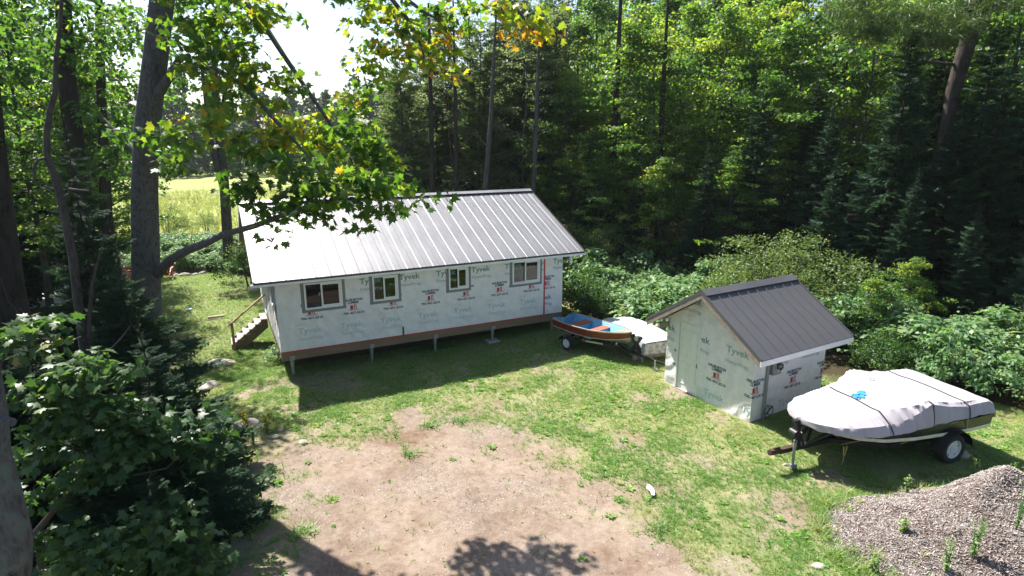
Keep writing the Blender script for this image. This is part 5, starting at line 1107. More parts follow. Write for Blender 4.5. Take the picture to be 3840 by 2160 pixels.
# ------------------------------------------------------------------ the big maple beside the cottage
def dressed(name, trunkP, trunkR, limbs, clusters, label, cat, bark, leafm, T, F, lsize, seed, group=None, limbname='branch', up=0.7, n=14, extra=None):
    e = empty(name, (trunkP[0][0], trunkP[0][1], gz(trunkP[0][0], trunkP[0][1])), 0, label, cat, group); o0 = Vector(e.location)
    rel = lambda p: tuple(Vector(p)-o0)
    MB().tube([rel(p) for p in trunkP], trunkR, n).build('trunk', bark, e, smooth=True)
    for P, R in limbs: MB().tube([rel(p) for p in P], R, 8).build(limbname, bark, e, smooth=True)
    rng = np.random.default_rng(seed)
    if clusters:
        C = []; RR = []; NN = []; TM = []; TS = []; TW = MB()
        for (c, r, k, tm, ts) in clusters:
            m = max(1, k//16)
            for i in range(m):
                d = unit(rng.normal(size=3))*rng.random()**0.4*np.array(r); q = np.array(c)+d; s = rng.uniform(0.28, 0.5); C.append(np.array(rel(q))); RR.append((s, s, s*0.38)); NN.append(16); TM.append(np.clip(tm+rng.normal(0, 0.09), 0, 1)); TS.append(ts)
                if i % 3 == 0: TW.tube([rel(np.array(c)+d*0.1), rel(np.array(c)+d*0.6-np.array([0, 0, 0.08])), rel(q)], [0.014, 0.009, 0.004], 4, cap=False)
        V, Fc, t = cluster_leaves(rng, np.array(C), np.array(RR), NN, lsize, TM, TS, T, F, up=up, spread=0.7)
        V = V; link('crown', mesh_np('crown', V, Fc, t), leafm, e)
        if len(TW.v): tag(TW.build('twigs', 'twig_bark', e), kind='stuff')
    return e
bt = (-8.518, 12.922, 0.000)
trunkP = [(bt[0], bt[1], -0.3), (bt[0], bt[1], 0.5), (-8.473, 13.200, 2.077), (-8.298, 13.300, 4.049), (-8.050, 13.300, 5.923), (-7.794, 13.300, 7.269), (-7.430, 13.300, 8.588), (-7.118, 13.300, 9.768), (-7.6, 13.3, 12.6), (-7.3, 13.3, 16.5), (-7.2, 13.4, 19.0)]
trunkR = [0.48, 0.38, 0.31, 0.295, 0.265, 0.25, 0.24, 0.235, 0.2, 0.12, 0.04]
limbs = [
 ([(-7.959, 13.200, 4.071), (-7.165, 12.400, 4.551), (-6.476, 11.800, 4.857), (-5.752, 11.200, 5.121), (-5.240, 10.800, 5.335), (-4.432, 10.300, 5.565), (-3.683, 10.000, 5.840), (-2.816, 9.800, 6.088), (-1.909, 9.600, 6.074)], [0.12, 0.092, 0.082, 0.072, 0.062, 0.05, 0.04, 0.026, 0.01]),
 ([(-7.422, 13.200, 7.910), (-7.068, 13.100, 8.255), (-6.764, 13.000, 8.590), (-6.503, 12.900, 8.638)], [0.12, 0.095, 0.07, 0.05]),
 ([(-7.011, 13.100, 8.371), (-6.227, 12.700, 8.442), (-5.708, 12.400, 8.292), (-5.216, 12.100, 8.053), (-4.817, 11.800, 7.780), (-4.437, 11.500, 7.433), (-3.999, 11.200, 7.057), (-3.660, 11.100, 6.687), (-3.416, 11.000, 6.396)], [0.085, 0.066, 0.056, 0.05, 0.043, 0.035, 0.027, 0.018, 0.008]),
 ([(-7.7, 13.3, 11.3), (-5.962, 13.300, 10.353), (-5.298, 12.960, 9.622), (-4.804, 12.620, 9.118), (-4.411, 12.380, 8.570), (-3.908, 12.040, 7.923), (-3.493, 11.800, 7.375), (-3.120, 11.700, 6.732), (-2.949, 11.700, 6.352)], [0.11, 0.085, 0.066, 0.058, 0.05, 0.042, 0.032, 0.02, 0.008]),
 ([(-7.5, 13.3, 13.0), (-5.2, 12.8, 12.4), (-3.155, 12.400, 10.395), (-2.263, 12.200, 9.568), (-1.952, 12.100, 9.186), (-1.771, 12.100, 8.888), (-1.632, 12.000, 8.462)], [0.12, 0.1, 0.07, 0.045, 0.035, 0.025, 0.01]),
 ([(-5.2, 12.8, 12.4), (-3.0, 12.4, 11.3), (-2.013, 12.000, 9.560), (-1.630, 11.900, 9.278), (-1.373, 11.900, 9.149), (-0.997, 11.800, 8.643)], [0.09, 0.07, 0.04, 0.03, 0.02, 0.008]),
 ([(-3.0, 12.4, 11.3), (-0.739, 11.600, 9.923), (0.019, 11.500, 9.323), (0.223, 11.500, 9.076), (0.408, 11.500, 8.813)], [0.07, 0.05, 0.03, 0.02, 0.008]),
 ([(-7.954, 13.400, 6.431), (-8.456, 13.600, 6.895), (-9.149, 14.000, 7.454)], [0.07, 0.05, 0.02]),
 ([(-7.6, 13.3, 10.2), (-9.4, 14.6, 12.0), (-10.5, 15.4, 13.2)], [0.14, 0.08, 0.03]),
]
G = 0.36
clusters = [
 # low limb, hanging over the roof
 ((-4.217, 10.200, 6.250), (0.42, 0.5, 0.42), 250, 0.3, 0.1), ((-3.573, 10.100, 6.354), (0.5, 0.6, 0.5), 349, 0.3, 0.1), ((-2.824, 9.900, 6.367), (0.6, 0.6, 0.5), 395, 0.32, 0.12), ((-2.194, 9.800, 6.277), (0.5, 0.5, 0.4), 250, 0.32, 0.12), ((-3.927, 10.100, 5.761), (0.35, 0.4, 0.25), 129, 0.3, 0.1), ((-3.189, 9.900, 5.851), (0.5, 0.4, 0.2), 159, 0.3, 0.1), ((-2.381, 9.700, 5.970), (0.5, 0.4, 0.22), 144, 0.32, 0.1), ((-4.030, 10.100, 5.390), (0.12, 0.15, 0.08), 16, 0.3, 0.05), ((-1.982, 9.600, 5.885), (0.2, 0.3, 0.12), 48, 0.35, 0.1), ((-2.435, 9.700, 5.635), (0.06, 0.1, 0.05), 16, 0.3, 0.05), ((-1.750, 9.600, 6.105), (0.15, 0.2, 0.12), 32, 0.35, 0.1), ((-1.266, 10.000, 6.031), (0.06, 0.1, 0.04), 16, 0.3, 0.05),
 # drooping limbs between trunk and gap: yellow green, some turning
 ((-4.935, 11.400, 7.165), (0.35, 0.5, 0.45), 200, 0.62, 0.12), ((-4.400, 11.300, 7.022), (0.5, 0.5, 0.4), 330, 0.64, 0.12), ((-4.213, 12.500, 7.172), (0.5, 0.6, 0.5), 420, 0.55, 0.14), ((-4.614, 11.200, 6.672), (0.4, 0.4, 0.2), 170, 0.72, 0.1), ((-4.081, 11.100, 6.569), (0.4, 0.4, 0.2), 190, 0.68, 0.12), ((-3.764, 12.500, 6.781), (0.5, 0.6, 0.5), 420, 0.5, 0.14), ((-2.929, 11.500, 7.018), (0.5, 0.6, 0.5), 420, 0.42, 0.12), ((-3.407, 12.900, 7.648), (0.5, 0.6, 0.45), 330, 0.45, 0.12), ((-2.486, 11.400, 6.660), (0.42, 0.5, 0.45), 330, 0.42, 0.14), ((-2.207, 11.200, 6.309), (0.25, 0.4, 0.3), 150, 0.5, 0.2),
 ((-4.211, 11.800, 7.885), (0.4, 0.5, 0.4), 220, 0.5, 0.13), ((-5.362, 11.700, 7.811), (0.5, 0.5, 0.4), 280, 0.5, 0.14), ((-4.866, 11.700, 8.297), (0.5, 0.5, 0.4), 290, 0.5, 0.14), ((-5.691, 11.900, 8.320), (0.5, 0.6, 0.4), 240, 0.45, 0.14), ((-5.844, 11.800, 7.316), (0.45, 0.5, 0.3), 190, 0.55, 0.14), ((-6.004, 12.100, 8.974), (0.5, 0.7, 0.5), 280, 0.42, 0.14), ((-5.417, 12.100, 8.903), (0.5, 0.7, 0.5), 280, 0.45, 0.14), ((-4.774, 12.000, 8.956), (0.4, 0.6, 0.4), 170, 0.52, 0.14), ((-5.990, 12.200, 9.474), (0.6, 0.8, 0.5), 280, 0.42, 0.14), ((-5.169, 12.200, 9.506), (0.6, 0.8, 0.4), 230, 0.5, 0.14), ((-4.327, 12.000, 9.364), (0.4, 0.6, 0.3), 130, 0.58, 0.14), ((-6.366, 12.000, 7.024), (0.35, 0.4, 0.22), 130, 0.42, 0.12), ((-6.523, 11.900, 6.614), (0.3, 0.4, 0.15), 90, 0.35, 0.1), ((-6.647, 11.800, 6.430), (0.3, 0.3, 0.12), 64, 0.35, 0.1),
 # shaded sprays before the trunk
 ((-7.790, 12.700, 7.064), (0.45, 0.3, 0.12), 130, 0.3, 0.08), ((-7.013, 12.600, 6.984), (0.45, 0.3, 0.12), 110, 0.32, 0.08),
 # turning leaves at the head of the view
 ((-2.231, 12.100, 9.241), (0.4, 0.6, 0.35), 210, 0.58, 0.16), ((-2.570, 12.200, 8.877), (0.35, 0.5, 0.3), 150, 0.62, 0.16), ((-2.068, 12.100, 8.756), (0.35, 0.5, 0.3), 160, 0.66, 0.17), ((-1.556, 12.000, 9.085), (0.4, 0.6, 0.3), 190, 0.74, 0.16), ((-1.686, 12.000, 8.602), (0.3, 0.5, 0.25), 110, 0.74, 0.15), ((-1.223, 11.900, 8.795), (0.3, 0.4, 0.25), 110, 0.8, 0.14), ((-1.396, 12.000, 8.356), (0.18, 0.3, 0.14), 48, 0.78, 0.12), ((-1.138, 12.000, 8.214), (0.08, 0.15, 0.1), 24, 0.9, 0.08), ((-0.768, 11.800, 9.184), (0.4, 0.5, 0.25), 140, 0.74, 0.16), ((-2.396, 12.100, 8.226), (0.18, 0.3, 0.12), 48, 0.78, 0.1), ((-2.811, 12.200, 8.019), (0.2, 0.3, 0.15), 48, 0.72, 0.12), ((-2.919, 12.300, 8.500), (0.3, 0.4, 0.3), 110, 0.55, 0.14),
 ((-0.186, 11.600, 9.278), (0.4, 0.5, 0.22), 130, 0.78, 0.15), ((0.237, 11.500, 8.997), (0.3, 0.4, 0.2), 90, 0.86, 0.12), ((0.486, 11.500, 8.832), (0.25, 0.3, 0.16), 70, 0.9, 0.1), ((0.167, 11.500, 8.700), (0.15, 0.2, 0.1), 32, 0.94, 0.06), ((0.594, 11.600, 9.178), (0.25, 0.4, 0.2), 64, 0.84, 0.12),
 ((-1.216, 12.000, 9.390), (0.4, 0.5, 0.25), 120, 0.72, 0.16), ((-2.921, 12.400, 9.437), (0.5, 0.6, 0.35), 190, 0.52, 0.15), ((-3.546, 12.800, 9.730), (0.5, 0.7, 0.35), 170, 0.5, 0.14),
 # crown above the view
 ((-7.0, 13.4, 14.0), (1.8, 1.6, 1.2), 420, 0.48, 0.15), ((-7.2, 13.2, 16.6), (2.2, 2.2, 1.8), 800, 0.5, 0.15), ((-4.4, 12.4, 12.6), (1.4, 1.1, 0.7), 260, 0.58, 0.16)]
clusters = [(c, r, max(16, int(k*(0.5 if t > 0.66 else 0.55))), t-0.13 if t > 0.7 else t+0.04, ts) for c, r, k, t, ts in clusters]
bigm = dressed('maple_tree', trunkP, trunkR, limbs, clusters, 'tall grey trunked maple with a low limb reaching over the cottage roof', 'tree', 'maple_bark', 'maple_leaf', MAP_T, MAP_F, 0.152, 5)

# young maple before the firs, leaves close to the viewer
sp_ = (-7.0, 7.4)
sb = [(-7.0, 7.6, -0.2), (-6.9, 7.6, 1.5), (-6.042, 7.700, 2.468), (-5.922, 7.800, 3.223), (-5.875, 7.900, 3.723)]
sl_ = [([(-5.915, 7.700, 2.967), (-5.653, 7.800, 2.975), (-5.420, 7.900, 2.859), (-5.076, 8.100, 2.621)], [0.018, 0.014, 0.01, 0.005]), ([(-5.992, 7.700, 2.657), (-6.259, 7.600, 2.900), (-6.556, 7.600, 3.083)], [0.018, 0.012, 0.005]), ([(-5.948, 7.700, 2.844), (-5.980, 7.700, 3.453), (-5.825, 7.800, 3.943)], [0.015, 0.01, 0.005]), ([(-5.838, 7.600, 3.559), (-5.781, 7.600, 3.821), (-5.789, 7.700, 4.012)], [0.008, 0.007, 0.004]), ([(-5.395, 7.600, 2.400), (-4.871, 7.600, 2.524), (-4.677, 7.600, 2.711)], [0.012, 0.009, 0.004])]
def sc(x, y, Y, rx_, ry_, k, t=0.4): return ((x, y, Y), rx_, ry_, k, t)
cl2 = [((-5.897, 7.800, 4.002), (0.3, 0.25, 0.14), 96, 0.42, 0.1), ((-6.201, 7.700, 3.897), (0.3, 0.25, 0.14), 80, 0.42, 0.1), ((-5.641, 7.900, 3.783), (0.25, 0.25, 0.12), 64, 0.42, 0.1), ((-6.354, 7.600, 3.560), (0.32, 0.25, 0.16), 112, 0.45, 0.12), ((-6.008, 7.700, 3.453), (0.32, 0.25, 0.18), 112, 0.4, 0.12), ((-5.715, 7.800, 3.284), (0.3, 0.25, 0.18), 112, 0.34, 0.1), ((-5.400, 7.900, 3.172), (0.3, 0.25, 0.18), 96, 0.34, 0.1), ((-6.269, 7.600, 3.143), (0.34, 0.25, 0.16), 112, 0.4, 0.12), ((-5.937, 7.700, 2.906), (0.34, 0.25, 0.18), 112, 0.32, 0.1), ((-5.570, 7.800, 2.788), (0.34, 0.25, 0.16), 112, 0.32, 0.1), ((-5.237, 8.000, 2.741), (0.34, 0.25, 0.16), 112, 0.3, 0.1), ((-4.941, 8.200, 2.698), (0.34, 0.25, 0.18), 89, 0.14, 0.1), ((-4.670, 8.400, 2.791), (0.34, 0.25, 0.2), 89, 0.14, 0.08), ((-6.567, 7.500, 2.773), (0.26, 0.25, 0.16), 80, 0.42, 0.12), ((-6.227, 7.600, 2.466), (0.25, 0.25, 0.12), 64, 0.36, 0.1), ((-5.683, 7.700, 2.403), (0.25, 0.25, 0.12), 64, 0.32, 0.1), ((-4.866, 8.200, 2.367), (0.3, 0.25, 0.16), 64, 0.14, 0.08), ((-4.549, 8.600, 2.552), (0.3, 0.25, 0.18), 64, 0.14, 0.08), ((-5.487, 7.900, 2.985), (0.5, 0.3, 0.2), 110, 0.3, 0.1), ((-6.481, 7.500, 2.214), (0.3, 0.25, 0.12), 64, 0.4, 0.1)]
dressed('maple_sapling', sb, [0.06, 0.05, 0.035, 0.025, 0.01], sl_, cl2, 'young maple with broad bright leaves rising between the dark firs', 'tree', 'twig_bark', 'sapling_leaf', MAP_T, MAP_F, 0.15, 9, n=8, up=1.1)
sb2 = [(-6.0, 7.2, -0.2), (-5.9, 7.2, 1.2), (-5.305, 7.200, 1.408)]
cl3 = [((-6.097, 6.900, 1.891), (0.3, 0.25, 0.12), 64, 0.42, 0.1), ((-5.720, 6.900, 1.645), (0.35, 0.25, 0.14), 96, 0.42, 0.12), ((-5.363, 7.000, 1.628), (0.35, 0.25, 0.16), 112, 0.36, 0.1), ((-5.018, 7.200, 1.851), (0.35, 0.25, 0.18), 128, 0.3, 0.08), ((-4.665, 7.300, 2.029), (0.3, 0.25, 0.18), 112, 0.28, 0.08), ((-4.735, 7.200, 1.534), (0.35, 0.25, 0.18), 128, 0.28, 0.08), ((-4.311, 7.200, 1.405), (0.3, 0.25, 0.14), 80, 0.3, 0.08), ((-5.989, 6.900, 1.335), (0.35, 0.25, 0.14), 80, 0.42, 0.1), ((-5.381, 7.000, 1.186), (0.4, 0.25, 0.16), 112, 0.36, 0.1), ((-4.576, 7.100, 1.100), (0.35, 0.25, 0.16), 96, 0.3, 0.1), ((-4.344, 7.200, 1.146), (0.25, 0.25, 0.12), 48, 0.34, 0.1)]
dressed('maple_sapling', sb2, [0.04, 0.03, 0.012], [([(-5.326, 7.200, 1.279), (-5.464, 7.200, 1.789), (-5.586, 7.200, 2.039)], [0.012, 0.008, 0.004])], cl3, 'low young maple spreading shaded green leaves at the foot of the view', 'tree', 'twig_bark', 'sapling_leaf', MAP_T, MAP_F, 0.15, 10, n=8, up=1.1)
cl4 = [((-7.067, 8.000, 4.312), (0.25, 0.2, 0.1), 48, 0.5, 0.12), ((-6.991, 8.200, 4.363), (0.3, 0.2, 0.08), 48, 0.5, 0.12), ((-6.847, 8.400, 4.418), (0.25, 0.2, 0.06), 32, 0.48, 0.1), ((-6.829, 8.000, 4.105), (0.25, 0.2, 0.06), 32, 0.5, 0.12)]
dressed('maple_sapling', [(-8.4, 8.4, -0.2), (-8.3, 8.3, 2.0), (-7.178, 8.000, 4.046)], [0.04, 0.03, 0.012], [([(-7.178, 8.000, 4.046), (-7.021, 8.200, 4.213), (-6.730, 8.400, 4.418)], [0.012, 0.008, 0.004])], cl4, 'slender maple with a few yellowing leaves behind the pale trunk', 'tree', 'twig_bark', 'sapling_leaf', MAP_T, MAP_F, 0.17, 12, n=6, up=1.1)

# pale trunk close to the viewer
pt = [(-3.95, 4.9, -0.3), (-3.95, 4.95, 0.8), (-5.105, 5.000, 2.592), (-5.055, 5.000, 2.919), (-4.988, 5.020, 3.257), (-4.994, 5.050, 3.757), (-4.988, 5.050, 4.176), (-4.963, 5.100, 4.555), (-4.982, 5.150, 4.928), (-4.988, 5.200, 5.370), (-5.015, 5.300, 6.192), (-5.4, 5.6, 9.5), (-5.7, 5.8, 12)]
dressed('maple_tree', pt, [0.4, 0.36, 0.31, 0.30, 0.295, 0.27, 0.25, 0.24, 0.23, 0.22, 0.2, 0.15, 0.08], [([(-4.723, 5.000, 4.564), (-4.410, 4.850, 4.619)], [0.05, 0.04])], [((-6.6, 5.0, 12.2), (1.8, 1.6, 1.2), 700, 0.45, 0.14)], 'pale lichen flecked trunk leaning at the very edge of the yard', 'tree', 'pale_bark', 'maple_leaf', M5_T, M5_F, 0.16, 15, n=20)

# dead crooked tree
dt = [(-8.9, 10.9, -0.2), (-7.987, 10.600, 3.062), (-7.860, 10.500, 4.170), (-7.807, 10.500, 4.976), (-7.817, 10.500, 5.615), (-7.830, 10.500, 6.030), (-7.871, 10.500, 6.437), (-7.936, 10.500, 6.705), (-7.873, 10.500, 7.099), (-7.739, 10.500, 7.487), (-7.671, 10.600, 7.779), (-7.558, 10.600, 8.313), (-7.389, 10.600, 8.863), (-7.246, 10.600, 9.458)]
dl = [([(-7.936, 10.500, 6.705), (-7.944, 10.300, 6.680), (-7.984, 10.200, 6.521), (-7.983, 10.200, 6.325), (-7.893, 10.200, 6.206), (-7.745, 10.200, 6.179)], [0.03, 0.025, 0.021, 0.018, 0.014, 0.008]), ([(-7.851, 10.500, 5.996), (-7.513, 10.300, 6.116), (-7.419, 10.200, 6.205), (-7.192, 10.100, 6.193), (-7.029, 10.100, 6.180)], [0.03, 0.028, 0.024, 0.018, 0.008]), ([(-7.824, 10.500, 3.177), (-7.630, 10.400, 3.899), (-7.406, 10.300, 4.515), (-7.171, 10.200, 4.965), (-6.915, 10.100, 5.398)], [0.045, 0.036, 0.026, 0.016, 0.008]), ([(-7.819, 10.500, 3.333), (-7.765, 10.300, 3.556), (-7.953, 10.000, 3.490), (-8.212, 9.800, 3.871), (-8.430, 9.700, 4.393), (-8.464, 9.700, 4.803)], [0.025, 0.02, 0.016, 0.013, 0.008, 0.004]), ([(-7.827, 10.500, 3.286), (-7.535, 10.200, 3.250), (-7.054, 10.000, 3.436), (-6.890, 10.000, 3.583), (-6.635, 10.000, 3.874)], [0.025, 0.022, 0.016, 0.012, 0.006])]
dressed('dead_tree', dt, [0.09, 0.078, 0.074, 0.07, 0.066, 0.062, 0.058, 0.054, 0.05, 0.046, 0.042, 0.036, 0.03, 0.02], dl, None, 'bare crooked dead tree with a hooked grey branch', 'tree', 'dead_wood', 'maple_leaf', M5_T, M5_F, 0.1, 1, n=9)

# forked tree on the far lawn
ft = (-16.596, 34.543, -0.800)
fz = gz(ft[0], ft[1]); FY = ft[1]
dressed('forked_tree', [(ft[0], ft[1], fz-0.2), (-16.505, 34.543, 1.352), (-16.371, 34.543, 3.644), (-16.293, 34.543, 5.426), (-16.324, 34.543, 7.377), (-16.270, 34.543, 9.066), (-16.082, 34.543, 11.119), (-15.712, 34.543, 12.913)], [0.38, 0.29, 0.27, 0.25, 0.21, 0.19, 0.15, 0.09],
 [([(-16.426, 34.543, 4.318), (-16.484, 34.243, 5.441), (-16.607, 34.143, 6.738), (-16.613, 34.143, 8.423), (-16.619, 34.143, 10.066), (-16.625, 34.143, 11.670)], [0.2, 0.185, 0.16, 0.13, 0.1, 0.06]), ([(-16.287, 34.543, 6.948), (-15.789, 34.343, 8.846), (-15.270, 34.343, 10.488), (-14.636, 34.543, 12.119)], [0.11, 0.1, 0.09, 0.05]), ([(-16.912, 34.543, 6.734), (-17.827, 34.043, 7.060), (-18.664, 33.843, 6.534)], [0.06, 0.05, 0.02])],
 [((-16.625, 34.143, 11.670), (2.2, 2, 1.6), 700, 0.42, 0.14), ((-15.513, 34.543, 11.921), (2.2, 2, 1.8), 700, 0.45, 0.14), ((-17.934, 34.043, 9.451), (1.6, 1.6, 1.0), 380, 0.4, 0.12), ((-15.154, 34.543, 9.479), (1.6, 1.6, 1.0), 380, 0.45, 0.12), ((-17.195, 34.543, 13.699), (2.6, 2, 1.8), 700, 0.42, 0.14), ((-14.834, 34.543, 14.081), (2.4, 2, 1.6), 600, 0.5, 0.14), ((-17.825, 34.543, 7.381), (1.2, 1.2, 0.5), 160, 0.36, 0.12)],
 'forked grey trunk standing on the sunny lawn before the meadow', 'tree', 'grey_bark', 'forest_leaf', QUAD_T, QUAD_F, 0.24, 21, n=12)

# dark trunks at the wood edge
def plain_trunk(pix, rad, label, cl, seed, name='maple_tree', lm='forest_leaf', ls=0.19):
    P = [(pix[0][0], pix[0][1], gz(pix[0][0], pix[0][1])-0.3)]+list(pix); return dressed(name, P, [rad*1.3]+[rad*(1-0.55*i/len(pix)) for i in range(len(pix))], [], cl, label, 'tree', 'dark_bark', lm, QUAD_T, QUAD_F, ls, seed, n=10)
plain_trunk([(-13.696, 19.000, 3.417), (-13.508, 19.000, 5.193), (-13.429, 19.000, 7.010), (-13.319, 19.000, 8.743), (-13.128, 19.000, 10.290), (-12.950, 19.000, 11.566)], 0.33, 'dark maple trunk seen behind the crooked dead tree', [((-12.681, 19.000, 9.524), (1.3, 1.3, 0.9), 420, 0.4, 0.14), ((-14.158, 19.500, 9.930), (1.3, 1.4, 1.0), 460, 0.36, 0.14), ((-11.963, 19.000, 10.288), (1.2, 1.4, 0.9), 400, 0.4, 0.14), ((-14.250, 19.000, 10.509), (1.4, 1.4, 1.0), 460, 0.35, 0.14), ((-12.147, 18.800, 7.704), (1.0, 1.0, 0.7), 300, 0.3, 0.12), ((-11.998, 18.800, 6.418), (0.9, 1.0, 0.6), 260, 0.26, 0.1), ((-13.085, 19.000, 11.146), (2, 1.8, 1.2), 600, 0.4, 0.14), ((-11.065, 19.000, 10.069), (1, 1, 0.9), 300, 0.4, 0.14)], 31)
plain_trunk([(-12.985, 15.000, 2.935), (-12.877, 15.000, 4.189), (-12.744, 15.000, 5.395), (-12.573, 15.000, 7.026), (-12.278, 15.000, 9.271)], 0.36, 'black shaded trunk at the wood edge before the pale lane', [((-12.223, 15.000, 9.098), (1.5, 1.5, 1.0), 480, 0.34, 0.12), ((-11.855, 15.200, 8.500), (0.9, 0.9, 0.6), 260, 0.34, 0.12), ((-12.474, 15.000, 7.489), (1.0, 1.0, 0.6), 260, 0.28, 0.1)], 32)
plain_trunk([(-16.229, 24.000, 3.750), (-15.957, 24.000, 5.936), (-15.711, 24.000, 8.028), (-15.399, 24.000, 10.310), (-15.102, 24.000, 12.483)], 0.22, 'thin dark trunk between the maple and the meadow', [((-15.542, 24.000, 9.467), (1.6, 1.5, 1.4), 420, 0.45, 0.14), ((-14.478, 24.000, 8.606), (1.3, 1.3, 1.0), 330, 0.42, 0.14), ((-15.994, 24.000, 11.139), (1.8, 1.6, 1.4), 460, 0.42, 0.14), ((-14.185, 24.000, 11.407), (1.6, 1.5, 1.3), 420, 0.46, 0.14)], 33)

# firs near the viewer
plant_tree(FI[0], 'fir_tree', *(-12.205, 15.584, 0.000)[:2] if False else (-8.75, 12.1), 'young fir with a bare needled leader beside the dead tree', 'tree', 'young firs at the yard edge', rz=0.6, s=0.8, sz=1.0)
plant_tree(FI[1], 'fir_tree', -5.95, 9.25, 'dense dark fir reaching low boughs over the bare dirt', 'tree', 'young firs at the yard edge', s=0.92, rz=2.0)
plant_tree(FI[1], 'fir_tree', -7.35, 11.2, 'bushy dark fir at the foot of the big maple', 'tree', 'young firs at the yard edge', s=1.12, rz=4.1)
plant_tree(FI[0], 'fir_tree', -6.8, 8.6, 'shaded fir behind the broad maple sapling leaves', 'tree', 'young firs at the yard edge', s=0.42, rz=1.2)
plant_tree(FI[1], 'fir_tree', -5.35, 7.9, 'low dark fir at the corner of the dirt drive', 'tree', 'young firs at the yard edge', s=0.55, rz=5.1)
for i, (x, y, k, s, lab) in enumerate([(-10.2, 13.6, 1, 1.1, 'dark fir filling the gap beside the big maple trunk'), (-14.4, 14.4, 0, 0.8, 'dim fir behind the dead tree'), (-10.6, 11.0, 1, 0.8, 'broad black fir under the dead tree'), (-13.4, 12.2, 0, 0.8, 'slim shaded fir at the frame edge of the wood'), (-9.8, 9.6, 1, 1.2, 'shaded fir behind the pale leaning trunk'), (-8.6, 9.9, 1, 0.9, 'squat fir with drooping boughs under the sapling')]):
    plant_tree(FI[k], 'fir_tree', x, y, lab, 'tree', 'firs of the shaded wood edge', s=s, rz=i*1.3)
for i, (x, y, k, s, lab) in enumerate([(-19.4, 20.4, 0, 0.9, 'dark spruce at the inner wood edge before the lane'), (-18.5, 19.5, 2, 0.85, 'tall spruce rising over the lane'), (-22.5, 26.0, 0, 1.1, 'spruce beyond the pale lane'), (-25.0, 33.0, 2, 1.0, 'tall spruce at the meadow corner'), (-28.0, 29.0, 2, 1.1, 'large spruce far along the lane')]):
    plant_tree(SP[k], 'spruce_tree', x, y, lab, 'tree', 'spruces along the lane', s=s, rz=i*1.7)
for i, (x, y, k, s) in enumerate([(-23, 31, 0, 0.8), (-27, 36, 1, 0.8), (-31, 40, 2, 0.85), (-20, 25, 2, 0.72), (-33, 33, 0, 0.9), (-26, 25, 1, 0.85), (-19, 15, 0, 0.8), (-36, 44, 1, 0.9), (-24, 20, 2, 0.85), (-30, 24, 1, 0.9), (-20.5, 17.5, 1, 0.8), (-23.5, 23, 2, 0.85), (-18.8, 21.0, 0, 0.72), (-17.2, 25.0, 1, 0.66), (-18.6, 27.2, 1, 0.74), (-21.4, 31.4, 0, 0.72)]):
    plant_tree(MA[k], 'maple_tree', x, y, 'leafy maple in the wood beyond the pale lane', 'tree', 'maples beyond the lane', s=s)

# meadow edge shrubs and greenery round the rear lawn
for i, (px_y, k, s, lab) in enumerate([((-28.997, 50.060, -1.200), 1, 1.15, 'upright olive shrub at the meadow edge beside the big maple'), ((-26.675, 52.134, -1.200), 1, 0.75, 'low shrub before the meadow left of the forked tree' if False else 'low olive shrub before the meadow beside the forked tree'), ((-27.650, 50.040, -1.200), 1, 0.7, 'small pale shrub between meadow and bramble bank')]):
    plant_tree(AL[k], 'meadow_shrub', px_y[0], px_y[1], lab, 'shrub', 'shrubs along the meadow', s=s, parts=SHP)
k = 0
for x_ in range(330, 640, 26):
    for y_, s in ((668, 0.85), (645, 1.0), (622, 1.0), (600, 0.9)):
        if y_ == 668 and 440 < x_ < 600: s = 0.6
        p = (0, 0)
        d = {668: 34.0, 645: 36.5, 622: 39, 600: 42}[y_]; xx = (x_+random.uniform(-10, 10)-1288)/1513*d
        if 560 < x_ < 600 and d < 36: continue
        plant_tree(BR[k % 3], 'bramble_bush', xx, d+random.uniform(-0.5, 0.5), 'pale leafy bramble in the bank between rear lawn and meadow', 'shrub', 'brambles before the meadow', s=s, parts=SHP); k += 1
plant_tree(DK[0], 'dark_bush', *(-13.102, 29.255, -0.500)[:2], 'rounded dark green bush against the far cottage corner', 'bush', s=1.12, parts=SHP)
plant_tree(AL[1], 'meadow_shrub', -14.2, 34.0, 'tall leafy shrub behind the far cottage gable', 'shrub', 'shrubs along the meadow', s=1.2, parts=SHP)
plant_tree(BR[1], 'bramble_bush', -12.3, 32.0, 'bright bramble clump behind the dark bush', 'shrub', 'brambles before the meadow', s=1.1, parts=SHP)
plant_tree(BR[1], 'bramble_bush', -11.0, 33.6, 'bramble clump showing past the cottage verge', 'shrub', 'brambles before the meadow', s=1.1, parts=SHP)
plant_tree(BR[2], 'bramble_bush', -7.6, 18.6, 'low weeds growing under the cottage steps', 'shrub', None, s=0.5, parts=SHP)

# thickets behind the boats and the shed
TH = []
def thick(pts_, lab, group, kinds, smin, smax, name='bramble_bush', cat='shrub', arch=None):
    for (x, y) in pts_:
        a = (arch or BR)[random.randrange(len(arch or BR))]; plant_tree(a, name, x, y, lab, cat, group, s=random.uniform(smin, smax), sz=random.uniform(0.75, 1.3)*(smin+smax)/2, parts=SHP)
area1 = [(3.4, 23.2), (4.4, 22.2), (5.4, 21.2), (6.2, 20.0), (4.2, 24.2), (5.4, 23.2), (6.4, 22.2), (7.2, 21.0), (4.6, 25.6), (5.8, 24.8), (6.9, 23.8), (7.9, 22.6), (3.4, 26.2), (8.0, 20.2), (6.6, 18.9), (7.5, 18.2), (3.2, 24.8), (6.0, 26.2), (7.4, 25.2), (8.6, 24.0)]
thick(area1, 'pale green bramble in the thicket between cottage and shed', 'brambles between cottage and shed', 3, 0.8, 1.4)
for x, y, s in ((5.9, 24.6, 1.3), (4.0, 26.5, 1.2), (6.6, 21.6, 1.15)): pass
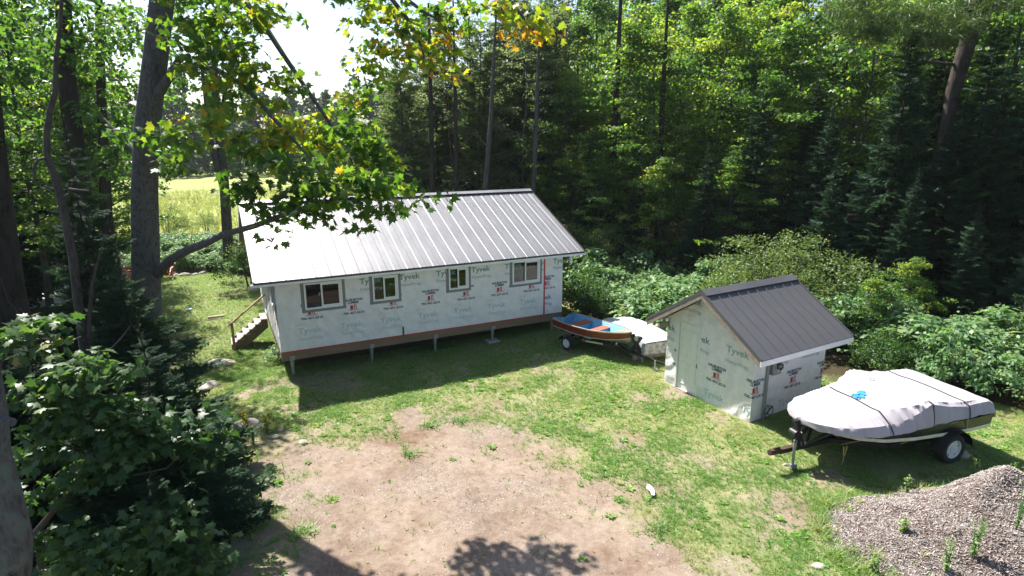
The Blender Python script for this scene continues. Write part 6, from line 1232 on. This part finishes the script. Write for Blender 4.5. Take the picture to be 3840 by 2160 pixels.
for i, (x, y, k, s, lab) in enumerate([(8.9, 21.3, 0, 1.0, 'tall brownish green shrub just behind the shed ridge'), (10.6, 21.6, 0, 1.02, 'wide olive shrub behind the far slope of the shed'), (9.8, 19.6, 1, 0.95, 'lower olive shrub against the back wall of the shed'), (11.6, 20.4, 1, 1.15, 'olive shrub at the dark spruces beyond the shed'), (7.5, 20.3, 1, 0.85, 'small olive shrub over the shed eave'), (3.0, 28.2, 1, 1.1, 'shrub with pale leaves under the spruces by the cottage eave'), (4.4, 27.6, 0, 0.85, 'sunlit shrub at the foot of the spruces behind the upturned boat')]):
    plant_tree(AL[k], 'alder_shrub', x, y, lab, 'shrub', 'olive shrubs behind the shed', s=s, parts=SHP)
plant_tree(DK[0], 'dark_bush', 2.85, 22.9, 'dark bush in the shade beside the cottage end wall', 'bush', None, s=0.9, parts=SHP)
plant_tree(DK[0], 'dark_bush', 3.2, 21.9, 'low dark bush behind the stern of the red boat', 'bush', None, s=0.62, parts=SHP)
area2 = [(11.5, 17.3), (12.3, 16.8), (13.3, 16.3), (14.3, 15.7), (15.3, 15.0), (16.2, 14.0), (10.8, 18.7), (11.9, 18.3), (13.0, 17.9), (14.1, 17.3), (15.2, 16.6), (16.2, 15.7), (17.2, 14.7), (12.2, 19.6), (13.4, 19.2), (14.6, 18.6), (15.8, 17.8), (16.9, 16.8), (17.6, 13.2), (16.6, 12.4), (17.8, 11.6), (12.0, 15.5), (13.2, 15.0), (14.4, 14.5), (15.5, 13.7)]
thick(area2, 'bright bramble in the thicket behind the covered boat', 'brambles behind the covered boat', 3, 0.6, 1.4)
plant_tree(AL[1], 'alder_shrub', 15.4, 16.2, 'taller green shrub standing up out of the brambles behind the covered boat', 'shrub', None, s=0.85, parts=SHP)
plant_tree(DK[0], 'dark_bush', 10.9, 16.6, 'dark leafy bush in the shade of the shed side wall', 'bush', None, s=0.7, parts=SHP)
plant_tree(MU[1], 'maple_sapling', 11.3, 18.2, 'sunlit young maple with lime leaves at the shed corner', 'tree', None, s=0.42, rz=0.5)
plant_tree(MU[0], 'maple_sapling', 12.6, 18.4, 'thin green sapling topping the brambles beyond the shed', 'tree', None, s=0.38, rz=2.5)

# forest wall
SPL = [(3.8, 29.2, 0, 0.62), (5.6, 27.8, 1, 0.62), (8.4, 26.2, 1, 0.85), (10.6, 26.6, 0, 0.85), (12.6, 24.8, 1, 1.0), (13.6, 28.0, 2, 0.8), (14.2, 22.8, 0, 0.95), (15.8, 25.2, 2, 0.85), (16.4, 21.0, 1, 1.1), (17.8, 23.6, 0, 1.1), (18.4, 19.6, 2, 0.85), (19.6, 17.6, 0, 1.12), (20.6, 21.6, 2, 1.05), (16.9, 18.4, 1, 0.85), (18.9, 15.2, 1, 1.05), (21.4, 16.2, 0, 1.25), (11.9, 22.6, 1, 0.7), (13.8, 20.8, 1, 0.72), (22.6, 19.0, 2, 1.1), (20.6, 13.2, 1, 1.15), (15.2, 19.6, 1, 0.6), (15.6, 21.7, 1, 1.08), (24, 23, 2, 1.1), (18.8, 27.5, 2, 1.0), (21.8, 26, 2, 1.1)]
SLAB = {0: 'young spruce by the cottage roof corner in deep shade', 1: 'short spruce close behind the sunlit thicket', 19: 'spruce nearest the outer end of the bramble bank', 15: 'large spruce behind the brambles and the covered boat', 11: 'blue green spruce in front of the leaning pine', 2: 'small spruce over the olive shrubs behind the shed', 17: 'short spruce above the young maple at the shed corner'}
for i, (x, y, k, s) in enumerate(SPL):
    plant_tree(SP[k], 'spruce_tree', x, y, SLAB.get(i, 'dark spruce in the shaded wall of the wood'), 'tree', 'spruces in the dark wood', s=s, rz=i*1.1, sz=s*random.uniform(0.92, 1.1))
MW = [maple_arch(24, 11.5, 3.1, 2.2, 30, 44, 0.17, tmu=0.52, tr=0.1, crad=0.6, sub=6, flat=0.12), maple_arch(25, 10, 2.8, 1.6, 28, 44, 0.165, tmu=0.46, tr=0.09, crad=0.55, sub=6, flat=0.12), maple_arch(26, 12.5, 2.6, 3.4, 28, 42, 0.17, tmu=0.58, tr=0.1, crad=0.6, sub=6, flat=0.12)]
MUL = [(9.4, 26.0, 1, 0.62, 'small maple with a sunlit yellow green spray before the dark spruces'), (2.6, 32.0, 0, 0.9, 'understorey maple with a bright spray above the cottage ridge end'), (4.9, 31.4, 2, 1.0, 'understorey maple with layered bright sprays'), (7.4, 30.6, 0, 1.05, 'leafy young maple in the middle of the wood'), (10.2, 30.2, 2, 1.05, 'leafy young maple with lit tips above the shed'), (13.0, 30.6, 1, 1.2, 'young maple half lit among tall spruces'), (3.9, 28.6, 1, 0.6, 'low maple with pale leaves behind the cottage roof'), (16.4, 29.6, 0, 1.1, 'young maple in the shade below the leaning pine'), (6.2, 29.0, 1, 0.8, 'mid green maple leaning out over the thicket'), (11.8, 28.2, 1, 0.95, 'broad young maple behind the small spruces'), (8.6, 33.4, 2, 1.1, 'slender maple with high lime sprays'), (12.4, 33.6, 0, 1.15, 'tall young maple with spreading shelves of leaves'), (15.4, 33.0, 2, 1.2, 'young maple reaching the pine plumes'), (19.4, 31.0, 0, 1.3, 'leafy tree at the shoulder of the leaning pine'), (5.8, 34.2, 0, 1.1, 'young maple filling the gap beside the cedars'), (22.6, 28.4, 1, 1.4, 'leafy tree behind the tall spruces of the far end')]
MU_ = MU; MU = MW
for i, (x, y, k, s, lab) in enumerate(MUL): plant_tree(MU[k], 'understorey_maple', x, y, lab, 'tree', 'young maples in the wood', s=s, rz=i*0.9)
MU = MU_
MAL = [(3.9, 37.0, 1, 0.86), (7.6, 37.4, 0, 0.84), (11.0, 36.8, 2, 0.82), (14.6, 36.0, 1, 0.9), (18.0, 34.6, 0, 0.88), (22.2, 32.6, 2, 0.9), (26.0, 29.6, 1, 1.0), (5.6, 41.5, 2, 0.9), (10.0, 41.0, 1, 0.98), (15.0, 40.2, 0, 0.95), (20.0, 38.2, 2, 0.95), (25.4, 35.0, 0, 1.0), (28.4, 26, 2, 1.0), (27, 21.5, 1, 1.0), (26, 17, 0, 1.0)]
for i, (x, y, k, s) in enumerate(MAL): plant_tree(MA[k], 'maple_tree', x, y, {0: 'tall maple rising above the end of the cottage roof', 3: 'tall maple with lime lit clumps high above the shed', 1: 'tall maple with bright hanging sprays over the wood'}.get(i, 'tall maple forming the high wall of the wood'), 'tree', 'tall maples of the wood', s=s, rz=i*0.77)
for i, (x, y, k, s) in enumerate([(2, 45, 0, 0.95), (7.4, 46, 1, 1), (12.6, 45.5, 2, 1), (17.6, 44.0, 0, 1.05), (23, 42, 1, 1.05), (27, 39, 2, 1.1), (31, 34, 0, 1.1), (33, 28, 1, 1.1), (31, 22, 2, 1.1), (30, 16, 0, 1.1), (10, 48, 0, 1.1), (16, 48, 1, 1.1), (22, 47, 2, 1.1), (28, 45, 0, 1.1)]):
    plant_tree(MA[k], 'maple_tree', x, y, 'maple deep in the wood behind the front row', 'tree', 'maples deep in the wood', s=s, rz=i*1.37)
# cedars and thin trunks behind the cottage
for i, (x, y, k, s, lab) in enumerate([(2.9, 30.0, 0, 0.72, 'low maple with grey green shelves right over the ridge end'), (4.6, 29.8, 1, 0.85, 'low bushy maple behind the sunlit shrub'), (6.9, 27.6, 0, 0.7, 'low maple before the bare trunks of the wood'), (8.0, 28.6, 1, 0.9, 'bushy maple under the taller sprays'), (9.9, 28.6, 0, 0.75, 'low maple half hidden by the small spruces'), (1.6, 30.8, 1, 0.8, 'low maple under the grey green trees')]): plant_tree(MU_[k], 'understorey_maple', x, y, lab, 'tree', 'low maples at the foot of the wood', s=s, rz=i*1.3)
GL_ = [maple_arch(91, 14, 2.3, 2.6, 34, 40, 0.14, tmu=0.45, tsd=0.2, tr=0.12, crad=0.55, sub=6, flat=0.2, mat='grey_leaf', bark='grey_bark'), maple_arch(92, 12.5, 2.1, 2.0, 32, 40, 0.14, tmu=0.52, tsd=0.2, tr=0.11, crad=0.5, sub=6, flat=0.2, mat='grey_leaf', bark='grey_bark')]
for i, (x, y, k, s, lab) in enumerate([(-5.4, 33.4, 1, 0.9, 'airy grey green tree at the open end of the stand behind the cottage'), (-3.2, 32.6, 0, 0.95, 'airy grey green tree above the middle of the cottage ridge'), (-1.2, 33.2, 1, 1.05, 'grey green tree between the two straight bare trunks'), (0.6, 31.8, 0, 1.0, 'grey green tree over the closed end of the ridge'), (2.2, 34.6, 1, 1.1, 'tall grey green tree meeting the maples of the wood'), (-2.4, 36.0, 0, 1.0, 'pale grey green tree deeper in the stand')]): plant_tree(GL_[k], 'ash_tree', x, y, lab, 'tree', 'grey green trees behind the cottage', s=s, rz=i*1.9)
CEL = [(-5.6, 31.5, 1, 0.85), (-4.0, 34.2, 0, 0.9), (-1.9, 31.6, 1, 0.9), (-0.3, 34.8, 0, 1.0), (1.5, 33.2, 1, 0.95), (-0.4, 37.2, 0, 1.05), (-5.0, 37.0, 1, 0.95), (2.6, 36.6, 1, 1.05), (-7.2, 38.0, 0, 0.75), (-6.6, 34.6, 1, 0.72)]
for i, (x, y, k, s) in enumerate(CEL): plant_tree(CE[k], 'cedar_tree', x, y, {0: 'thin cedar nearest the open gap of sky', 8: 'distant cedar at the meadow side of the stand'}.get(i, 'slim cedar with wispy grey green sprays behind the cottage'), 'tree', 'cedars behind the cottage', s=s, rz=i*0.8)
for i, (x, y, hgt, lx, r, lab) in enumerate([(-4.0, 30.0, 13, 0.15, 0.14, 'straight dark bare trunk behind the middle of the roof'), (-2.7, 29.4, 13, 0.05, 0.12, 'second straight dark trunk over the cottage ridge'), (-1.6, 29.0, 12.5, 0.9, 0.13, 'pale trunk leaning slightly behind the ridge'), (0.9, 29.2, 12, 0.35, 0.13, 'grey trunk rising near the ridge end'), (5.0, 30.6, 15, 0.1, 0.2, 'stout dark trunk among the layered maples'), (7.4, 30.2, 14, -0.2, 0.16, 'dark trunk in the middle of the wood')]):
    g0 = gz(x, y); dressed('bare_trunk', [(x, y, g0-0.2), (x+lx*0.3, y, 4), (x+lx*0.7, y+0.1, 8), (x+lx, y, hgt)], [r*1.2, r, r*0.8, r*0.3], [([(x+lx*0.5, y, 6+i*0.3), (x+lx*0.5+0.9*(1 if i % 2 else -1), y-0.3, 6.9+i*0.3)], [0.04, 0.01]), ([(x+lx*0.6, y, 7.4), (x+lx*0.6-0.8*(1 if i % 2 else -1), y-0.4, 7.9)], [0.03, 0.008])], None, lab, 'tree', 'grey_bark' if i in (2, 3) else 'dark_bark', 'forest_leaf', QUAD_T, QUAD_F, 0.1, i, group='bare trunks in the wood', n=9)
rngd = np.random.default_rng(77); mb = MB()
for k in range(60):
    x, y, z = rngd.uniform(-6, 2), rngd.uniform(28.5, 31), rngd.uniform(3.2, 7.5); a = rngd.uniform(0, 2*PI); L = rngd.uniform(0.5, 1.4); d = np.array([math.cos(a), math.sin(a)*0.5, rngd.uniform(-0.2, 0.5)]); p = np.array([x, y, z]); mb.tube([p, p+d*L*0.5+np.array([0, 0, 0.08]), p+d*L], [0.012, 0.009, 0.004], 4, cap=False)
o = mb.build('bare_twigs', 'dead_wood'); tag(o, kind='stuff')
# low trees and spruces closing the gap behind the cottage
for i, (x, y, k, s, lab) in enumerate([(-8.6, 36.0, 1, 0.6, 'small spruce behind the leafy maple limb'), (-10.4, 40, 0, 0.55, 'spruce at the meadow rim behind the cottage'), (-2.2, 31.0, 1, 0.45, 'little spruce under the cedars'), (1.8, 29.6, 1, 0.42, 'little spruce peeping over the ridge end')]): plant_tree(SP[k], 'spruce_tree', x, y, lab, 'tree', 'spruces behind the cottage', s=s)
for i, (x, y, k, s) in enumerate([(-9.4, 43, 1, 0.4), (-13, 48, 0, 0.4), (-6.5, 44, 2, 0.5), (-3.5, 46, 0, 0.75), (-1, 44, 1, 0.85)]): plant_tree(MA[k], 'maple_tree', x, y, 'round topped tree seen past the leaning limb behind the cottage', 'tree', 'low trees behind the cottage', s=s)

# leaning white pine
PY = 24.0
pp = [(18.6, 24.0, gz(18.6, 24)-0.2), (16.9, 24.0, 3.0), (16.758, 24.000, 7.805), (16.757, 24.000, 8.677), (16.856, 24.000, 9.392), (16.972, 24.000, 10.235), (17.072, 24.000, 11.063), (17.091, 24.000, 12.145), (19.6, 24, 16), (20.3, 24, 22)]
pp[0] = (pp[2][0]-0.15, 24.0, gz(17, 24)-0.2); pp[1] = (pp[2][0]-0.1, 24.0, 3.5)
pine = dressed('pine_tree', pp, [0.33, 0.3, 0.22, 0.24, 0.27, 0.28, 0.28, 0.26, 0.2, 0.06], [([(16.655, 24.000, 9.675), (14.758, 23.400, 9.750), (13.035, 23.000, 9.977)], [0.06, 0.04, 0.015]), ([(16.899, 24.000, 11.607), (14.821, 23.200, 11.197), (13.208, 22.800, 10.870)], [0.09, 0.06, 0.02]), ([(16.756, 24.000, 9.107), (17.045, 23.400, 9.194), (17.139, 23.200, 9.449)], [0.03, 0.02, 0.006])], None, 'leaning white pine with brown trunk and soft needle plumes', 'tree', 'pine_bark', 'pine_needle', QUAD_T, QUAD_F, 0.1, 3, n=12)
rng = np.random.default_rng(5); NT = np.array([(0, 0, 0), (0.05, 0.4, 0), (0, 1, 0), (-0.05, 0.4, 0)]); C = []; R_ = []
for c, r, k in (((12.695, 22.600, 10.708), (1.3, 1.0, 0.5), 60), ((14.126, 22.800, 11.256), (1.4, 1.0, 0.5), 60), ((15.862, 23.200, 10.931), (0.9, 0.8, 0.4), 36), ((14.695, 22.800, 10.344), (1.2, 1.0, 0.4), 46), ((11.912, 22.600, 11.351), (1.2, 1.0, 0.6), 50), ((17.022, 23.400, 11.624), (1.2, 1, 0.6), 46), ((20, 24, 16), (2.4, 2.4, 2.4), 120)):
    for i in range(k): C.append(np.array(c)+unit(rng.normal(size=3))*rng.random()**0.4*np.array(r)); R_.append((0.22, 0.22, 0.14))
V, Fc, t = cluster_leaves(rng, np.array(C)-np.array(pine.location), np.array(R_), 46, 0.26, 0.5, 0.2, NT, QUAD_F, up=0.3, spread=1.0); link('crown', mesh_np('crown', V, Fc, t), 'pine_needle', pine)

# far wood beyond the meadow: one mass of tree shapes
rng = np.random.default_rng(8); Vs = []; Fs = []; Ts = []; nv = 0
for row, (dist, hmu) in enumerate(((150, 9), (158, 17), (170, 22))):
    for a in np.arange(-0.95, 0.35, 0.022 if row else 0.03):
        d = dist+rng.uniform(-5, 5)+ (18*math.sin(a*5) if row == 0 else 0); aa = a+rng.normal(0, 0.006); x, y = d*math.sin(aa), d*math.cos(aa); h = hmu*rng.uniform(0.7, 1.15); con = rng.random() < 0.5
        n_ = 330; u = rng.random(n_)**0.8; r = (1-u)*2.6+0.3 if con else 3.2*np.sqrt(np.clip(1-(2*u-0.9)**2, 0.03, 1)); th = rng.uniform(0, 2*PI, n_); P = np.stack([x+r*np.cos(th), y+r*np.sin(th), gz(x, y)+u*h+0.3], 1)
        v, f, tt = leaf_arrays(P, rng.normal(size=(n_, 3))+np.array([0, -0.3, 0.6]), rng.normal(size=(n_, 3))-np.array([0, 0, 0.6]), rng.uniform(0.9, 1.7, n_), np.clip(rng.normal(0.5 if not con else 0.3, 0.15, n_), 0, 1), QUAD_T, QUAD_F); Vs.append(v); Fs.append(f+nv); Ts.append(tt); nv += len(v)
for row, (dist, hmu) in enumerate(((54, 15), (60, 18), (67, 19))):
    for a in np.arange(-0.06, 1.35, 0.042):
        d = dist+rng.uniform(-2, 2); aa = a+rng.normal(0, 0.012); x, y = d*math.sin(aa), d*math.cos(aa); h = hmu*rng.uniform(0.8, 1.1)*(0.75 if aa < 0.02 else 1); con = rng.random() < 0.45
        n_ = 420; u = rng.random(n_); r = (1-u)*2.4+0.5 if con else 2.9*np.sqrt(np.clip(1-(1.7*u-0.8)**2, 0.05, 1)); th = rng.uniform(0, 2*PI, n_); P = np.stack([x+r*np.cos(th), y+r*np.sin(th), gz(x, y)+u*h+0.2], 1)
        v, f, tt = leaf_arrays(P, rng.normal(size=(n_, 3))+np.array([0, -0.3, 0.6]), rng.normal(size=(n_, 3))-np.array([0, 0, 0.6]), rng.uniform(0.45, 0.9, n_), np.clip(rng.normal(0.5 if not con else 0.25, 0.18, n_), 0, 1), QUAD_T, QUAD_F); Vs.append(v); Fs.append(f+nv); Ts.append(tt); nv += len(v)
fo = link('far_wood', mesh_np('far_wood', np.concatenate(Vs), np.concatenate(Fs), np.concatenate(Ts)), 'far_leaf'); tag(fo, kind='stuff')

# ------------------------------------------------------------------ small plants
def stem_plant(name, x, y, h, n_, label, cat, group=None, seed=0, leaf=0.09, mat='plant_leaf', flower=None, base=0.0, spread=0.5, T=QUAD_T, tm=0.45):
    e = empty(name, (x, y, base), 0, label, cat, group); rng = np.random.default_rng(seed); mb = MB(); P = []
    for k in range(n_):
        a = rng.uniform(0, 2*PI); q = spread*h*rng.uniform(0.05, 0.4); hh = h*rng.uniform(0.7, 1); tip = np.array([q*math.cos(a), q*math.sin(a), hh]); mb.tube([(0, 0, -0.05), tip*np.array([0.4, 0.4, 0.6]), tip], [0.009, 0.006, 0.003], 4, cap=False)
        for j in range(9): t_ = 0.15+0.85*j/8; P.append(tip*np.array([t_**1.5, t_**1.5, t_])+rng.normal(0, 0.02, 3))
    mb.build('stem', 'plant_leaf' if mat == 'plant_leaf' else 'twig_bark', e); P = np.array(P); P = np.repeat(P, 2, 0); m_ = len(P); D = rng.normal(size=(m_, 3))*np.array([1, 1, 0.3])+np.array([0, 0, 0.2])
    V, F_, t = leaf_arrays(P, rng.normal(0, 0.5, (m_, 3))+np.array([0, 0, 1]), D, leaf*rng.uniform(0.6, 1.2, m_), np.clip(rng.normal(tm, 0.15, m_), 0, 1), T, QUAD_F); link('leaves', mesh_np('leaves', V, F_, t), mat, e)
    if flower:
        Q = np.concatenate([P[i*18+14:i*18+18]+rng.normal(0, 0.03, (4, 3))+np.array([0, 0, 0.03]) for i in range(n_)]*3); Q = Q+rng.normal(0, 0.035, Q.shape); V, F_, t = leaf_arrays(Q, rng.normal(size=Q.shape)+np.array([0, 0, 1]), rng.normal(size=Q.shape), 0.045, rng.random(len(Q)), QUAD_T, QUAD_F); link('flowers', mesh_np('flowers', V, F_, t), flower, e)
    return e
for i, (p, lab) in enumerate([((-6.423, 13.327, 0.050), 'goldenrod clump beside the pale slab rock'), ((-5.983, 13.365, 0.050), 'yellow goldenrod sprig nearest the house shadow corner'), ((-6.067, 12.819, 0.050), 'lower goldenrod clump near the dark fir'), ((-6.699, 13.742, 0.050), 'single goldenrod stalk above the slab rock')]): stem_plant('goldenrod', p[0], p[1], 0.42, 5, lab, 'plant', 'goldenrod by the drive', 40+i, 0.07, flower='goldenrod', base=gz(p[0], p[1]))
hp = lambda x, y: float(gz(x, y)+max(0, float(pile_h(np.array(x), np.array(y)))))
for i, (p, h, lab, kw) in enumerate([((9.384, 10.924, 0.450), 0.62, 'tall seeding weed in front of the white trailer wheel', dict(leaf=0.5*0.055, tm=0.8)), ((9.768, 10.728, 0.300), 0.5, 'grey green weed at the back of the bark pile', dict(leaf=0.5*0.12)), ((7.696, 10.391, 0.300), 0.4, 'narrow leaved seedling in the middle of the bark pile', dict(leaf=0.5*0.1, tm=0.6)), ((6.913, 8.188, 0.300), 0.6, 'tall green weed sprouting low on the bark pile', dict(leaf=0.5*0.11)), ((7.360, 8.278, 0.300), 0.75, 'bluish mullein stalk on the bark pile', dict(leaf=0.5*0.13, tm=0.3)), ((8.224, 8.558, 0.300), 0.8, 'weedy clump at the outer end of the bark pile', dict(leaf=0.5*0.09, tm=0.5)), ((9.848, 10.268, 0.200), 0.6, 'goldenrod in bud at the far corner of the bark pile', dict(leaf=0.5*0.08, tm=0.7)), ((10.253, 10.958, 0.200), 0.45, 'white topped weed near the stern shadow', dict(leaf=0.5*0.08)), ((6.756, 9.033, 0.250), 0.25, 'low green weed on the pale bark slope', dict(leaf=0.5*0.12)), ((5.902, 8.374, 0.150), 0.28, 'leafy weed at the near foot of the bark pile', dict(leaf=0.5*0.13))]):
    stem_plant('weed', p[0], p[1], h, 6, lab, 'plant', 'weeds on the bark pile', 60+i, base=hp(p[0], p[1]), **kw)
for i, (p, lab) in enumerate([((-2.337, 12.310, 0.050), 'isolated green weed tuft in the middle of the bare dirt'), ((-1.401, 13.973, 0.050), 'weed tuft at the upper edge of the dirt'), ((2.748, 9.651, 0.050), 'small dark leaved weed on the dirt edge'), ((-3.845, 9.562, 0.050), 'fern clump beside the dark fir'), ((-5.154, 11.654, 0.050), 'light green grass tussock near the fir boughs'), ((-2.070, 13.697, 0.050), 'sparse tuft of crab grass on bare dirt')]):
    a = empty('weed_tuft', (p[0], p[1], gz(p[0], p[1])), 0, lab, 'plant', 'tufts on the dirt drive'); mb = MB(); r = random.Random(90+i)
    V_ = []
    for k in range(70): 
        m2 = MB(); blade(m2, r.uniform(0, 2*PI), r.uniform(0.4, 1.4), r.uniform(0.1, 0.2), r.uniform(0.012, 0.022)); dx, dy = r.gauss(0, 0.11), r.gauss(0, 0.08); mb.add([(q[0]+dx, q[1]+dy, q[2]) for q in m2.v], m2.f)
    me = mb.mesh('blades'); at_ = me.attributes.new('tint', 'FLOAT', 'POINT'); at_.data.foreach_set('value', np.full(len(me.vertices), 0.45, np.float32)); link('blades', me, 'plant_leaf', a)

# ------------------------------------------------------------------ thin summer haze
hz = B((-190, -30, -6), (190, 205, 32)).build('haze', 'white_vinyl'); hm = bpy.data.materials.new('haze'); hm.use_nodes = True; hn = hm.node_tree.nodes; hn.remove(hn['Principled BSDF'])
pv = hn.new('ShaderNodeVolumePrincipled'); pv.inputs['Color'].default_value = (0.9, 0.95, 1, 1); pv.inputs['Density'].default_value = 0.0002; pv.inputs['Anisotropy'].default_value = 0.2
hm.node_tree.links.new(pv.outputs[0], hn['Material Output'].inputs['Volume']); hz.data.materials.clear(); hz.data.materials.append(hm); tag(hz, kind='stuff')

# ------------------------------------------------------------------ labels told apart by order along each stand
ORD = 'first second third fourth fifth sixth seventh eighth ninth tenth eleventh twelfth thirteenth fourteenth fifteenth sixteenth seventeenth eighteenth nineteenth twentieth twenty-first twenty-second twenty-third twenty-fourth twenty-fifth twenty-sixth twenty-seventh twenty-eighth twenty-ninth thirtieth'.split()
ORD += ['thirty-'+q for q in ORD[:9]]+['fortieth']+['forty-'+q for q in ORD[:9]]
def order_labels(old, tmpl):
    L = sorted([o for o in S.objects if o.get('label') == old], key=lambda o: o.location.x/o.location.y)
    for i, o in enumerate(L):
        if i < len(ORD): o['label'] = tmpl.replace('#', ORD[i])
order_labels('dark spruce in the shaded wall of the wood', 'dark spruce in the wood, # along from the cottage towards the leaning pine')
order_labels('tall maple forming the high wall of the wood', 'tall maple in the high wall of the wood, # along from the cottage')
order_labels('slim cedar with wispy grey green sprays behind the cottage', 'slim wispy cedar behind the cottage, # along from the open meadow')
order_labels('bright bramble in the thicket behind the covered boat', 'bright bramble behind the covered boat, # along from the shed')
order_labels('pale green bramble in the thicket between cottage and shed', 'pale bramble in the thicket, # along from cottage wall to shed')
order_labels('leafy maple in the wood beyond the pale lane', 'leafy maple beyond the lane, # along from the wood edge to the meadow')
order_labels('maple deep in the wood behind the front row', 'maple deep in the wood, # along the rear row from the cottage')
order_labels('pale leafy bramble in the bank between rear lawn and meadow', 'pale bramble in the bank before the meadow, # along towards the cottage')
order_labels('round topped tree seen past the leaning limb behind the cottage', 'round topped tree past the leaning limb, # along from the meadow')
